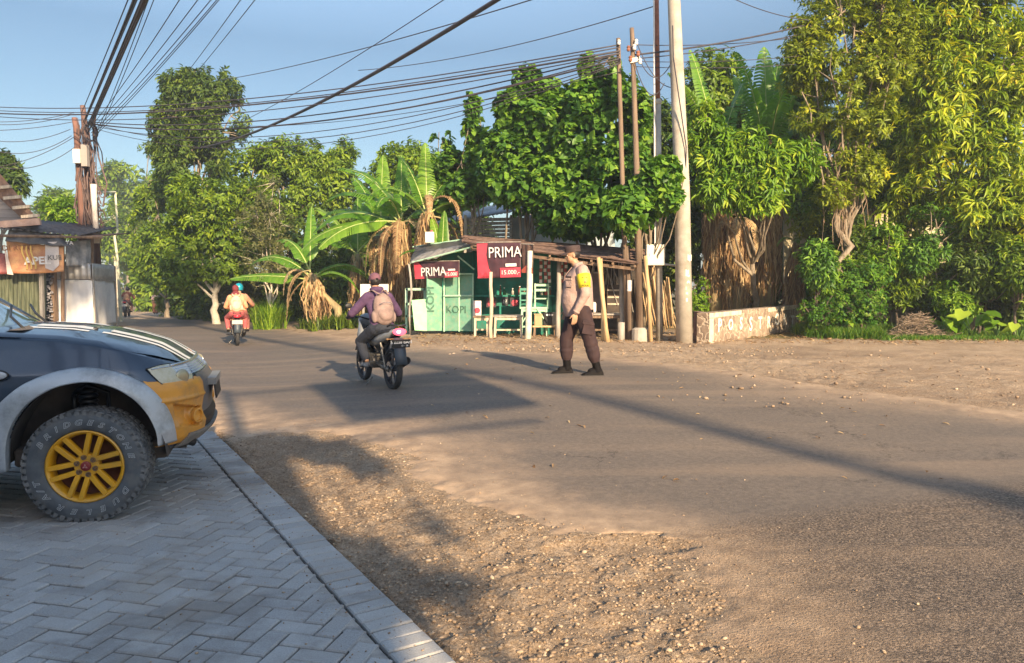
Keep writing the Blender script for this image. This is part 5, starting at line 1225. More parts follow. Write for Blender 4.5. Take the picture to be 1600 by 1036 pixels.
for i in range(46):
    x0 = rr.uniform(118, 150); y0 = rr.uniform(180, 300); x1 = x0+rr.gauss(6, 7); y1 = y0+rr.uniform(50, 150); a = lp(x0, y0, Yl+rr.uniform(-.3, .6)); b_ = lp(x1, min(y1, 385), Yl+rr.uniform(-.3, .6))
    tg.tube([a, a.lerp(b_, .35)+Vector((rr.gauss(0, .12), 0, 0)), a.lerp(b_, .7)+Vector((rr.gauss(0, .12), 0, 0)), b_], rr.choice([.014, .02, .03]), 5)
for i in range(10):
    x0 = rr.uniform(150, 160); y0 = rr.uniform(290, 370); c0 = lp(x0, y0, Yl); rad = rr.uniform(.15, .4); tg.tube([c0+Vector((math.cos(a*PI/8)*rad*.5, 0, math.sin(a*PI/8)*rad)) for a in range(15)], .018, 4)
o = tg.build('cable_tangle', mat('brown cable', (.07, .045, .045), (.17, .11, .10), 4, rough=.7)); tag(o, 'tangle of drop cables running down the left pole cluster', 'cables')
Yp = 33
t = empty('bent_pipe_post', XG(188, Yp), 0, 'thin pale bent pipe post with a horizontal arm right of the left poles', 'post')
q = [XG(189, Yp), P(183, 400, Yp), P(179, 370, Yp), P(184, 362, Yp), P(180, 300, Yp), P(131, 302, Yp-3)]
MB().tube([v-t.location for v in q], [.07, .06, .055, .045, .045, .04], 8).build('pipe', mat('pale pipe', (.50, .50, .36), (.64, .64, .50), 5, rough=.6), t)

# ---------------------------------------------------------------- overhead cables
def cable(label, a, b_, rad, sag=.3, group=None, n=22, m=None, via=None):
    a = Vector(a); b_ = Vector(b_); pts = []
    for i in range(n+1):
        u = i/n; p = a.lerp(b_, u)+Vector((0, 0, -4*sag*u*(1-u))); pts.append(p)
    o = MB().tube(pts, rad, 5, cap=True).build('overhead_cable', m or cable_m, smooth=True); return tag(o, label, 'cable', group)
gA = 'steep cable bundle over the road'
rr = random.Random(21)
endp = Vector((11.5, -13.0, 7.9))
for i in range(13):
    a = lp(134+rr.gauss(0, 5), 192+rr.gauss(0, 8)); b_ = endp+Vector((rr.gauss(0, .10), rr.gauss(0, .1), rr.gauss(0, .10)+.1))
    a = a+Vector((0, 0, .1)); cable('black cable in the thick bundle climbing steeply from the left poles', a, b_, rr.choice([.014, .018, .026]), .25+rr.gauss(0, .06), gA)
gB = 'thin fanned cables over the road'
for i, (x, y) in enumerate([(262, 0), (288, 0), (307, 0), (316, 0), (320, 0), (222, 0), (230, 0)]):
    a = lp(140+i, 200+i*4); m_ = P(x, y, 15.5+i*.3); e = a+(m_-a)*1.9; cable('thin black cable in the loose fan beside the thick steep bundle', a, e, .010, .35, gB)
for x0, y0, x1, lab in ((295, 108, 372, 'left one of two thin cables crossing behind the top of the tallest tree'), (308, 110, 394, 'right one of two thin cables crossing behind the top of the tallest tree')):
    a = P(x0, y0, 36); m_ = P(x1, 0, 22); cable(lab, a+(a-m_)*.4, a+(m_-a)*1.8, .014, .1)
a = P(385, 218, 34); m_ = P(740, 0, 15); e = a+(m_-a)*1.35
cable('thick twisted black cable slanting down to the right of the tallest tree', a+Vector((-4, 3, .1)), e, .045, .8)
cable('thin messenger wire above the thick slanting cable', a+Vector((-4, 3, .4)), e+Vector((-.25, 0, .35)), .010, .55)
gC = 'cables strung across the view between the pole groups'
rp = P(985, 84, 16.5)
for i, (ly, ry, rad, sg) in enumerate([(158, 70, .016, .35), (163, 74, .014, .40), (168, 80, .024, .35), (171, 83, .014, .5)]):
    a = P(-60, ly+6, 30); cable(['topmost thin cable of the upper strand reaching the brown poles', 'second thin cable of the upper strand, just above the thick one', 'thickest dark cable of the upper strand crossing the tallest tree', 'lowest thin cable of the upper strand below the thick one'][i], a, P(968, ry, 16.8), rad, sg+.25, gC)
for i, (ly, ry, rad, sg) in enumerate([(190, 84, .018, .35), (192, 88, .014, .5), (193, 92, .022, .45), (195, 95, .012, .7), (191, 98, .012, .9), (197, 100, .010, 1.0)]):
    cable(['uppermost cable of the lower strand between left poles and brown poles', 'thin second cable of the lower strand between the pole groups', 'thickest cable of the lower strand between the pole groups', 'thin cable just below the thickest one of the lower strand', 'next to lowest sagging cable of the lower strand', 'lowest sagging cable of the lower strand between the pole groups'][i], lp(136, ly), P(968, ry, 16.8), rad, sg+.3, gC)
cable('single thin cable rising from the tallest tree toward the top centre of the sky', P(340, 126, 34), P(900, -22, 15), .014, .2)
cable('single thin cable crossing the sky above the leafy trees to the steel pole', P(560, 110, 25), P(1028, 8, 17), .012, .25)
cable('low thin sagging cable crossing above the banana tops', P(330, 195, 34), P(970, 112, 16.8), .010, .45)
gD = 'cables right of the concrete pole'
for i, (y0, x1, y1, rad) in enumerate([(86, 1330, 20, .020), (92, 1330, 34, .012), (70, 1300, 50, .010), (96, 1340, 76, .008), (104, 1340, 90, .008)]):
    cable(['thick dark cable rising from the concrete pole to the right treetop', 'thinner cable just under the thick one right of the concrete pole', 'thin upper cable starting highest on the brown poles and going right', 'very thin cable crossing the banana leaves on the right', 'lowest very thin cable crossing the right banana leaves'][i], P(990, y0, 16.6), P(x1, y1, 19), rad, .12, gD)
cable('thin cable curving across the top right sky above the banana leaf tips', P(1140, -5, 17), P(1330, 30, 19), .010, .22)
gE = 'cables at the left edge'
for i, (y0, x1, y1, sg) in enumerate([(187, 112, 176, .15), (190, 112, 178, .2), (202, 112, 190, .1), (212, 106, 202, .3), (222, 108, 212, .5), (246, 118, 226, .6), (262, 118, 210, .3)]):
    cable(['topmost short cable from the left edge to the left poles', 'second short cable from the left edge, almost touching the topmost', 'third short cable from the left edge to the left poles', 'fourth short sagging cable from the left edge to the left poles', 'fifth short cable from the left edge, sagging below the fourth', 'lowest hanging cable from the left edge to the left poles', 'steeply slanting cable from the left edge up to the pole tops'][i], P(-40, y0+2, 27), lp(x1+4, y1, 28), .012, sg, gE)
for x1, y1, y0 in [(1030, 130, 98), (1040, 100, 75), (1062, 130, 60)]:
    a = P(992, y0, 16.5); cable('drop wire looping between the brown poles and the concrete pole', a, P(x1+8, y1, 16.5), .010, .45, 'drop wires by the brown poles')
t = MB(); t.tube([P(1051, 40, 16.05), P(1052, 90, 16.0), P(1062, 160, 16.0), P(1072, 230, 16.1), P(1070, 330, 16.3)], .014, 5)
o = t.build('drop_cable', cable_m); tag(o, 'dark cable lying against the concrete pole and swinging round its right side', 'cable')
# cable pole out of view that carries the steep bundle
t = pole('utility_pole', 'utility pole behind the viewpoint carrying the steep cable bundle', 'utility pole', [Vector((11.5, -13, -.1)), Vector((11.5, -13, 8.4))], [.17, .12], conc)
MB().beam((-.6, 0, 8.1), (.6, 0, 8.1), .1, .1).build('crossarm', steel, t)

# ---------------------------------------------------------------- the left stall
ls = empty('left_stall', XG(60, 26), 0, 'timber roadside stall with tin roof at the left edge of the photo', 'food stall')
def q(px, py, Yd): return P(px, py, Yd)-ls.location
pw = MB(); x = -60
while x < 66:
    w = 5.2+rr.random()*2; z0 = rr.uniform(0, 3)
    pw.prism([q(x, 520, 24.8+x*.006), q(x+w-.5, 520, 24.8+x*.006), q(x+w-.5, 425+z0, 24.8+x*.006), q(x, 425+z0, 24.8+x*.006)], (0, .03, 0)); x += w
pw.build('plank_wall', wood('green stained planks', (.055, .07, .04), (.15, .16, .10)), ls)
MB().beam(q(67, 520, 24.9), q(64, 400, 24.9), .12, .1).build('corner_post', w_grey, ls)
MB().beam(q(86, 520, 25.6), q(83, 400, 25.6), .18, .12).build('corner_post', w_brown, ls)
flat('interior_shade_sheet', [q(64, 525, 26), q(90, 525, 26), q(90, 400, 26), q(64, 400, 26)], mat('painted interior shade', (.012, .012, .018), rough=.9), ls, .03)  # near-black sheet, the shade inside the stall put into its colour
dd = MB()
for i in range(60):
    a = q(rr.uniform(69, 82), rr.uniform(430, 500), 25.4); dd.box(a, (rr.uniform(.03, .14), .02, rr.uniform(.02, .07)))
dd.build('hanging_sachets', mat('sachet foil', (.16, .16, .2), (.42, .40, .42), 9, rough=.4), ls)
corrug('roof', q(-60, 352, 23.4), q(128, 368, 25.2)-q(-60, 352, 23.4), Vector((-.6, 3.6, .55)), mat('dark tin sheet', (.05, .045, .05), (.13, .11, .11), 4, rough=.6), ls, .18, .025)
corrug('roof', q(96, 371, 24.9), q(157, 369, 25.8)-q(96, 371, 24.9), Vector((-.5, 3.0, .32)), tin_rust, ls, .15, .02)
cloth('roof_tarpaulin', [q(8, 376, 23.9), q(112, 386, 24.9), q(96, 366, 25.0), q(14, 358, 24.2)], tarp_dark, ls, 30, 8, .06, 3, 0, 4, .02)
bm_ = MB(); bm_.tube([q(-10, 368, 23.8), q(160, 371, 25.6)], .05, 6); bm_.tube([q(143, 372, 26.2), q(146, 520, 26.6)], .07, 6); bm_.tube([q(98, 372, 25.4), q(98, 520, 25.6)], .06, 6); bm_.build('beams', w_brown, ls)
cloth('clear_plastic_sheet', [q(103, 416, 25.2), q(143, 414, 26), q(142, 374, 26), q(103, 378, 25.2)], mat('grey plastic sheet', (.14, .15, .17), (.30, .31, .34), 5, rough=.3), ls, 20, 14, .06, 3, 0, 12)
# gabled tin house behind the stall
hg = empty('tin_roof_house', XG(-10, 27), 0, 'house gable with rusty tin roof and pale batten ends above the left stall', 'house')
def h(px, py, Yd): return P(px, py, Yd)-hg.location
gm_ = mat('striped grey tin', (.20, .16, .15), (.42, .36, .33), 2.5, rough=.7, stretch=(.15, 1, 6))
MB().prism([h(-160, 352, 25), h(46, 350, 25), h(0, 309, 25), h(-160, 165, 25)], (0, .03, 0)).build('gable_sheet', gm_, hg)
MB().prism([h(-160, 82, 24.4), h(63, 350, 24.4), h(46, 352, 24.7), h(-160, 165, 24.7)], (0, 0, .05)).build('verge', tin_rust, hg)
MB().prism([h(-190, 45, 24.36), h(64, 350, 24.36), h(60, 352, 28), h(-190, 48, 28)], (0, 0, .04)).build('roof', tin_rust, hg)
for i, (x, y) in enumerate([(4, 293), (20, 309), (34, 324), (48, 338)]): MB().beam(h(x-14, y+1, 24.35), h(x+13, y-1.5, 24.35), .09, .1).build('batten', w_pale, hg)
MB().beam(h(-60, 356, 24.1), h(63, 346, 24.3), .1, .22).build('fascia_board', mat('pinkish timber', (.42, .26, .20), (.58, .40, .32), 5, rough=.8), hg)
MB().box((-3, 3, 1.2), (9, 3, 2.6)).build('wall', w_grey, hg)
# fruit banner
c = [P(16, 427, 24.3), P(100, 424, 24.9), P(100, 384, 24.9), P(9, 374, 24.2)]
t = empty('fruit_banner', c[0], 0, 'orange brown printed banner reading APEL hung across the front of the left stall', 'banner')
cl = [v-c[0] for v in c]; org = mat('orange printed vinyl', (.42, .16, .08), (.62, .36, .16), 2.6, rough=.5)
cloth('sheet', cl, org, t, 30, 14, .035, 2, .04, 3)
Ub = cl[1]-cl[0]; Wb = cl[3]-cl[0]; Nb = Ub.cross(Wb).normalized()
def ab(u, v, o=.055): return cl[0]+Ub*u+Wb*v+Nb*o
MB().prism([ab(*p_) for p_ in ((.66, .12), (.80, .02), (.93, .2), (.97, .9), (.72, .9))], -Nb*.006).build('white_shape', mat('greyish white print', (.52, .48, .48), rough=.5), t)
for u in (.30, .38, .46):
    MB().tube([ab(u+.03*math.sin(v*7), v*.1) for v in range(1, 9)], .03, 4).build('swirl', mat('yellow print', (.62, .42, .12), rough=.5), t)
lettering('APEL', .34, ab(.53, .34, .06), Ub, Wb, white_txt, t, bold=.012); lettering('DI RUMI', .24, ab(.20, .74, .06), Ub, Wb, mat('brown print', (.25, .10, .04), rough=.5), t, bold=.004)
lettering('KUE', .22, ab(.86, .42, .06), Ub, Wb, mat('grey print', (.12, .12, .12), rough=.5), t, bold=.004)
MB().prism([ab(-.05, -.02, .05), ab(.06, -.05, .05), ab(.02, .3, .05), ab(-.04, .95, .05)], -Nb*.006).build('pale_edge', mat('pale banner back', (.66, .54, .48), rough=.6), t)
lettering('TA', .18, P(108.5, 380, 24.95)-t.location, Ub, Wb, white_txt, t, name='hanging_letters')
# red banner fragment left of it
cloth('red_banner', [P(-70, 430, 24), P(15, 428, 24.5), P(8, 396, 24.5), P(-70, 390, 24)], mat('maroon vinyl', (.22, .05, .05), (.32, .09, .08), 4, rough=.5), None, 16, 8, .03, 2, 0, 6)['label'] = 'maroon vinyl banner at the left photo edge beside the APEL banner'; D.objects['red_banner']['category'] = 'banner'
# white booth
bt = empty('white_booth', G(147, 515), 0, 'small booth wrapped in white tarpaulin below a corrugated metal band', 'booth')
c0 = G(147, 515); c0.z -= .0; k1 = XG(89, 25.9); k2 = XG(180, 28.8)
zt, zb = 1.74, 2.30
wh = mat('white tarpaulin', (.66, .66, .68), (.80, .80, .80), 2, rough=.6, bump=.3, bsc=8)
def f3(p, z): return Vector((p.x, p.y, z))-bt.location
cloth('front_tarp', [f3(k1, k1.z), f3(c0, c0.z), f3(c0, zt), f3(k1, zt)], wh, bt, 26, 20, .035, 2, 0, 2)
cloth('side_tarp', [f3(c0, c0.z+.02), f3(k2, k2.z+.1), f3(k2, zt), f3(c0, zt)], wh, bt, 26, 20, .05, 2, 0, 8)
zinc = mat('bright zinc band', (.36, .37, .38), (.60, .60, .60), 3, rough=.45, metal=.4)
corrug('front_band', f3(k1, zt+.02)+Vector((0, -.06, 0)), f3(c0, zt+.02)-f3(k1, zt+.02), Vector((0, -.04, zb-zt-.02)), zinc, bt, .24, .03)
corrug('side_band', f3(c0, zt+.02)+Vector((.03, -.06, 0)), f3(k2, zt+.02)-f3(c0, zt+.02), Vector((.03, -.02, zb-zt-.02)), zinc, bt, .24, .03)
cm = MB()
for p_ in (k1, c0, k2): cm.beam(f3(p_, p_.z-.1)+Vector((0, .06, 0)), f3(p_, zb)+Vector((0, .06, 0)), .06, .06)
cm.beam(f3(k1, zb), f3(c0, zb), .05, .05); cm.beam(f3(c0, zb), f3(k2, zb), .05, .05); cm.beam(f3(c0, zt)+Vector((0, -.04, 0)), f3(k2, zt)+Vector((0.02, 0, 0)), .05, .06); cm.build('frame', w_grey, bt)

# ---------------------------------------------------------------- things behind the camera that shade the foreground
pb_ = empty('police_post', (-5.5, -4, 0), 0, 'plain plastered two storey post building behind the viewpoint', 'building')
plm = mat('white plaster', (.62, .60, .56), (.72, .70, .66), 2, rough=.9)
MB().box((0, -4, 2.4), (16.2, 8, 4.9)).build('wall', plm, pb_); MB().box((0, -3.9, 4.93), (16.6, 8.4, .16)).build('roof', conc, pb_)
for x in (-5.5, -2.5, 3.5, 6):
    w = MB().box((x, .03, 1.6), (1.4, .08, 1.2)).build('window', w_brown, pb_); MB().box((x, .08, 1.6), (1.2, .03, 1.0)).build('pane', mat('window glass', (.04, .05, .06), rough=.1), w)
    w = MB().box((x, .03, 3.7), (1.4, .08, 1.0)).build('window', w_brown, pb_); MB().box((x, .08, 3.7), (1.2, .03, .8)).build('pane', mat('window glass', (.04, .05, .06), rough=.1), w)
d_ = MB().box((.5, .03, 1.1), (1.2, .08, 2.2)).build('door', teal, pb_); MB().box((.95, .1, 1.05), (.04, .06, .14)).build('handle', steel, d_)
gn = empty('road_sign_gantry', (1.63, -2.7, 0), math.atan2(1.3, 2.87), 'cantilever road sign on a steel pole behind the viewpoint', 'road sign')
MB().tube([(0, 0, -.1), (0, 0, 5.95)], [.10, .08], 14).build('pole', steel, gn, smooth=True)
for z, l in ((4.22, 2.9), (4.55, 3.0), (5.75, 3.0)): MB().tube([(0, 0, z), (l, 0, z)], .04, 8).build('arm', steel, gn)
MB().box((2.15, .06, 5.2), (2.1, .04, 1.42)).build('sign_panel', mat('green sign face', (.01, .18, .09), rough=.4), gn, bevel=.01)
tree('street_tree', 'young street tree behind the viewpoint by the post building', 'tree', None, Vector((2.5, -3.1, 0)), [(np.array([1.45, -.95, 3.2]), np.array([.45, .55, .26])), (np.array([2.35, -2.9, 3.2]), np.array([.42, .5, .38]))], n=230, k=9, L=.14, Wr=.4, kind='ovate', m='mid', r0=.05)

tree('added_shade_tree', 'tall unseen tree added behind the viewpoint to shade the left booth', 'tree', None, Vector((-1.0, -6.5, 0)), [(np.array([-2.2, -1.6, 15.4]), np.array([2.8, 2.2, 2.1])), (np.array([.2, -2.6, 15.6]), np.array([2.0, 2.0, 2.0])), (np.array([-5.2, -1.6, 16.0]), np.array([2.2, 2.0, 2.0]))], n=900, k=8, L=.4, Wr=.4, kind='ovate', m='mid', r0=.3, gap=.28, bk=bark)  # added out of view so that its crown shades the white booth
# ---------------------------------------------------------------- pickup truck
TA = R(18); WY = 4.62; WX = (131-800)/FPX*WY-.02
tr = empty('pickup_truck', (WX-.88*math.sin(TA), WY+.88*math.cos(TA), 0), TA, 'dark blue pickup truck with orange bumper, silver wheel flares and yellow rims', 'pickup truck')
TM = Matrix.Translation(tr.location) @ Matrix.Rotation(TA, 4, 'Z')
navy = mat('navy metallic paint', (.022, .038, .066), (.034, .054, .088), 1.5, rough=.34, metal=.3, coat=.8, spec=.5, dirt=(.055, .07, .09), dsc=2.2)
orange = mat('orange bumper paint', (.62, .27, .028), (.70, .32, .04), 3, rough=.42, coat=.3, dirt=(.42, .22, .07), dsc=4)
silver = mat('silver flare paint', (.42, .46, .50), (.50, .54, .58), 3, rough=.42, metal=.3, dirt=(.22, .24, .26), dsc=3)
blackp = mat('black plastic', (.02, .02, .022), rough=.55)
darkw = mat('dusty wheel well', (.05, .042, .036), (.11, .09, .075), 5, rough=.95)
chrome = mat('dull chrome', (.55, .55, .55), rough=.25, metal=.9)
def itp(x, xs, ys): return float(np.interp(x, xs, ys))
def xfz(z): return itp(z, [.36, .42, .47, .55, .60, .64, .74, .82, .88, .95, 1.0, 1.06, 1.12, 1.2], [.55, .63, .68, .695, .67, .665, .68, .67, .635, .565, .515, .43, .33, .18])
def wz(z): return itp(z, [.3, .42, .55, .80, .88, .95, 1.0, 1.1, 1.2], [.80, .82, .845, .855, .85, .835, .81, .76, .70])
NE = 2.7; X0 = .08
def shell(u, z, off=0):
    W = wz(z)+off; xf = xfz(z)+off; sg = 1 if u > 0 else -1
    if abs(u) > 1: return Vector((X0-(abs(u)-1), sg*W, z))
    th = abs(u)*PI/2
    return Vector((X0+(xf-X0)*max(0, math.cos(th))**(2/NE), sg*W*math.sin(th)**(2/NE), z))
def seam(x): return itp(x, [-.9, -.55, -.16, .05, .20, .32, .40, .47, .53, .6], [1.20, 1.187, 1.160, 1.125, 1.085, 1.045, 1.015, .985, .955, .93])
def proj(v):
    w = TM @ v; s, c = math.sin(PITCH), math.cos(PITCH); dx, dy, dz = w.x, w.y, w.z-CAMH
    f = dy*c-dz*s; up = dy*s+dz*c; return 800+FPX*dx/f, 518-FPX*up/f
_U = np.linspace(-1.7, .3, 160); _Z = np.linspace(.38, 1.2, 150)
_T = [(u, z, *proj(shell(u, z))) for u in _U for z in _Z if not (u > -.02)]
_TA = np.array(_T)
def uz(px, py):
    i = np.argmin((_TA[:, 2]-px)**2+(_TA[:, 3]-py)**2+1e-3*_TA[:, 0]); return (_TA[i, 0], _TA[i, 1])
# solid side and nose shell with the wheel arch left open
def arch(x, z): # inside the wheel opening
    return (abs(x/.455)**2.3+max(0, (z-.30)/.60)**2.3) < 1 and z < .95
bs = MB(); nu, nv = 220, 44; us = np.linspace(-1.83, 1.83, nu+1)
def top_uz(u):
    z = 1.0
    for _ in range(12): z = seam(shell(u, z).x)
    return z
ztop = [top_uz(u) for u in us]
grid = [[shell(u, .40+(zt-.40)*j/nv) for u, zt in zip(us, ztop)] for j in range(nv+1)]
V = [p for row in grid for p in row]; F = []
fogp = [uz(269, 630), uz(311, 633), uz(310, 664), uz(282, 667)]
zg_ = [[.40+(zt-.40)*j/nv for zt in ztop] for j in range(nv+1)]
fd_ = sdist(-np.abs(np.tile(us, (nv+1, 1))), np.array(zg_), fogp)
for j in range(nv):
    for i in range(nu):
        a = j*(nu+1)+i; c = (V[a]+V[a+nu+2])/2
        if abs(c.y) > .6 and arch(c.x, c.z): continue
        if fd_[j, i] > -.03: continue
        F.append((a, a+1, a+nu+2, a+nu+1))
bs.add(V, F)
body = bs.build('front_body', navy, tr, smooth=True); s_ = body.modifiers.new('thickness', 'SOLIDIFY'); s_.thickness = .012; s_.offset = -1
# hood
hd = MB(); NR = 16; rings = []
for k in range(NR+1):
    r_ = k/NR; row = []
    for u, zt in zip(us, ztop):
        p = shell(u, zt); e = 1-r_
        x = -.75+(p.x+.75)*(e*.98+.0 if k else .992); y = p.y*(e if k else .992)
        W = wz(1.1); cr = .058*(1-min(1, abs(y)/.80)**2.2)*min(1, max(0, (.62-x)/.25))
        row.append(Vector((x, y, seam(x)+cr+(.004 if k else -.012))))
    rings.append(row)
hd.loft(rings, closed=False, cap=False)
hood = hd.build('hood', navy, tr, smooth=True, weld=.0005)
def hoodz(x, y): return seam(x)+.058*(1-min(1, abs(y)/.80)**2.2)*min(1, max(0, (.62-x)/.25))+.004
white_s = mat('white stripe', (.72, .70, .66), rough=.35)
def stripe(x0, x1, ya, yb, tap=1.0):
    m = MB(); m.sheet(lambda u, v: (lambda x, y: Vector((x, y, hoodz(x, y)+.003)))(x0+(x1-x0)*u, (ya+(yb-ya)*v)*(1-(1-tap)*u)), 26, 3)
    return m.build('stripe', white_s, hood, smooth=True)
for s in (-1, 1):
    stripe(.02, .545, s*.40, s*.335, .86); stripe(.05, .555, s*.27, s*.15, .86); stripe(-.42, -.06, s*.42, s*.36); stripe(-.40, -.05, s*.30, s*.16)
# patches laid on the shell
def patch(poly, off, name, m, parent, nr=14, nc=16, depth=.02, flip=1, offf=None, smooth=True):
    zs = [p[1] for p in poly]; z0, z1 = min(zs), max(zs); rows = []
    for j in range(nr+1):
        z = z0+(z1-z0)*(.004+.992*j/nr); xs_ = []
        for i in range(len(poly)):
            (ua, za), (ub, zb_) = poly[i], poly[(i+1) % len(poly)]
            if (za <= z) != (zb_ <= z): xs_.append(ua+(ub-ua)*(z-za)/(zb_-za))
        if len(xs_) < 2: continue
        a, b = min(xs_), max(xs_)
        rows.append([(a+(b-a)*i/nc, z) for i in range(nc+1)])
    P_ = [[shell(u*flip, z, off+(offf(u, z) if offf else 0)) for u, z in r_] for r_ in rows]
    Q_ = [[shell(u*flip, z, off-depth) for u, z in r_] for r_ in rows]
    m_ = MB(); n = nc+1; R_ = len(rows); vs = [p for r_ in P_ for p in r_]+[p for r_ in Q_ for p in r_]; fs = []
    for j in range(R_-1):
        for i in range(nc): a = j*n+i; fs.append((a, a+1, a+n+1, a+n))
    o = R_*n
    for i in range(nc): fs.append((i, i+o, i+1+o, i+1)); a = (R_-1)*n+i; fs.append((a, a+1, a+1+o, a+o))
    for j in range(R_-1): a = j*n; fs.append((a, a+n, a+n+o, a+o)); a = j*n+nc; fs.append((a, a+o, a+n+o, a+n))
    m_.add(vs, fs); return m_.build(name, m, parent, smooth=smooth, ang=50)
hl_px = [(228, 577), (252, 570), (286, 565), (298, 583), (300, 594), (288, 606), (270, 603), (251, 600)]
hl = [uz(*p) for p in hl_px]
lens = mat('yellowed headlamp lens', (.52, .48, .34), (.62, .58, .44), 6, rough=.18, coat=.6, dirt=(.42, .37, .22), dsc=7)
for fl in (1, -1):
    h_ = patch(hl, .010, 'headlight', lens, tr, 18, 22, .03, fl)
    c0 = uz(283, 588); lm = MB(); p = shell(c0[0]*fl, c0[1], .012)
    lm.ell(p, (.012, .055, .055), Matrix.Rotation(-fl*.75, 4, 'Z')); lm.build('reflector', mat('reflector bowl', (.40, .37, .26), rough=.2, metal=.5), h_, smooth=True)
    cr_ = MB(); pts_ = [shell(u*fl, z, .013) for u, z in [uz(235, 578), uz(255, 573.5), uz(271, 570.5)]]; cr_.tube(pts_, .006, 5); cr_.build('lens_rib', chrome, h_)
    e_ = [shell(u*fl, z, .008) for u, z in hl+[hl[0]]]; MB().tube(e_, .0055, 5, cap=False).build('gasket', blackp, h_, smooth=True)
# bumper skin
ub = uz(232, 603)[0]; fogp = [uz(269, 630), uz(311, 633), uz(310, 664), uz(282, 667)]
lamp_c = uz(303, 648)
def insd(u, z, poly):
    a = np.array([[u]]), np.array([[z]]); return float(sdist(a[0], a[1]*1.0, poly)[0, 0])
def boff(u, z):
    d = insd(u, z, fogp); o = -.045*float(sstep(d, 0, .016))
    r2 = math.hypot((u-lamp_c[0])*1.0, (z-lamp_c[1])); o += .034*float(1-sstep(r2, .045, .075))*(1 if d > -.02 else 0)
    o += .012*math.exp(-((z-(fogp[0][1]+.02))/.012)**2)*float(sstep(u, -.95, -.7))
    return o-.010*float(sstep(z, .84, .88))
bp = [(ub-.12, .455), (ub-.0, .43), (-.55, .43), (-.25, .455), (-.235, .86), (-.40, .862), uz(301, 594), uz(288, 607.5), uz(268, 604.5), uz(251, 601.5), uz(232, 603)]
bp = [(uz(270, 690)[0]-.03, .45), (-.72, .43), (-.50, .43), (-.25, .455), (-.22, .865), (-.42, .87)]+[uz(288, 607.5), uz(268, 604.5), uz(251, 601.5)]+[(ub-.02, .885), (uz(238, 615)[0]-.03, .84), (uz(250, 632)[0]-.03, .74), (uz(262, 652)[0]-.03, .63)]
for fl in (1, -1):
    b_ = patch(bp, .014, 'bumper_corner', orange, tr, 60, 70, .03, fl, boff)
    p = shell(lamp_c[0]*fl, lamp_c[1], 0.014+.010); n_ = (shell(lamp_c[0]*fl, lamp_c[1], .1)-shell(lamp_c[0]*fl, lamp_c[1], 0)).normalized()
    MB().lathe([(.050, -.01), (.050, .016), (.038, .018), (.034, .004), (0, -.002)], p, n_, 22).build('fog_lamp', orange, b_, smooth=True, ang=40)
patch([(-.30, .46), (.30, .46), (.30, .60), (-.30, .60)], .006, 'lower_grille', blackp, tr, 8, 20, .02)
patch([(-.26, .60), (.26, .60), (.26, .88), (-.26, .88)], .010, 'bumper_centre', mat('grey bumper bar', (.12, .12, .125), rough=.45), tr, 10, 20, .02)
patch([(-.52, .40), (.52, .40), (.46, .49), (-.46, .49)], .030, 'skid_lip', mat('dusty skid lip', (.16, .15, .14), (.27, .25, .22), 6, rough=.7), tr, 8, 30, .04)
gp_ = [uz(288, 566)]
gl = [(-.52, .895), (-.30, .875), (.30, .875), (.52, .895), (.40, .955), (.0, .965), (-.40, .955)]
gr_ = patch([(-.47, .885), (.47, .885), (.44, .957), (-.44, .957)], .004, 'grille', mat('grille mesh', (.05, .05, .05), rough=.4), tr, 8, 30, .02)
for k in range(2):
    m_ = MB()
    for z in (np.linspace(.892, .95, 5) if k == 0 else []): m_.tube([shell(u, z, .010) for u in np.linspace(-.45, .45, 21)], .004, 4, cap=False)
    if k:
        for u in np.linspace(-.45, .45, 37): m_.tube([shell(u, z, .010) for z in (.888, .92, .953)], .0035, 4, cap=False)
    m_.build('grille_bars', chrome, gr_)
m_ = MB(); m_.tube([shell(u, .962, .014) for u in np.linspace(-.46, .46, 21)], .011, 6); m_.build('grille_trim', chrome, gr_, smooth=True)
pl = MB().box((.725, 0, .735), (.012, .44, .135), M=Matrix.Rotation(R(-6), 4, 'Y')).build('number_plate', blackp, tr, bevel=.003)
MB().box((.705, 0, .80), (.06, .5, .05)).build('plate_bracket', mat('grey bracket', (.2, .2, .2), rough=.5), tr)
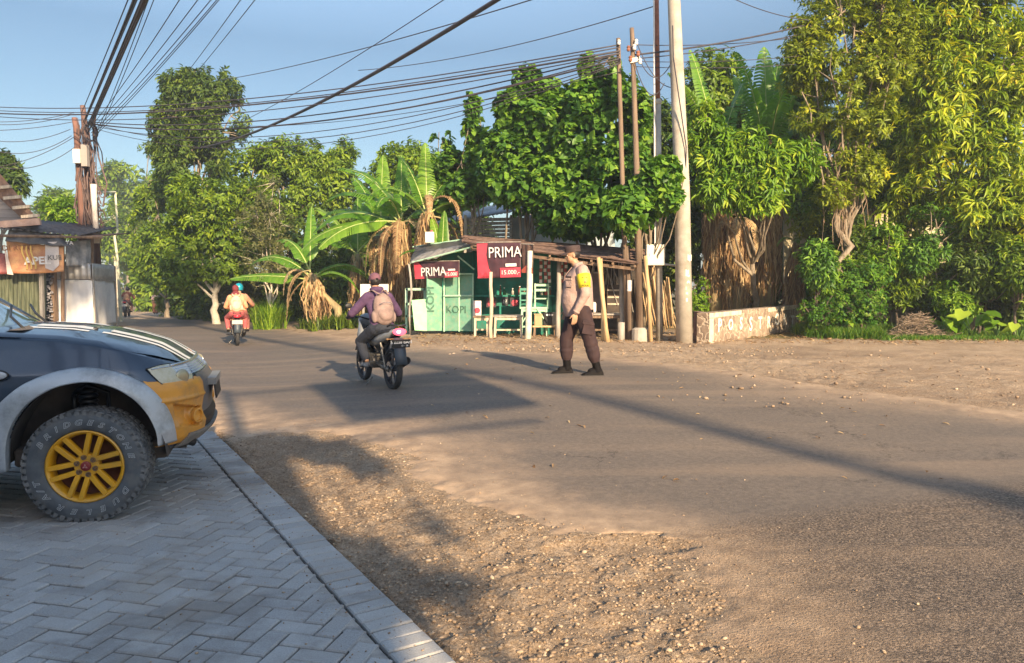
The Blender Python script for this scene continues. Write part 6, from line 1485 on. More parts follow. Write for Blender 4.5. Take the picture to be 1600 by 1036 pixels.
# flare
def flare(side):
    out = [(-.56, .36), (-.545, .56), (-.505, .72), (-.44, .81), (-.33, .90), (-.17, .965), (0, .988), (.15, .965), (.27, .915), (.37, .845), (.45, .735), (.49, .63), (.51, .54), (.515, .455)]
    inn = [(-.435, .36), (-.43, .52), (-.40, .64), (-.34, .74), (-.26, .815), (-.14, .875), (0, .898), (.11, .88), (.20, .84), (.285, .775), (.355, .68), (.395, .59), (.41, .53), (.415, .455)]
    rr_ = []; N_ = 56; m = len(out)-1
    for k in range(N_+1):
        t_ = k/N_*m; i = min(int(t_), m-1); f = t_-i
        def ci(P_): # catmull-rom
            p0, p1, p2, p3 = P_[max(i-1, 0)], P_[i], P_[i+1], P_[min(i+2, m)]
            return [.5*((2*p1[q_])+(-p0[q_]+p2[q_])*f+(2*p0[q_]-5*p1[q_]+4*p2[q_]-p3[q_])*f*f+(-p0[q_]+3*p1[q_]-3*p2[q_]+p3[q_])*f**3) for q_ in (0, 1)]
        o, n_ = ci(out), ci(inn); ys_ = []
        def bodyy(x, z):
            for uu in np.linspace(-1.7, -.35, 60):
                pass
            if x <= X0: return wz(z)
            return wz(z)*max(0.2, (1-min(1, (x-X0)/(xfz(z)-X0))**NE))**(1/NE)
        row = []
        for w_, lift in ((0, .002), (.04, .030), (.30, .044), (.62, .050), (.93, .054), (1, .048), (1.02, .0), (.98, -.05)):
            x = o[0]+(n_[0]-o[0])*w_; z = o[1]+(n_[1]-o[1])*w_
            row.append(Vector((x, side*(min(bodyy(o[0], o[1]), .855)*(1-w_)+w_*(.850 if x < .25 else .850-.35*(x-.25)**1.0*.6)+lift), z)))
        rr_.append(row)
    return MB().loft(rr_, closed=False, cap=False)
for s in (-1, 1):
    f_ = flare(s).build('wheel_flare', silver, tr, smooth=True, ang=48); q_ = f_.modifiers.new('thickness', 'SOLIDIFY'); q_.thickness = .006
    # liner
    l_ = MB(); l_.loft([[Vector((math.cos(a)*.47*(1 if 1 else 1), s*y, .30+math.sin(a)*.61)) for a in np.linspace(.12, PI-.12, 24)] for y in (.84, .50)], closed=False, cap=False)
    l_.build('wheel_liner', darkw, tr, smooth=True)
MB().box((0, 0, .62), (1.1, 1.06, .50)).build('engine_bay', darkw, tr)
MB().box((0.0, -.60, .40), (.9, .2, .12)).build('suspension_arm', darkw, tr, bevel=.02)
cs = MB()
for i in range(7): cs.lathe([(.05, 0), (.062, .012), (.05, .024)], (-.02+.0, -.66, .60+i*.034), n=16)
cs.tube([(-.10, -.68, .80), (-.02, -.70, .86), (.10, -.68, .80), (.10, -.68, .66)], .016, 6); cs.tube([(-.10, -.68, .66), (-.10, -.68, .80)], .016, 6); cs.build('spring', mat('oily black metal', (.02, .02, .022), rough=.4, metal=.5), tr, smooth=True)
MB().tube([(.42, -.60, .42), (.52, -.55, .44), (.60, -.5, .40)], .03, 8).build('tow_hook', mat('black metal', (.03, .03, .03), rough=.5), tr, smooth=True)
# indicator repeater
ir = MB().ell((-.47, -.862, .955), (.052, .014, .026)).build('indicator', mat('clear indicator', (.45, .47, .50), rough=.15), tr, smooth=True)
MB().ell((-.47, -.856, .955), (.062, .012, .035)).build('indicator_bezel', blackp, ir, smooth=True)
# wheel
rubber = mat('dusty tyre rubber', (.06, .068, .078), (.125, .138, .15), 7, rough=.8, bump=.3, bsc=60, dist=.003, dirt=(.15, .145, .14), dsc=9)
tread_m = mat('worn tread', (.07, .075, .08), (.20, .20, .20), 11, rough=.9, bump=.6, bsc=40, dist=.006)
yellow = mat('yellow wheel paint', (.68, .33, .008), (.74, .38, .015), 4, rough=.32, coat=.5, dirt=(.50, .27, .04), dsc=8)
maroon = mat('maroon cap', (.22, .02, .02), rough=.35); brown_d = mat('rusty drum', (.09, .035, .02), (.16, .06, .035), 6, rough=.8)
letter_m = mat('raised white lettering', (.72, .74, .76), rough=.6)
def wheel(pos, side, steer, letters):
    w = empty('wheel', pos, R(steer)); w.parent = tr
    w.rotation_euler = (0, 0, R(steer)+(0 if side < 0 else PI))
    Rt, Wd = .366, .245    # outer face at local y=-Wd/2
    prof = [(.232, -.085), (.240, -.108), (.262, -.117), (.300, -.1225), (.330, -.118), (.350, -.106), (.360, -.098), (.3595, 0), (.360, .098), (.350, .106), (.300, .1225), (.250, .112), (.232, .085)]
    ty = MB(); ty.lathe(prof, (0, 0, 0), (0, 1, 0), 72); tyre = ty.build('tyre', rubber, w, smooth=True, ang=60)
    tb = MB(); r2 = random.Random(3)
    for i in range(50):
        for k, (y, wd_, ph) in enumerate(((-.092, .050, 0), (-.042, .036, .5), (0, .034, 0), (.042, .036, .5), (.092, .05, 0))):
            a = 2*PI*(i+ph)/50+r2.gauss(0, .003); rc = Rt-.004+r2.gauss(0, .0008)
            M = Matrix.Rotation(-a, 4, 'Y') @ Matrix.Rotation(R(12 if k % 2 else -9), 4, 'X') if False else Matrix.Rotation(-a, 4, 'Y')
            tb.box((math.cos(a)*rc, y, math.sin(a)*rc), (.009, wd_, .034), M=M)
        a = 2*PI*(i+.25)/50; tb.box((math.cos(a)*(Rt-.020), -.113, math.sin(a)*(Rt-.020)), (.022 if i % 2 else .034, .006, .028), M=Matrix.Rotation(-a, 4, 'Y'))
    tb.build('tread_blocks', tread_m, tyre, bevel=.002)
    if letters:
        lt_ = MB()
        def put(s, a, size, r_):
            cu = D.curves.new('t', 'FONT'); cu.body = s; cu.size = size; cu.align_x = 'CENTER'; cu.align_y = 'CENTER'; cu.shear = .25; cu.offset = .0012
            cu.fill_mode = 'NONE'; cu.bevel_depth = .0012; cu.bevel_resolution = 0; cu.resolution_u = 2
            o = D.objects.new('t', cu); C.objects.link(o); me = D.meshes.new_from_object(o.evaluated_get(bpy.context.evaluated_depsgraph_get())); D.objects.remove(o); D.curves.remove(cu)
            a = R(a); ra = Vector((math.cos(a), 0, math.sin(a))); ta = Vector((math.sin(a), 0, -math.cos(a)))
            vs = [ra*(r_+v.co.y)+ta*v.co.x*1.25+Vector((0, -.1235, 0)) for v in me.vertices]; lt_.add(vs, [tuple(p.vertices) for p in me.polygons]); D.meshes.remove(me)
        for i, ch in enumerate('BRIDGESTONE'): put(ch, 149-(149-14)*i/10, .047, .288)
        for i, ch in enumerate('DUELER'): put(ch, -33-(119-33)*i/5, .047, .288)
        for ch, a in (('A', -140), ('/', -150), ('T', -160)): put(ch, a, .047, .288)
        lt_.build('lettering', letter_m, tyre)
    rim = MB(); rim.lathe([(.222, -.070), (.234, -.102), (.2255, -.108), (.214, -.100), (.206, -.082), (.200, -.04), (.200, .08)], (0, 0, 0), (0, 1, 0), 72)
    rm = rim.build('rim', yellow, w, smooth=True, ang=40)
    sp_ = MB()
    for k in range(6):
        for d in (-1, 1):
            a = R(72+60*k); ra = Vector((math.cos(a), 0, math.sin(a))); ta = Vector((-math.sin(a), 0, math.cos(a)))
            A_ = ra*.045+ta*d*.027+Vector((0, -.070, 0)); B2 = ra*.214+ta*d*.036+Vector((0, -.098, 0))
            M_ = A_.lerp(B2, .5)+Vector((0, -.004, 0))
            sp_.loft([[p+ta*x+Vector((0, y, 0)) for x, y in ((-.018, .006), (-.0135, -.008), (.0135, -.008), (.018, .006), (.016, .030), (-.016, .030))] for p in (A_, M_, B2)])
    sp_.lathe([(0, -.080), (.072, -.078), (.078, -.066), (.078, -.03), (0, -.03)], (0, 0, 0), (0, 1, 0), 36); sp_.build('spokes', yellow, rm, bevel=.002)
    lg = MB()
    for k in range(6):
        a = R(42+60*k); c = Vector((math.cos(a)*.057, 0, math.sin(a)*.057)); lg.lathe([(.017, -.0795), (.017, -.086), (.012, -.086), (.011, -.076)], c, (0, 1, 0), 14); lg.lathe([(.009, -.076), (.009, -.094), (.006, -.098), (0, -.098)], c, (0, 1, 0), 6)
    lg.build('lug_nuts', mat('lug nut', (.32, .22, .16), rough=.35, metal=.8), rm)
    cap = MB().lathe([(.031, -.078), (.030, -.094), (.022, -.099), (0, -.101)], (0, 0, 0), (0, 1, 0), 24).build('centre_cap', maroon, rm, smooth=True, ang=40)
    em = MB()
    for k in range(3):
        a = R(90+120*k); ra = Vector((math.cos(a), 0, math.sin(a))); ta = Vector((-math.sin(a), 0, math.cos(a))); o_ = Vector((0, -.104, 0))
        em.prism([o_+ra*.001, o_+ra*.009+ta*.0055, o_+ra*.018, o_+ra*.009-ta*.0055], (0, .006, 0))
    em.build('emblem', mat('cap emblem', (.45, .22, .20), rough=.4), cap)
    MB().lathe([(.198, -.02), (.198, .0), (.06, -.005), (0, -.005)], (0, 0, 0), (0, 1, 0), 36).build('brake_drum', brown_d, w, smooth=True)
    return w
wheel((0, -.88+.122, .353), -1, -7, True); wheel((0, .88-.122, .353), 1, -7, False)
WB = 2.95
wheel((-WB, -.88+.122, .353), -1, 0, True); wheel((-WB, .88-.122, .353), 1, 0, False)
# cab, doors, windscreen, bed
def sec(x, pts): return [Vector((x, s*y, z)) for s, y, z in pts]
cb = MB()
def ringx(x, wl, zb, zt, r=.06): # closed cross-section
    return [Vector((x, -wl, zb)), Vector((x, -wl-.015, zb+(zt-zb)*.5)), Vector((x, -wl+.02, zt-r)), Vector((x, -wl+r, zt)), Vector((x, wl-r, zt)), Vector((x, wl-.02, zt-r)), Vector((x, wl+.015, zb+(zt-zb)*.5)), Vector((x, wl, zb))]
cb.loft([ringx(-.74, .835, .36, 1.19), ringx(-2.35, .84, .36, 1.18), ]); cb.build('cab_body', navy, tr, smooth=True, ang=35)
gh = MB()
def gr2(x, w, z): return [Vector((x, -w, z)), Vector((x, w, z))]
# glasshouse: base ring at belt, roof ring
base_ = [Vector((-.60, -.66, 1.20)), Vector((-.60, .66, 1.20)), Vector((-2.30, .78, 1.18)), Vector((-2.30, -.78, 1.18))]
glass = mat('tinted glass', (.10, .16, .20), rough=.06, spec=.8, coat=1)
roof_ = [Vector((-1.25, -.56, 1.70)), Vector((-1.25, .56, 1.70)), Vector((-2.10, .60, 1.70)), Vector((-2.10, -.60, 1.70))]
o = MB().sheet(lambda u, v: Vector((-.44-.20*((u-.5)*2)**2-(.84-.02)*v+.0, (.70-.12*v)*(u-.5)*2, 1.205-.02*((u-.5)*2)**2+.515*v)), 20, 8).build('windscreen', glass, tr, smooth=True); o.modifiers.new('thickness', 'SOLIDIFY').thickness = .008
flat('rear_window', [base_[3]+Vector((0, .05, 0)), base_[2]+Vector((0, -.05, 0)), roof_[2], roof_[3]], glass, tr, .01)
for s in (-1, 1):
    b_ = flat('side_window', [Vector((-.70, s*.745, 1.20)), Vector((-2.28, s*.79, 1.19)), Vector((-2.1, s*.60, 1.69)), Vector((-1.44, s*.585, 1.69))][::s], glass, tr, .01)
    for q3, r3_ in (([(-.62, s*.715, 1.18), (-1.0, s*.655, 1.45), (-1.44, s*.585, 1.71)], .030), ([(-1.6, s*.785, 1.19), (-1.62, s*.60, 1.70)], .03), ([(-2.32, s*.78, 1.18), (-2.1, s*.60, 1.70)], .05)): MB().tube(q3, r3_, 8).build('roof_pillar', navy, tr, smooth=True)
    for dx_ in (-.66, -1.6): MB().tube([(dx_, s*.858, .42), (dx_, s*.862, .8), (dx_, s*.845, 1.17)], .004, 4).build('door_gap', blackp, tr)
    MB().box((-1.45, s*.875, .98), (.17, .03, .035)).build('door_handle', chrome, tr, bevel=.008)
    mr = MB(); mr.ell((-1.02, s*.98, 1.26), (.06, .11, .085)); mr.tube([(-.98, s*.80, 1.2), (-1.0, s*.92, 1.23)], .02, 8); mr.build('side_mirror', navy, tr, smooth=True)
    MB().box((-1.5, s*.90, .335), (1.75, .14, .035)).build('side_step', blackp, tr, bevel=.01)
cw = MB(); cw.sheet(lambda u, v: Vector((-.74+.36*v, -.72+1.44*u, 1.198+.012*math.sin(PI*u)-.02*v)), 12, 4); cw.build('cowl', blackp, tr, smooth=True)
rf_ = MB(); rf_.loft([[Vector((x, -.60, 1.70)), Vector((x, -.5, 1.735)), Vector((x, 0, 1.75)), Vector((x, .5, 1.735)), Vector((x, .60, 1.70))] for x in (-1.40, -1.6, -2.14)], closed=False); o = rf_.build('roof', navy, tr, smooth=True); o.modifiers.new('thickness', 'SOLIDIFY').thickness = .03
for q3 in ([(-.41, -.52, 1.222), (-.55, -.30, 1.30), (-.66, .10, 1.365)], [(-.40, .02, 1.225), (-.56, .30, 1.30), (-.66, .55, 1.36)]): MB().tube(q3, .009, 5).build('wiper', blackp, tr, smooth=True)
nz_ = MB(); nz_.ell((-.05, -.24, hoodz(-.05, .24)+.004), (.018, .012, .012)); nz_.build('washer_nozzle', blackp, tr)
# clutter of dead leaves and the wiper arm at the cowl
lf = MB(); r3 = random.Random(4)
for i in range(26): lf.box((-.40+r3.gauss(0, .05), -.42+r3.gauss(0, .12), 1.222+r3.random()*.02), (.05, .03, .003), M=Euler((r3.random(), r3.random(), r3.random()*6)).to_matrix().to_4x4())
MB().sheet(lambda u, v: Vector((-.47+.10*v-.1*(u-.5)**2, -.62+.42*u, 1.215+.03*float(fbm(u*9, v*6, 4))*math.sin(PI*v)*math.sin(PI*u)+.004)), 30, 8).build('cowl_vent_cover', mat('dull brown plastic', (.07, .06, .055), (.18, .15, .13), 9, rough=.9), tr)
bd = MB()
for s in (-1, 1): bd.box((-3.35, s*.82, .80), (1.85, .06, .62))
bd.box((-3.35, 0, .56), (1.85, 1.6, .05)); bd.box((-4.27, 0, .80), (.06, 1.66, .62)); bd.build('cargo_bed', navy, tr, bevel=.02)
for s in (-1, 1): MB().box((-4.31, s*.76, .92), (.03, .13, .34)).build('tail_light', mat('tail lamp', (.35, .02, .02), rough=.2), tr, bevel=.008)
MB().box((-4.36, 0, .48), (.12, 1.5, .16)).build('rear_bumper', chrome, tr, bevel=.02)
MB().box((-2.0, 0, .42), (4.3, .8, .12)).build('chassis', blackp, tr)
for s in (-1, 1):
    m_ = MB()
    m_.loft([[Vector((-WB+math.cos(a)*r_, s*y, .353+math.sin(a)*r_*1.05)) for a in np.linspace(-.1, PI+.1, 24)] for r_, y in ((.58, .86), (.57, .90), (.46, .905), (.45, .84))], closed=False, cap=False); m_.build('wheel_flare', silver, tr, smooth=True)
# ---------------------------------------------------------------- people
skin = mat('brown skin', (.40, .22, .13), (.47, .27, .165), 6, rough=.55)
hair_m = mat('black hair', (.015, .012, .012), rough=.6)
boot_m = mat('black leather', (.006, .005, .006), (.012, .010, .010), 9, rough=.7, spec=.12)
def fuse(name, mb, m, parent, vox=.008, it=4, f=.6):
    o = mb.build(name, m, parent, smooth=True)
    r_ = o.modifiers.new('remesh', 'REMESH'); r_.mode = 'VOXEL'; r_.voxel_size = vox; r_.use_smooth_shade = True
    if it: s_ = o.modifiers.new('smooth', 'SMOOTH'); s_.iterations = it; s_.factor = f
    return o
def limb(mb, pts, rs, n=12, sq=1.0):
    mb.tube(pts, rs, n, sq=sq)
    for p, r_ in zip(pts, rs): mb.ell(p, (r_, r_, r_*1.0), nu=10, nv=7)
def blend(pts, rs, k=4):
    P_ = [Vector(p) for p in pts]; op, orr = [], []
    for i in range(len(P_)-1):
        for j in range(k): op.append(P_[i].lerp(P_[i+1], j/k)); orr.append(rs[i]+(rs[i+1]-rs[i])*j/k)
    op.append(P_[-1]); orr.append(rs[-1]); return op, orr
def hand(mb, w, d, nrm_, thumb, s=1.0, curl=.5, spread=.25):
    """wrist w, direction d, palm normal nrm_, thumb side vector"""
    w = Vector(w); d = Vector(d).normalized(); nn = Vector(nrm_); nn = (nn-d*nn.dot(d)).normalized(); th = Vector(thumb); th = (th-d*th.dot(d)-nn*th.dot(nn)).normalized()
    M = Matrix((d, th, nn)).transposed().to_4x4()
    mb.ell(w+d*.045*s, (.052*s, .040*s, .016*s), M)
    for i, (o, L) in enumerate(((.030, .072), (.010, .080), (-.010, .074), (-.029, .058))):
        p = w+d*.080*s+th*o*s; dd = (d+th*o*spread*6).normalized(); pts = [p-d*.02*s, p]; c = curl*(1+.12*i)
        for k, fr_ in enumerate((.45, .32, .25)):
            dd = (dd*math.cos(c*.7)+nn*math.sin(c*.7)).normalized(); p = p+dd*L*fr_*s; pts.append(p)
        mb.tube(pts, [.0095*s, .0095*s, .009*s, .008*s, .0065*s], 8); mb.ell(pts[-1], (.0065*s,)*3, nu=8, nv=6)
    p = w+d*.022*s+th*.030*s; dd = (d*.75+th*.7+nn*.25).normalized(); q_ = [p-th*.012*s, p, p+dd*.032*s, p+dd*.045*s+(d*.8+nn*.5)*.022*s]
    mb.tube(q_, [.012*s, .0125*s, .0105*s, .008*s], 8); mb.ell(q_[-1], (.008*s,)*3, nu=8, nv=6)
def head(mb, c, f, up, s=1.0):
    """c centre of the skull, f facing direction"""
    c = Vector(c); f = Vector(f).normalized(); up = Vector(up); up = (up-f*up.dot(f)).normalized(); l = up.cross(f)
    M = Matrix((f, l, up)).transposed().to_4x4()
    def q_(x, y, z): return c+(f*x+l*y+up*z)*s
    def e(x, y, z, a, b, g, rot=None): mb.ell(q_(x, y, z), (a*s, b*s, g*s), M @ rot if rot is not None else M, 16, 12)
    e(-.008, 0, .020, .098, .077, .095); e(.035, 0, -.035, .062, .060, .080); e(.062, 0, -.082, .026, .030, .022)
    e(.030, .034, -.050, .050, .026, .045); e(.030, -.034, -.050, .050, .026, .045)
    e(.084, 0, -.012, .014, .012, .030, Matrix.Rotation(R(-18), 4, 'Y')); e(.098, 0, -.030, .014, .014, .011)
    e(.075, 0, .022, .018, .050, .012); e(.085, 0, -.060, .011, .024, .006); e(.083, 0, -.070, .011, .020, .007)
    for s_ in (-1, 1):
        e(.066, s_*.036, -.024, .020, .020, .018); mb.ell(q_(-.004, s_*.078, -.010), (.018*s, .008*s, .032*s), M, 10, 8)
    return q_, M
def eyes(t, q_, M, s=1.0):
    for s_ in (-1, 1):
        MB().ell(q_(.0845, s_*.031, .002), (.008*s, .014*s, .007*s), M, 10, 8).build('eye', mat('eye white', (.6, .56, .52), rough=.3) if 'eye white' not in D.materials else D.materials['eye white'], t, smooth=True)
        MB().ell(q_(.0905, s_*.031, .002), (.005*s, .006*s, .006*s), M, 8, 6).build('pupil', hair_m, t, smooth=True)
        MB().ell(q_(.088, s_*.033, .021), (.006*s, .020*s, .004*s), M, 8, 6).build('eyebrow', hair_m, t, smooth=True)
def shoe(mb, ank, fd, s=1.0, L=.27, h=.10):
    """ank ankle point at height h above sole"""
    a = Vector(ank); f = Vector(fd); f.z = 0; f.normalize(); l = Vector((-f.y, f.x, 0)); z0 = a.z-h
    rows = []
    for x, w, hh in ((-.075, .030, .05), (-.055, .038, h), (0, .042, h), (.05, .044, h*.85), (.11, .048, .062), (.155, .045, .046), (.185, .030, .034)):
        x *= L/.27*s; w *= s; c = Vector((a.x, a.y, z0))+f*x
        rows.append([c-l*w+Vector((0, 0, .004)), c-l*w*1.02+Vector((0, 0, .025)), c-l*w*.75+Vector((0, 0, hh*.8)), c+Vector((0, 0, hh)), c+l*w*.75+Vector((0, 0, hh*.8)), c+l*w*1.02+Vector((0, 0, .025)), c+l*w+Vector((0, 0, .004))])
    mb.loft(rows)
def sole(ank, fd, h, L=.27, s=1.0):
    a = Vector(ank); f = Vector(fd); f.z = 0; f.normalize(); l = Vector((-f.y, f.x, 0)); z0 = a.z-h; pts = []
    for x, w in ((-.08, .028), (-.05, .040), (0, .042), (.06, .046), (.12, .050), (.165, .045), (.19, .026)): pts.append((x*L/.27*s, w*s))
    ring = [Vector((a.x, a.y, z0-.008))+f*x-l*w for x, w in pts]+[Vector((a.x, a.y, z0-.008))+f*x+l*w for x, w in reversed(pts)]
    return MB().prism(ring, (0, 0, .022))
mats_cache = {}
def cm(c, rough=.85, c2=None):
    k = (c, rough)
    if k not in mats_cache:
        d_ = tuple(max(0, v*.8) for v in c); mats_cache[k] = mat('cloth', d_, tuple(min(1, v*1.12) for v in c), 14, rough=rough, bump=.7, bsc=12, dist=.02); mats_cache[k].name = 'cloth fabric'
    return mats_cache[k]

# the policeman, facing left
g = XG(901, 10.25); g.z += .012
pm = empty('person', g, PI+R(4), 'policeman in brown uniform with dark cap and yellow armband facing left', 'person')
sh_L, sh_R = Vector((-.05, .20, 1.45)), Vector((-.03, -.20, 1.45))
el_L, wr_L = Vector((-.075, .285, 1.13)), Vector((.055, .262, .875))
el_R, wr_R = Vector((-.02, -.28, 1.15)), Vector((.10, -.25, .90))
an_F, kn_F, hp_F = Vector((.115, -.12, .10)), Vector((.125, -.12, .50)), Vector((-.01, -.10, .92))     # right leg, forward
an_B, kn_B, hp_B = Vector((-.27, .13, .10)), Vector((-.165, .12, .51)), Vector((-.06, .10, .92))       # left leg, near the camera
bo = MB()
p_, r_ = blend([sh_L, el_L, wr_L], [.048, .038, .026]); limb(bo, p_, r_)
p_, r_ = blend([sh_R, el_R, wr_R], [.048, .038, .026]); limb(bo, p_, r_)
hand(bo, wr_L+Vector((.004, 0, -.01)), (.10, -.02, -1), (.25, -1, 0), (1, .2, 0), 1.02, .28, .16)
hand(bo, wr_R+Vector((.004, 0, -.01)), (.3, .1, -1), (.2, 1, 0), (1, 0, .3), 1.0, .45, .15)
for a, k_, h_ in ((an_F, kn_F, hp_F), (an_B, kn_B, hp_B)): p_, r_ = blend([h_, k_, a], [.085, .055, .038]); limb(bo, p_, r_)
bo.ell((-.03, 0, 1.20), (.12, .16, .30)); bo.ell((-.03, 0, .95), (.12, .16, .12))
limb(bo, [Vector((-.035, 0, 1.46)), Vector((.035, 0, 1.57))], [.062, .056])
hc = Vector((.060, 0, 1.665)); q_, M_ = head(bo, hc, (1, .03, -.10), (.10, 0, 1), .98)
pbody = fuse('body', bo, skin, pm, .005, 3, .5); eyes(pm, q_, M_, .98)
hr = MB(); hr.ell(q_(-.020, 0, .012), (.089, .079, .075), M_); fuse('hair', hr, hair_m, pm, .006, 2)
# uniform shirt
khaki = mat('brown uniform shirt', (.36, .245, .21), (.43, .30, .262), 9, rough=.85, bump=.8, bsc=11, dist=.03)
sh = MB(); rows = []
for z, f0, f1, w in ((.825, -.225, .155, .185), (.90, -.232, .185, .192), (1.00, -.232, .215, .198), (1.10, -.225, .215, .198), (1.20, -.22, .20, .198), (1.30, -.215, .18, .205), (1.38, -.20, .14, .205), (1.45, -.17, .09, .185), (1.50, -.12, .05, .12), (1.535, -.075, .055, .072)):
    c = (f0+f1)/2; a = (f1-f0)/2; rows.append([Vector((c+a*math.cos(t_)*(1 if abs(math.cos(t_)) < 2 else 1), w*math.copysign(abs(math.sin(t_))**.85, math.sin(t_)), z+.012*math.sin(3*t_+z*20))) for t_ in np.linspace(0, 2*PI, 33)[:-1]])
sh.loft(rows)
p_, r_ = blend([sh_L+Vector((0, -.03, .0)), el_L, wr_L+Vector((-.004, 0, .012))], [.088, .068, .046]); r_ = [v*(1+.035*math.sin(i*2.1)) for i, v in enumerate(r_)]; limb(sh, p_, r_)
p_, r_ = blend([sh_R+Vector((0, .03, .0)), el_R, wr_R+Vector((-.004, 0, .012))], [.088, .066, .046]); limb(sh, p_, r_)
shirt = fuse('shirt', sh, khaki, pm, .008, 3, .5)
cl_ = MB(); cl_.lathe([(.068, 0), (.078, .01), (.074, .045), (.064, .05)], (-.018, 0, 1.515), (.25, 0, 1), 20); cl_.build('collar', khaki, pm, smooth=True).modifiers.new('thickness', 'SOLIDIFY').thickness = .006
ab_ = MB(); ad = (el_L-sh_L).normalized(); ab_.tube([sh_L+ad*.06+Vector((0, 0, 0)), sh_L+ad*.14+Vector((0, .002, 0)), sh_L+ad*.245+Vector((0, .004, 0))], [.094, .091, .079], 24, sq=1.0)
ar = ab_.build('armband', mat('yellow armband', (.80, .62, .02), (.86, .70, .04), 8, rough=.6), pm, smooth=True)
for k, (dz_, tx_, sz) in enumerate(((.10, 'POLISI', .028), (.21, 'POLRI', .036))):
    c_ = sh_L+ad*dz_+Vector((-.0, .094 if k == 0 else .088, 0)); lettering(tx_, sz, c_, (-1, 0, 0), (0, 0, 1), black_txt, ar, name='armband_print', off=.004, depth=.002)
bd_ = MB(); bd_.ell(sh_L+ad*.165+Vector((0, .090, 0)), (.022, .006, .026)); bd_.build('badge', mat('brown badge', (.30, .20, .04), rough=.5), ar)
pk = MB(); pk.box((.135, .165, 1.285), (.010, .11, .12), rz=R(42)); pk.box((.142, .17, 1.335), (.012, .115, .03), rz=R(42)); pk.build('chest_pocket', khaki, pm, bevel=.004)
hem = MB(); hem.lathe([(.200, -.012), (.206, 0), (.200, .012)], (0, 0, 0), n=32)
for vtx in range(len(hem.v)): x_, y_, z_ = hem.v[vtx]; hem.v[vtx] = (-.035+x_*.96, y_*.96, .838+z_)
hem.build('shirt_hem', khaki, pm, smooth=True)
pk2 = MB(); pk2.tube([(.072, .02, 1.50), (.17, .02, 1.38), (.212, .02, 1.15), (.205, .02, 1.0), (.16, .02, .85)], .008, 6); pk2.build('button_placket', mat('darker shirt seam', (.22, .14, .12), rough=.8), pm, smooth=True)
for s3, e3, w3 in ((sh_L, el_L, wr_L), (sh_R, el_R, wr_R)):
    dv = (w3-e3).normalized(); MB().tube([w3-dv*.030, w3-dv*.004], [.050, .049], 20).build('cuff', khaki, pm, smooth=True)
    MB().box(s3+Vector((.0, -.05*(1 if s3.y > 0 else -1), .075)), (.045, .11, .008)).build('epaulette', mats_cache.setdefault('ep', mat('epaulette', (.20, .12, .10), rough=.7)), pm, bevel=.003)
nb = MB(); nb.box((.14, .168, 1.36), (.008, .09, .022), rz=R(42)); nb.build('name_tape', boot_m, pm)
# trousers
brown_t = mat('dark brown trousers', (.028, .013, .015), (.045, .022, .023), 10, rough=.85, bump=.5, bsc=14, dist=.014)
tr_ = MB()
tr_.ell((-.035, 0, .90), (.195, .19, .13)); tr_.ell((-.04, 0, .83), (.185, .185, .12))
for a, k_, h_, s in ((an_F, kn_F, hp_F, -1), (an_B, kn_B, hp_B, 1)):
    p_, r_ = blend([h_+Vector((0, 0, -.04)), k_, a+(k_-a).normalized()*.20, a+(k_-a).normalized()*.13], [.135, .098, .094, .070], 6)
    r_ = [v*(1+.05*math.sin(i*2.5+s)) if i > 7 else v for i, v in enumerate(r_)]; limb(tr_, p_, r_, 14)
fuse('trousers', tr_, brown_t, pm, .008, 3, .5)
pc = MB(); pc.box((-.125, .222, .66), (.15, .02, .17), M=Matrix.Rotation(R(-12), 4, 'Y')); pc.box((-.122, .232, .735), (.16, .012, .05), M=Matrix.Rotation(R(-12), 4, 'Y')); pc.build('cargo_pocket', brown_t, pm, bevel=.008)
MB().lathe([(.20, 0), (.202, .02), (.20, .04)], (-.035, 0, .875), n=28).build('belt', boot_m, pm, smooth=True)
for a, k_ in ((an_F, kn_F), (an_B, kn_B)):
    b2 = MB(); shoe(b2, a, (1, .05, 0), 1.08, .29, .10); limb(b2, [a+Vector((-.005, 0, -.02)), a+(k_-a).normalized()*.08, a+(k_-a).normalized()*.18], [.056, .058, .064]); b2.ell(a+Vector((.06, 0, -.035)), (.075, .046, .045)); bt = fuse('boot', b2, boot_m, pm, .007, 2)
    sole(a, (1, .05, 0), .10, .29, 1.08).build('sole', mat('rubber sole', (.02, .02, .02), rough=.8) if 'rubber sole' not in D.materials else D.materials['rubber sole'], bt)
# cap
cpm = mat('dark brown cap', (.045, .028, .028), (.07, .042, .04), 9, rough=.8)
cp = MB()
def cring(z, a, b, o=0): return [q_(o+a*1.07*math.cos(t_), b*1.08*math.sin(t_), z*1.04) for t_ in np.linspace(0, 2*PI, 29)[:-1]]
cp.loft([cring(.042, .106, .086, -.006), cring(.075, .108, .088, -.004), cring(.122, .112, .094, .0), cring(.130, .104, .088, .0), cring(.132, .02, .02, .0)])
cap_ = cp.build('cap', cpm, pm, smooth=True, ang=50)
vz = MB(); vz.sheet(lambda u, v: q_((.104+.085*v*math.cos((u-.5)*2.2)**.8)*math.cos((u-.5)*2.0*(1-.25*v)), (.086)*math.sin((u-.5)*2.3)*(1-.1*v), .048-.030*v-.010*abs(u-.5)*v), 18, 6)
vz.build('peak', cpm, cap_, smooth=True).modifiers.new('thickness', 'SOLIDIFY').thickness = .005
MB().ell(q_(.110, 0, .092), (.006, .014, .017), M_).build('cap_badge', mat('brass badge', (.45, .30, .10), rough=.3, metal=.8), cap_, smooth=True)

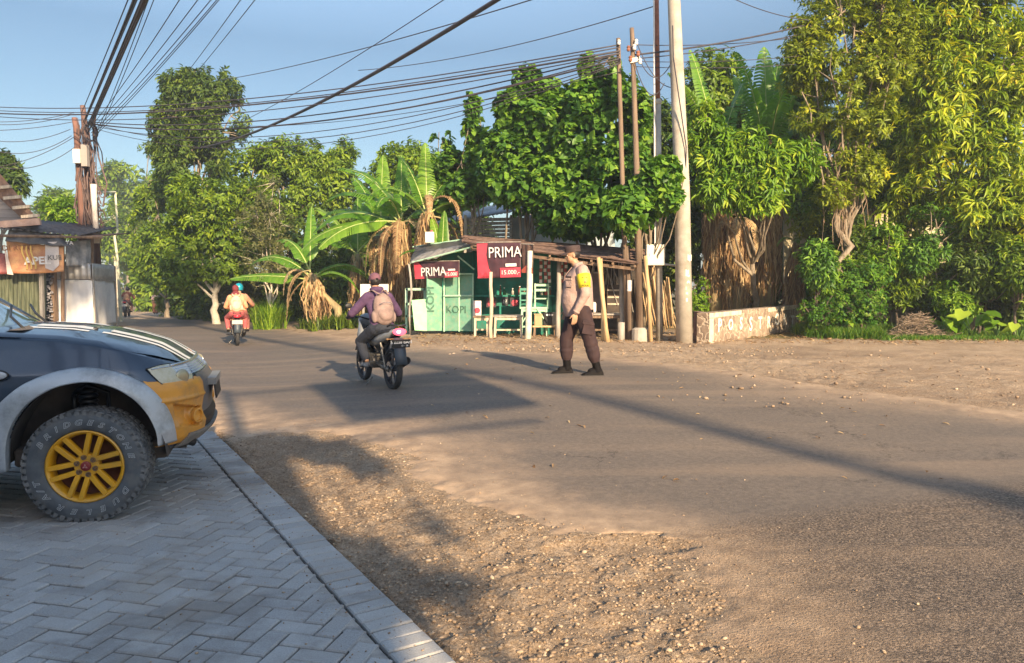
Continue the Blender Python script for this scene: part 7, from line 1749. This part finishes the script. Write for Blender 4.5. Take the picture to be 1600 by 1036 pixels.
# ---------------------------------------------------------------- motorcycles
def motorcycle(loc_, yaw, label, side_m, group=None, plate=None, plate_m=None, lit=True):
    t = empty('motorcycle', loc_, yaw, label, 'motorcycle', group)
    rub = mat('motorcycle tyre', (.02, .02, .022), (.045, .043, .042), 10, rough=.85) if 'motorcycle tyre' not in D.materials else D.materials['motorcycle tyre']
    alloy = mat('dark alloy', (.10, .10, .11), rough=.35, metal=.8) if 'dark alloy' not in D.materials else D.materials['dark alloy']
    eng = mat('greasy engine metal', (.12, .11, .10), (.25, .23, .20), 12, rough=.45, metal=.6) if 'greasy engine metal' not in D.materials else D.materials['greasy engine metal']
    R_ = .295
    for x, nm in ((-.62, 'rear_wheel'), (.62, 'front_wheel')):
        w = empty(nm, (x, 0, R_)); w.parent = t
        wt = .048 if x < 0 else .042
        m = MB(); m.lathe([(.235, -.028), (.262, -wt), (.282, -wt*.85), (.292, -wt*.45), (R_, 0), (.292, wt*.45), (.282, wt*.85), (.262, wt), (.235, .028)], (0, 0, 0), (0, 1, 0), 48); m.build('tyre', rub, w, smooth=True)
        m = MB(); m.lathe([(.238, -.028), (.228, -.03), (.222, 0), (.228, .03), (.238, .028)], (0, 0, 0), (0, 1, 0), 40); m.lathe([(0, -.05), (.04, -.05), (.04, .05), (0, .05)], (0, 0, 0), (0, 1, 0), 16)
        for k in range(5):
            a = 2*PI*k/5+.3
            for d in (-.16, .16): m.beam((math.cos(a)*.03, 0, math.sin(a)*.03), (math.cos(a+d)*.228, 0, math.sin(a+d)*.228), .016, .022)
        m.build('rim', alloy, w, smooth=False)
        m = MB(); m.lathe([(.11, .056), (.11, .060), (.05, .060), (.05, .056)], (0, 0, 0), (0, 1, 0), 24); m.build('brake_disc', chrome, w)
    # frame and engine
    m = MB(); m.tube([(.45, 0, .88), (.30, 0, .62), (.10, 0, .42), (-.20, 0, .40), (-.30, 0, .55), (-.62, 0, .74)], .028, 8); m.tube([(.42, 0, .80), (.0, 0, .66), (-.45, 0, .72)], .025, 8)
    m.build('frame', blackp, t, smooth=True)
    m = MB(); m.box((.02, 0, .38), (.32, .20, .18)); m.lathe([(.0, -.12), (.085, -.12), (.09, -.08), (.09, .08), (.085, .12), (0, .12)], (-.06, 0, .35), (0, 1, 0), 24)
    for k in range(6): m.box((.23+k*.018, 0, .44+k*.006), (.009, .15-.006*k, .13))
    m.build('engine', eng, t, bevel=.008)
    for s in (-1, 1):
        m = MB(); m.tube([(-.14, s*.085, .36), (-.62, s*.085, R_)], .020, 8); m.box((-.62, s*.088, R_), (.09, .02, .06)); m.build('swingarm', eng, t, smooth=True)
        m = MB(); m.tube([(-.60, s*.11, R_+.03), (-.46, s*.12, .66)], .014, 8); m.build('shock_absorber', eng, t)
        for k in range(7):
            pass
        m = MB(); m.tube([(.62, s*.075, R_), (.50, s*.072, .66), (.44, s*.06, .90)], .022, 10); m.build('fork_leg', alloy, t, smooth=True)
        m = MB(); m.tube([(.02, s*.09, .28), (.02, s*.24, .28)], .012, 8); m.box((.02, s*.22, .285), (.05, .09, .022)); m.build('foot_peg', blackp, t)
        m = MB(); m.tube([(-.30, s*.09, .36), (-.34, s*.20, .38)], .010, 8); m.box((-.34, s*.20, .38), (.045, .08, .02)); m.build('foot_peg', eng, t)
        # handlebar side
        m = MB(); m.tube([(.40, 0, .96), (.40, s*.12, 1.00), (.33, s*.30, 1.00), (.31, s*.36, .99)], .011, 8); m.tube([(.335, s*.25, 1.0), (.31, s*.37, .99)], .017, 8); m.build('handlebar', blackp, t, smooth=True)
        m = MB(); m.tube([(.35, s*.24, 1.01), (.36, s*.30, 1.15)], .006, 6); m.ell((.36, s*.32, 1.17), (.014, .06, .038)); m.build('mirror', blackp, t, smooth=True)
        # side tail panel
        m = MB(); m.loft([[Vector((x, s*(w-.03), z0)), Vector((x, s*w, (z0+z1)/2)), Vector((x, s*(w-.035), z1))] for x, w, z0, z1 in ((-.02, .11, .62, .68), (-.15, .13, .60, .74), (-.35, .135, .63, .79), (-.60, .12, .70, .845), (-.80, .09, .775, .875), (-.90, .05, .82, .875))], closed=False, cap=False)
        o = m.build('side_panel', side_m, t, smooth=True); o.modifiers.new('thickness', 'SOLIDIFY').thickness = .012
        m = MB(); m.loft([[Vector((x, s*w, z0)), Vector((x, s*(w+.03), (z0+z1)/2)), Vector((x, s*(w-.01), z1))] for x, w, z0, z1 in ((.16, .10, .46, .72), (.30, .15, .42, .84), (.44, .14, .50, .95), (.52, .08, .62, .98))], closed=False, cap=False)
        o = m.build('front_fairing', side_m, t, smooth=True); o.modifiers.new('thickness', 'SOLIDIFY').thickness = .012
        m = MB(); m.tube([(-.84, s*.06, .735), (-.86, s*.15, .735)], .007, 6); m.ell((-.862, s*.165, .735), (.018, .024, .014)); m.build('indicator', mat('amber lens', (.30, .17, .07), rough=.3) if 'amber lens' not in D.materials else D.materials['amber lens'], t, smooth=True)
    m = MB(); m.loft([[Vector((x, y*w, z+(0 if abs(y) > .9 else .012)-(.03 if abs(y) > .99 else 0))) for y in (-1, -.8, 0, .8, 1)] for x, w, z in ((.14, .07, .76), (-.05, .12, .755), (-.30, .13, .785), (-.45, .12, .83), (-.72, .09, .85))], closed=False); o = m.build('seat', blackp, t, smooth=True); o.modifiers.new('thickness', 'SOLIDIFY').thickness = .05
    m = MB(); m.ell((.12, 0, .70), (.20, .12, .13)); m.build('tank_cover', side_m, t, smooth=True)
    m = MB(); m.ell((.50, 0, .93), (.10, .13, .12)); m.build('headlamp_cowl', side_m, t, smooth=True)
    m = MB(); m.tube([(-.66, -.09, .90), (-.80, -.10, .93), (-.93, -.07, .925), (-.955, 0, .925), (-.93, .07, .925), (-.80, .10, .93), (-.66, .09, .90)], .012, 8); m.build('grab_rail', blackp, t, smooth=True)
    tl = MB(); tl.ell((-.895, 0, .835), (.055, .098, .052)); tlm = 'tail lamp lit' if lit else 'tail lamp lens'
    if tlm not in D.materials: mat(tlm, (.60, .03, .05), rough=.2, emit=(1, .08, .12) if lit else None, es=1.3)
    tl.build('tail_light', D.materials[tlm], t, smooth=True)
    if lit: MB().ell((-.945, .03, .838), (.012, .030, .022)).build('bulb_glow', mat('lit bulb', (.9, .3, .3), emit=(1, .35, .35), es=3) if 'lit bulb' not in D.materials else D.materials['lit bulb'], t, smooth=True)
    # rear mudguard
    m = MB(); m.loft([[Vector((x, -w, z)), Vector((x-.012, 0, z+.01)), Vector((x, w, z))] for x, w, z in ((-.72, .075, .74), (-.84, .085, .74), (-.90, .085, .62), (-.935, .082, .50), (-.965, .088, .38))], closed=False); o = m.build('mudguard', mat('blue grey plastic', (.05, .065, .085), rough=.5) if 'blue grey plastic' not in D.materials else D.materials['blue grey plastic'], t, smooth=True); o.modifiers.new('thickness', 'SOLIDIFY').thickness = .006
    m = MB(); m.loft([[Vector((.62+math.cos(a)*.325, -.055, R_+math.sin(a)*.325)), Vector((.62+math.cos(a)*.34, 0, R_+math.sin(a)*.34)), Vector((.62+math.cos(a)*.325, .055, R_+math.sin(a)*.325))] for a in np.linspace(.5, 2.9, 12)], closed=False); o = m.build('front_fender', side_m, t, smooth=True); o.modifiers.new('thickness', 'SOLIDIFY').thickness = .005
    p_ = MB().box((-.945, 0, .675), (.008, .27, .115), M=Matrix.Rotation(R(-12), 4, 'Y')).build('number_plate', plate_m or blackp, t, bevel=.002)
    if plate:
        lettering(plate[0], .062, (-.952, 0, .694), (0, -1, 0), (.2, 0, 1), white_txt, p_, off=.004, depth=.001, bold=.001); lettering(plate[1], .038, (-.943, -.05, .645), (0, -1, 0), (.2, 0, 1), white_txt, p_, off=.004, depth=.001)
    ex = MB(); ex.tube([(.28, -.05, .42), (.30, -.10, .26), (.0, -.14, .20), (-.30, -.17, .25)], .020, 10); ex.build('exhaust_pipe', eng, t, smooth=True)
    ex = MB(); ex.lathe([(.0, 0), (.034, 0), (.050, .05), (.056, .40), (.050, .44), (.038, .445), (.036, .40), (0, .40)], (-.30, -.17, .26), Vector((-.93, -.04, .36)), 20); ex.build('muffler', mat('dark muffler', (.03, .03, .032), rough=.4, metal=.6) if 'dark muffler' not in D.materials else D.materials['dark muffler'], t, smooth=True)
    m = MB(); m.tube([(-.1, .12, .13), (-.14, .20, .05), (-.10, .22, .03)], .010, 6); m.build('side_stand', eng, t)
    return t

def rider(loc_, yaw, label, jacket, trou, headgear, hg_m, scale=1.0, pill=False, pack=None, shoes=None, vox=.009, group=None, lean=.18, skirt=False, handpos=None, turn=0.0, foot=None, back=0.0):
    """seated figure; local x forward, origin on the ground below the saddle of the machine"""
    t = empty('person', loc_, yaw, label, 'person', group); t.scale = (scale,)*3
    hx = (-.42 if pill else -.10)-back; hz = .90 if pill else .86
    hip = Vector((hx, 0, hz)); ch = hip+Vector((lean*1.9, 0, .40)); nk = ch+Vector((.045+lean*.3, 0, .135)); hc = nk+Vector((.055, 0, .145))
    bo = MB(); sh = MB(); tr_ = MB(); ank = []
    for s in (-1, 1):
        S_ = ch+Vector((.0, s*.185, .045)); W_ = Vector((.33, s*.32, 1.02)) if not pill else Vector((hx+.42, s*.14, hz+.12))
        if handpos: W_ = Vector((handpos[0], s*handpos[1], handpos[2]))
        E__ = S_.lerp(W_, .5)+Vector((-.07, s*.11, -.10))
        p_, r_ = blend([S_, E__, W_], [.045, .036, .026]); limb(bo, p_, r_)
        hand(bo, W_, (W_-E__)+Vector((.1, 0, .02)), (0, 0, -1), (0, -s, 0), .98, .95, .05)
        p_, r_ = blend([S_+Vector((0, -s*.03, 0)), E__, W_+(E__-W_).normalized()*.03], [.078, .062, .042], 5); r_ = [v*(1+.05*math.sin(i*2.3)) for i, v in enumerate(r_)]; limb(sh, p_, r_)
        H_ = hip+Vector((.02, s*.09, -.01)); K_ = Vector((hx+.42, s*.20, hz-.22 if not pill else hz-.20)); A_ = Vector((foot[0] if foot else hx+.14, s*.20, (foot[1] if foot else .38)))
        if pill: A_ = Vector((hx+.10, s*.22, .47)); K_ = Vector((hx+.38, s*.24, hz-.14))
        p_, r_ = blend([H_, K_, A_], [.078, .056, .036]); limb(bo, p_, r_)
        rr_ = [.112, .080, .062] if not skirt else [.125, .11, .085]
        p_, r_ = blend([H_, K_, A_+(K_-A_)*.10], rr_, 5); limb(tr_, p_, r_); ank.append(A_)
    bo.ell(hip+Vector((.05, 0, .2)), (.10, .14, .26)); limb(bo, [ch, nk, nk+Vector((.03, 0, .06))], [.07, .056, .052])
    q_, M_ = head(bo, hc, (math.cos(turn), math.sin(turn), -.12), (.12, 0, 1), .97)
    fuse('body', bo, skin, t, vox*.8, 3, .5); eyes(t, q_, M_, .97)
    rows = []
    for u, d_, w in ((-.10, .125, .165), (.0, .135, .175), (.25, .135, .175), (.5, .13, .180), (.75, .125, .195), (.95, .115, .195), (1.08, .09, .15), (1.18, .065, .08)):
        c = hip.lerp(ch, u)+Vector((-.015*math.sin(u*PI), 0, 0)); rows.append([c+Vector((d_*math.cos(a), w*math.sin(a), 0)) for a in np.linspace(0, 2*PI, 25)[:-1]])
    sh.loft(rows); sh.ell(ch+Vector((.0, 0, .05)), (.10, .19, .085)); shirt = fuse('jacket', sh, jacket, t, vox, 4, .5)
    tr_.ell(hip, (.15, .18, .11)); fuse('trousers' if not skirt else 'skirt', tr_, trou, t, vox, 3, .5)
    for A_ in ank:
        b2 = MB(); shoe(b2, A_+Vector((0, 0, -.02)), (1, 0, 0), 1, .26, .075); fuse('shoe', b2, shoes or boot_m, t, vox*.8, 2)
    if headgear == 'cap':
        hr = MB(); hr.ell(q_(-.020, 0, .0), (.090, .081, .085), M_); fuse('hair', hr, hair_m, t, .007, 2)
        c_ = MB(); c_.ell(q_(-.008, 0, .045), (.108, .088, .082), M_, 20, 14); cp_o = c_.build('cap', hg_m, t, smooth=True)
        v_ = MB(); v_.sheet(lambda u, v: q_(.085+.08*v*math.cos((u-.5)*2.2), .075*math.sin((u-.5)*2.6), .05-.02*v), 12, 4); v_.build('peak', hg_m, cp_o, smooth=True).modifiers.new('thickness', 'SOLIDIFY').thickness = .005
        v_ = MB(); v_.ell(q_(-.112, 0, .020), (.006, .022, .016), M_); v_.build('back_opening', boot_m, cp_o, smooth=True)
        v_ = MB(); v_.ell(q_(-.006, 0, .128), (.010, .010, .007), M_); v_.build('button', hg_m, cp_o, smooth=True)
        # raised collar or hood round the neck
        h2 = MB(); h2.lathe([(.085, -.03), (.105, .01), (.105, .045), (.085, .065), (.065, .05)], nk+Vector((-.03, 0, -.01)), Vector((.15, 0, 1)), 22); o = h2.build('hood_collar', jacket, t, smooth=True); o.modifiers.new('thickness', 'SOLIDIFY').thickness = .02
    elif headgear == 'helmet':
        c_ = MB(); rows = []
        for j in range(13):
            th_ = PI*.70*j/12; rows.append([q_(-.005+.135*math.sin(th_)*math.cos(a), .122*math.sin(th_)*math.sin(a), .025+.128*math.cos(th_)-(.03 if math.cos(a) < 0 else -.02)*max(0, (j-8)/4)) for a in np.linspace(0, 2*PI, 29)[:-1]])
        c_.loft(rows); cp_o = c_.build('helmet', hg_m, t, smooth=True); cp_o.modifiers.new('thickness', 'SOLIDIFY').thickness = .012
        v_ = MB(); v_.sheet(lambda u, v: q_(-.005+(.142)*math.sin(1.1+.62*v)*math.cos((u-.5)*2.4), .128*math.sin(1.1+.62*v)*math.sin((u-.5)*2.4), .025+.13*math.cos(1.1+.62*v)), 14, 6); v_.build('visor', mat('smoked visor', (.04, .05, .06), rough=.1) if 'smoked visor' not in D.materials else D.materials['smoked visor'], cp_o, smooth=True)
    elif headgear == 'hijab':
        c_ = MB(); c_.ell(q_(-.014, 0, .015), (.112, .094, .108), M_); c_.ell(nk+Vector((-.02, 0, -.01)), (.10, .13, .09)); c_.ell(q_(.0, 0, -.08), (.075, .08, .07), M_); fuse('headscarf', c_, hg_m, t, .01, 4)
    if pack:
        c = ch+Vector((-.215-lean*.2, 0, -.12)); bp_ = MB(); tilt = Matrix.Rotation(math.atan2(lean*1.9, .4)*.8, 4, 'Y')
        bp_.ell(c, (.115, .155, .245), tilt); bp_.ell(c+Vector((-.03, 0, -.10)), (.11, .15, .15), tilt); bp_.ell(c+Vector((-.10, 0, -.07)), (.06, .115, .11), tilt)
        for s in (-1, 1): bp_.ell(c+Vector((-.01, s*.145, -.12)), (.06, .04, .09), tilt)
        pk_ = fuse('backpack', bp_, pack, t, .010, 3)
        for s in (-1, 1):
            z_ = MB(); z_.tube([c+Vector((-.10, -.10*s, .06)), c+Vector((-.142, -.05*s, .09)), c+Vector((-.152, 0, .095))], .004, 5); z_.build('zip', chrome, pk_)
            z_ = MB(); z_.tube([c+Vector((-.02, s*.07, .21)), ch+Vector((-.06, s*.10, .145)), ch+Vector((.07, s*.12, .12)), ch+Vector((.12, s*.12, -.03))], .018, 8, sq=.4); z_.build('shoulder_strap', pack, pk_, smooth=True)
        z_ = MB(); z_.tube([c+Vector((-.0, -.03, .235)), c+Vector((-.01, 0, .275)), c+Vector((-.0, .03, .235))], .008, 6); z_.build('carry_loop', pack, pk_, smooth=True)
    return t
# nearest motorcycle
rw, fw = G(613, 607), None
yaw1 = math.atan2(1.06, -.61)
d1 = Vector((math.cos(yaw1), math.sin(yaw1), 0)); r0_ = P(614, 600, 9.7); r0_ = Vector((r0_.x, r0_.y, 0)); c1 = r0_+d1*.58; c1.z = gzf(c1.x, c1.y)+.018
greyp = mat('silver grey fairing', (.22, .23, .24), (.28, .29, .30), 4, rough=.35, coat=.4)
motorcycle(c1, yaw1, 'nearest motorcycle, black and silver with lit red tail lamp and dark plate', greyp, 'motorcycles riding away', ('S 2238 BAN', '10 - 28'))
rider(c1, yaw1, 'rider in purple jacket and pink cap with a beige backpack', cm((.085, .042, .10)), cm((.022, .026, .04)), 'cap', cm((.17, .075, .105)), 1.0, pack=mat('beige pink backpack', (.20, .135, .12), (.30, .21, .185), 8, rough=.85, bump=.6, bsc=14, dist=.012), shoes=mat('grey shoes', (.10, .10, .11), (.3, .3, .3), 12, rough=.7), group='riders on the motorcycles', lean=.10, turn=0, back=.12)
for o_ in list(C.objects):
    if o_.parent is None and o_.name.split('.')[0] in ('motorcycle', 'person') and (o_.location-c1).length < .01: o_.scale = (.935,)*3
# second motorcycle with two on it
yaw2 = math.atan2(1.2, -.50); r0_ = P(371, 536, 18.4); d2 = Vector((math.cos(yaw2), math.sin(yaw2), 0)); c2 = Vector((r0_.x, r0_.y, 0))+d2*.6; c2.z = gzf(c2.x, c2.y)+.018
motorcycle(c2, yaw2, 'maroon motorcycle with pale mud splashed rear and white plate, carrying two riders', mat('maroon fairing', (.20, .03, .04), rough=.35, coat=.4), 'motorcycles riding away', None, mat('pale plate', (.62, .52, .46), rough=.5), lit=False)
peach = mat('peach jacket', (.66, .27, .14), (.78, .38, .22), 6, rough=.8, bump=.4, bsc=16)
rider(c2+Vector((math.sin(yaw2)*.10, -math.cos(yaw2)*.10, .06)), yaw2, 'front rider in a turquoise helmet on the motorcycle carrying two', peach, cm((.30, .10, .08)), 'helmet', mat('turquoise helmet', (.01, .36, .46), rough=.25, coat=.6), 1.0, group='riders on the motorcycles', lean=.1, vox=.012)
rider(c2, yaw2, 'pillion rider in maroon headscarf and peach top wearing a pale pack', peach, cm((.42, .10, .10)), 'hijab', cm((.18, .03, .035)), .97, pill=True, pack=mat('cream pack', (.66, .38, .25), (.80, .52, .36), 6, rough=.85), group='riders on the motorcycles', lean=.10, vox=.012)
# far motorcycle
yaw3 = math.atan2(1.2, -.42); r0_ = P(199, 497, 41); c3 = Vector((r0_.x, r0_.y, gzf(r0_.x, r0_.y)+.02))
motorcycle(c3, yaw3, 'small distant white tailed motorcycle near the end of the road', mat('white fairing', (.70, .66, .62), rough=.35), 'motorcycles riding away', None, mat('white mudguard plate', (.7, .68, .64), rough=.5), lit=False)
rider(c3, yaw3, 'distant rider in a red brown jacket and dark helmet on the farthest motorcycle', cm((.28, .10, .07)), cm((.10, .05, .05)), 'helmet', cm((.06, .04, .04), .4), 1.0, group='riders on the motorcycles', vox=.02)
for o_ in list(C.objects):
    if o_.parent is None and o_.name.split('.')[0] in ('motorcycle', 'person') and (o_.location-c2).length < .2: o_.scale = (.9,)*3
# two pupils walking on the right side of the far road
def walker(px, Yd, label, top, bottom, yaw, sc=.9):
    g_ = XG(px, Yd); g_.z += .02; t = empty('person', g_, yaw, label, 'person', 'pupils walking along the far road'); t.scale = (sc,)*3
    bo = MB(); sh = MB(); sk_ = MB()
    for s in (-1, 1):
        S_ = Vector((0, s*.17, 1.36)); E__ = Vector((-.03*s, s*.22, 1.10)); W_ = Vector((.08*s, s*.22, .86)); p_, r_ = blend([S_, E__, W_], [.045, .036, .026]); limb(bo, p_, r_)
        hand(bo, W_, (.1*s, 0, -1), (0, -s, 0), (1, 0, 0), .95, .4, .1)
        limb(sh, [S_, E__], [.07, .06])
        H_ = Vector((0, s*.09, .86)); K_ = Vector((.10*s+.03, s*.09, .48)); A_ = Vector((.22*s-.03, s*.09, .09)); p_, r_ = blend([H_, K_, A_], [.08, .055, .036]); limb(bo, p_, r_)
        limb(sk_, [H_, K_, K_.lerp(A_, .8)], [.12, .12, .13])
        b2 = MB(); shoe(b2, A_, (1, 0, 0), 1, .26, .09); fuse('shoe', b2, boot_m, t, .015, 1)
    bo.ell((0, 0, 1.12), (.10, .15, .28)); limb(bo, [Vector((0, 0, 1.38)), Vector((.02, 0, 1.48))], [.06, .05]); q_, M_ = head(bo, (.03, 0, 1.56), (1, 0, -.05), (0, 0, 1), .95); fuse('body', bo, skin, t, .012, 2); eyes(t, q_, M_, .95)
    sh.ell((0, 0, 1.18), (.125, .175, .24)); sh.ell((0, 0, 1.36), (.10, .19, .07)); fuse('shirt', sh, top, t, .015, 2)
    sk_.ell((0, 0, .90), (.14, .17, .12)); fuse('skirt', sk_, bottom, t, .015, 2)
    hr = MB(); hr.ell(q_(-.015, 0, .02), (.105, .09, .095), M_); hr.ell(q_(-.03, 0, -.06), (.07, .085, .09), M_); fuse('headscarf', hr, cm((.22, .09, .06)), t, .015, 2)
pt = mat('pale pink shirt', (.72, .42, .32), (.84, .56, .44), 6, rough=.8); bs_ = cm((.16, .07, .04))
walker(243, 50, 'left one of two pupils in pale tops walking by the far verge', pt, bs_, R(115)); walker(257, 50, 'right one of two pupils in pale tops walking by the far verge', pt, bs_, R(110))

# ---------------------------------------------------------------- thin morning haze
hz = MB().box((5, 15, 9.5), (850, 870, 24)).build('haze', D.materials.new('haze air')); tag(hz, 'thin pale morning haze over the whole place', 'haze', kind='stuff')
hm = hz.data.materials[0]; hm.use_nodes = True; hn = hm.node_tree; hn.nodes.clear()
ho = hn.nodes.new('ShaderNodeOutputMaterial'); hv = hn.nodes.new('ShaderNodeVolumePrincipled')
hv.inputs['Color'].default_value = (.86, .92, 1, 1); hv.inputs['Density'].default_value = .0018; hv.inputs['Anisotropy'].default_value = .2
hn.links.new(hv.outputs[0], ho.inputs['Volume'])
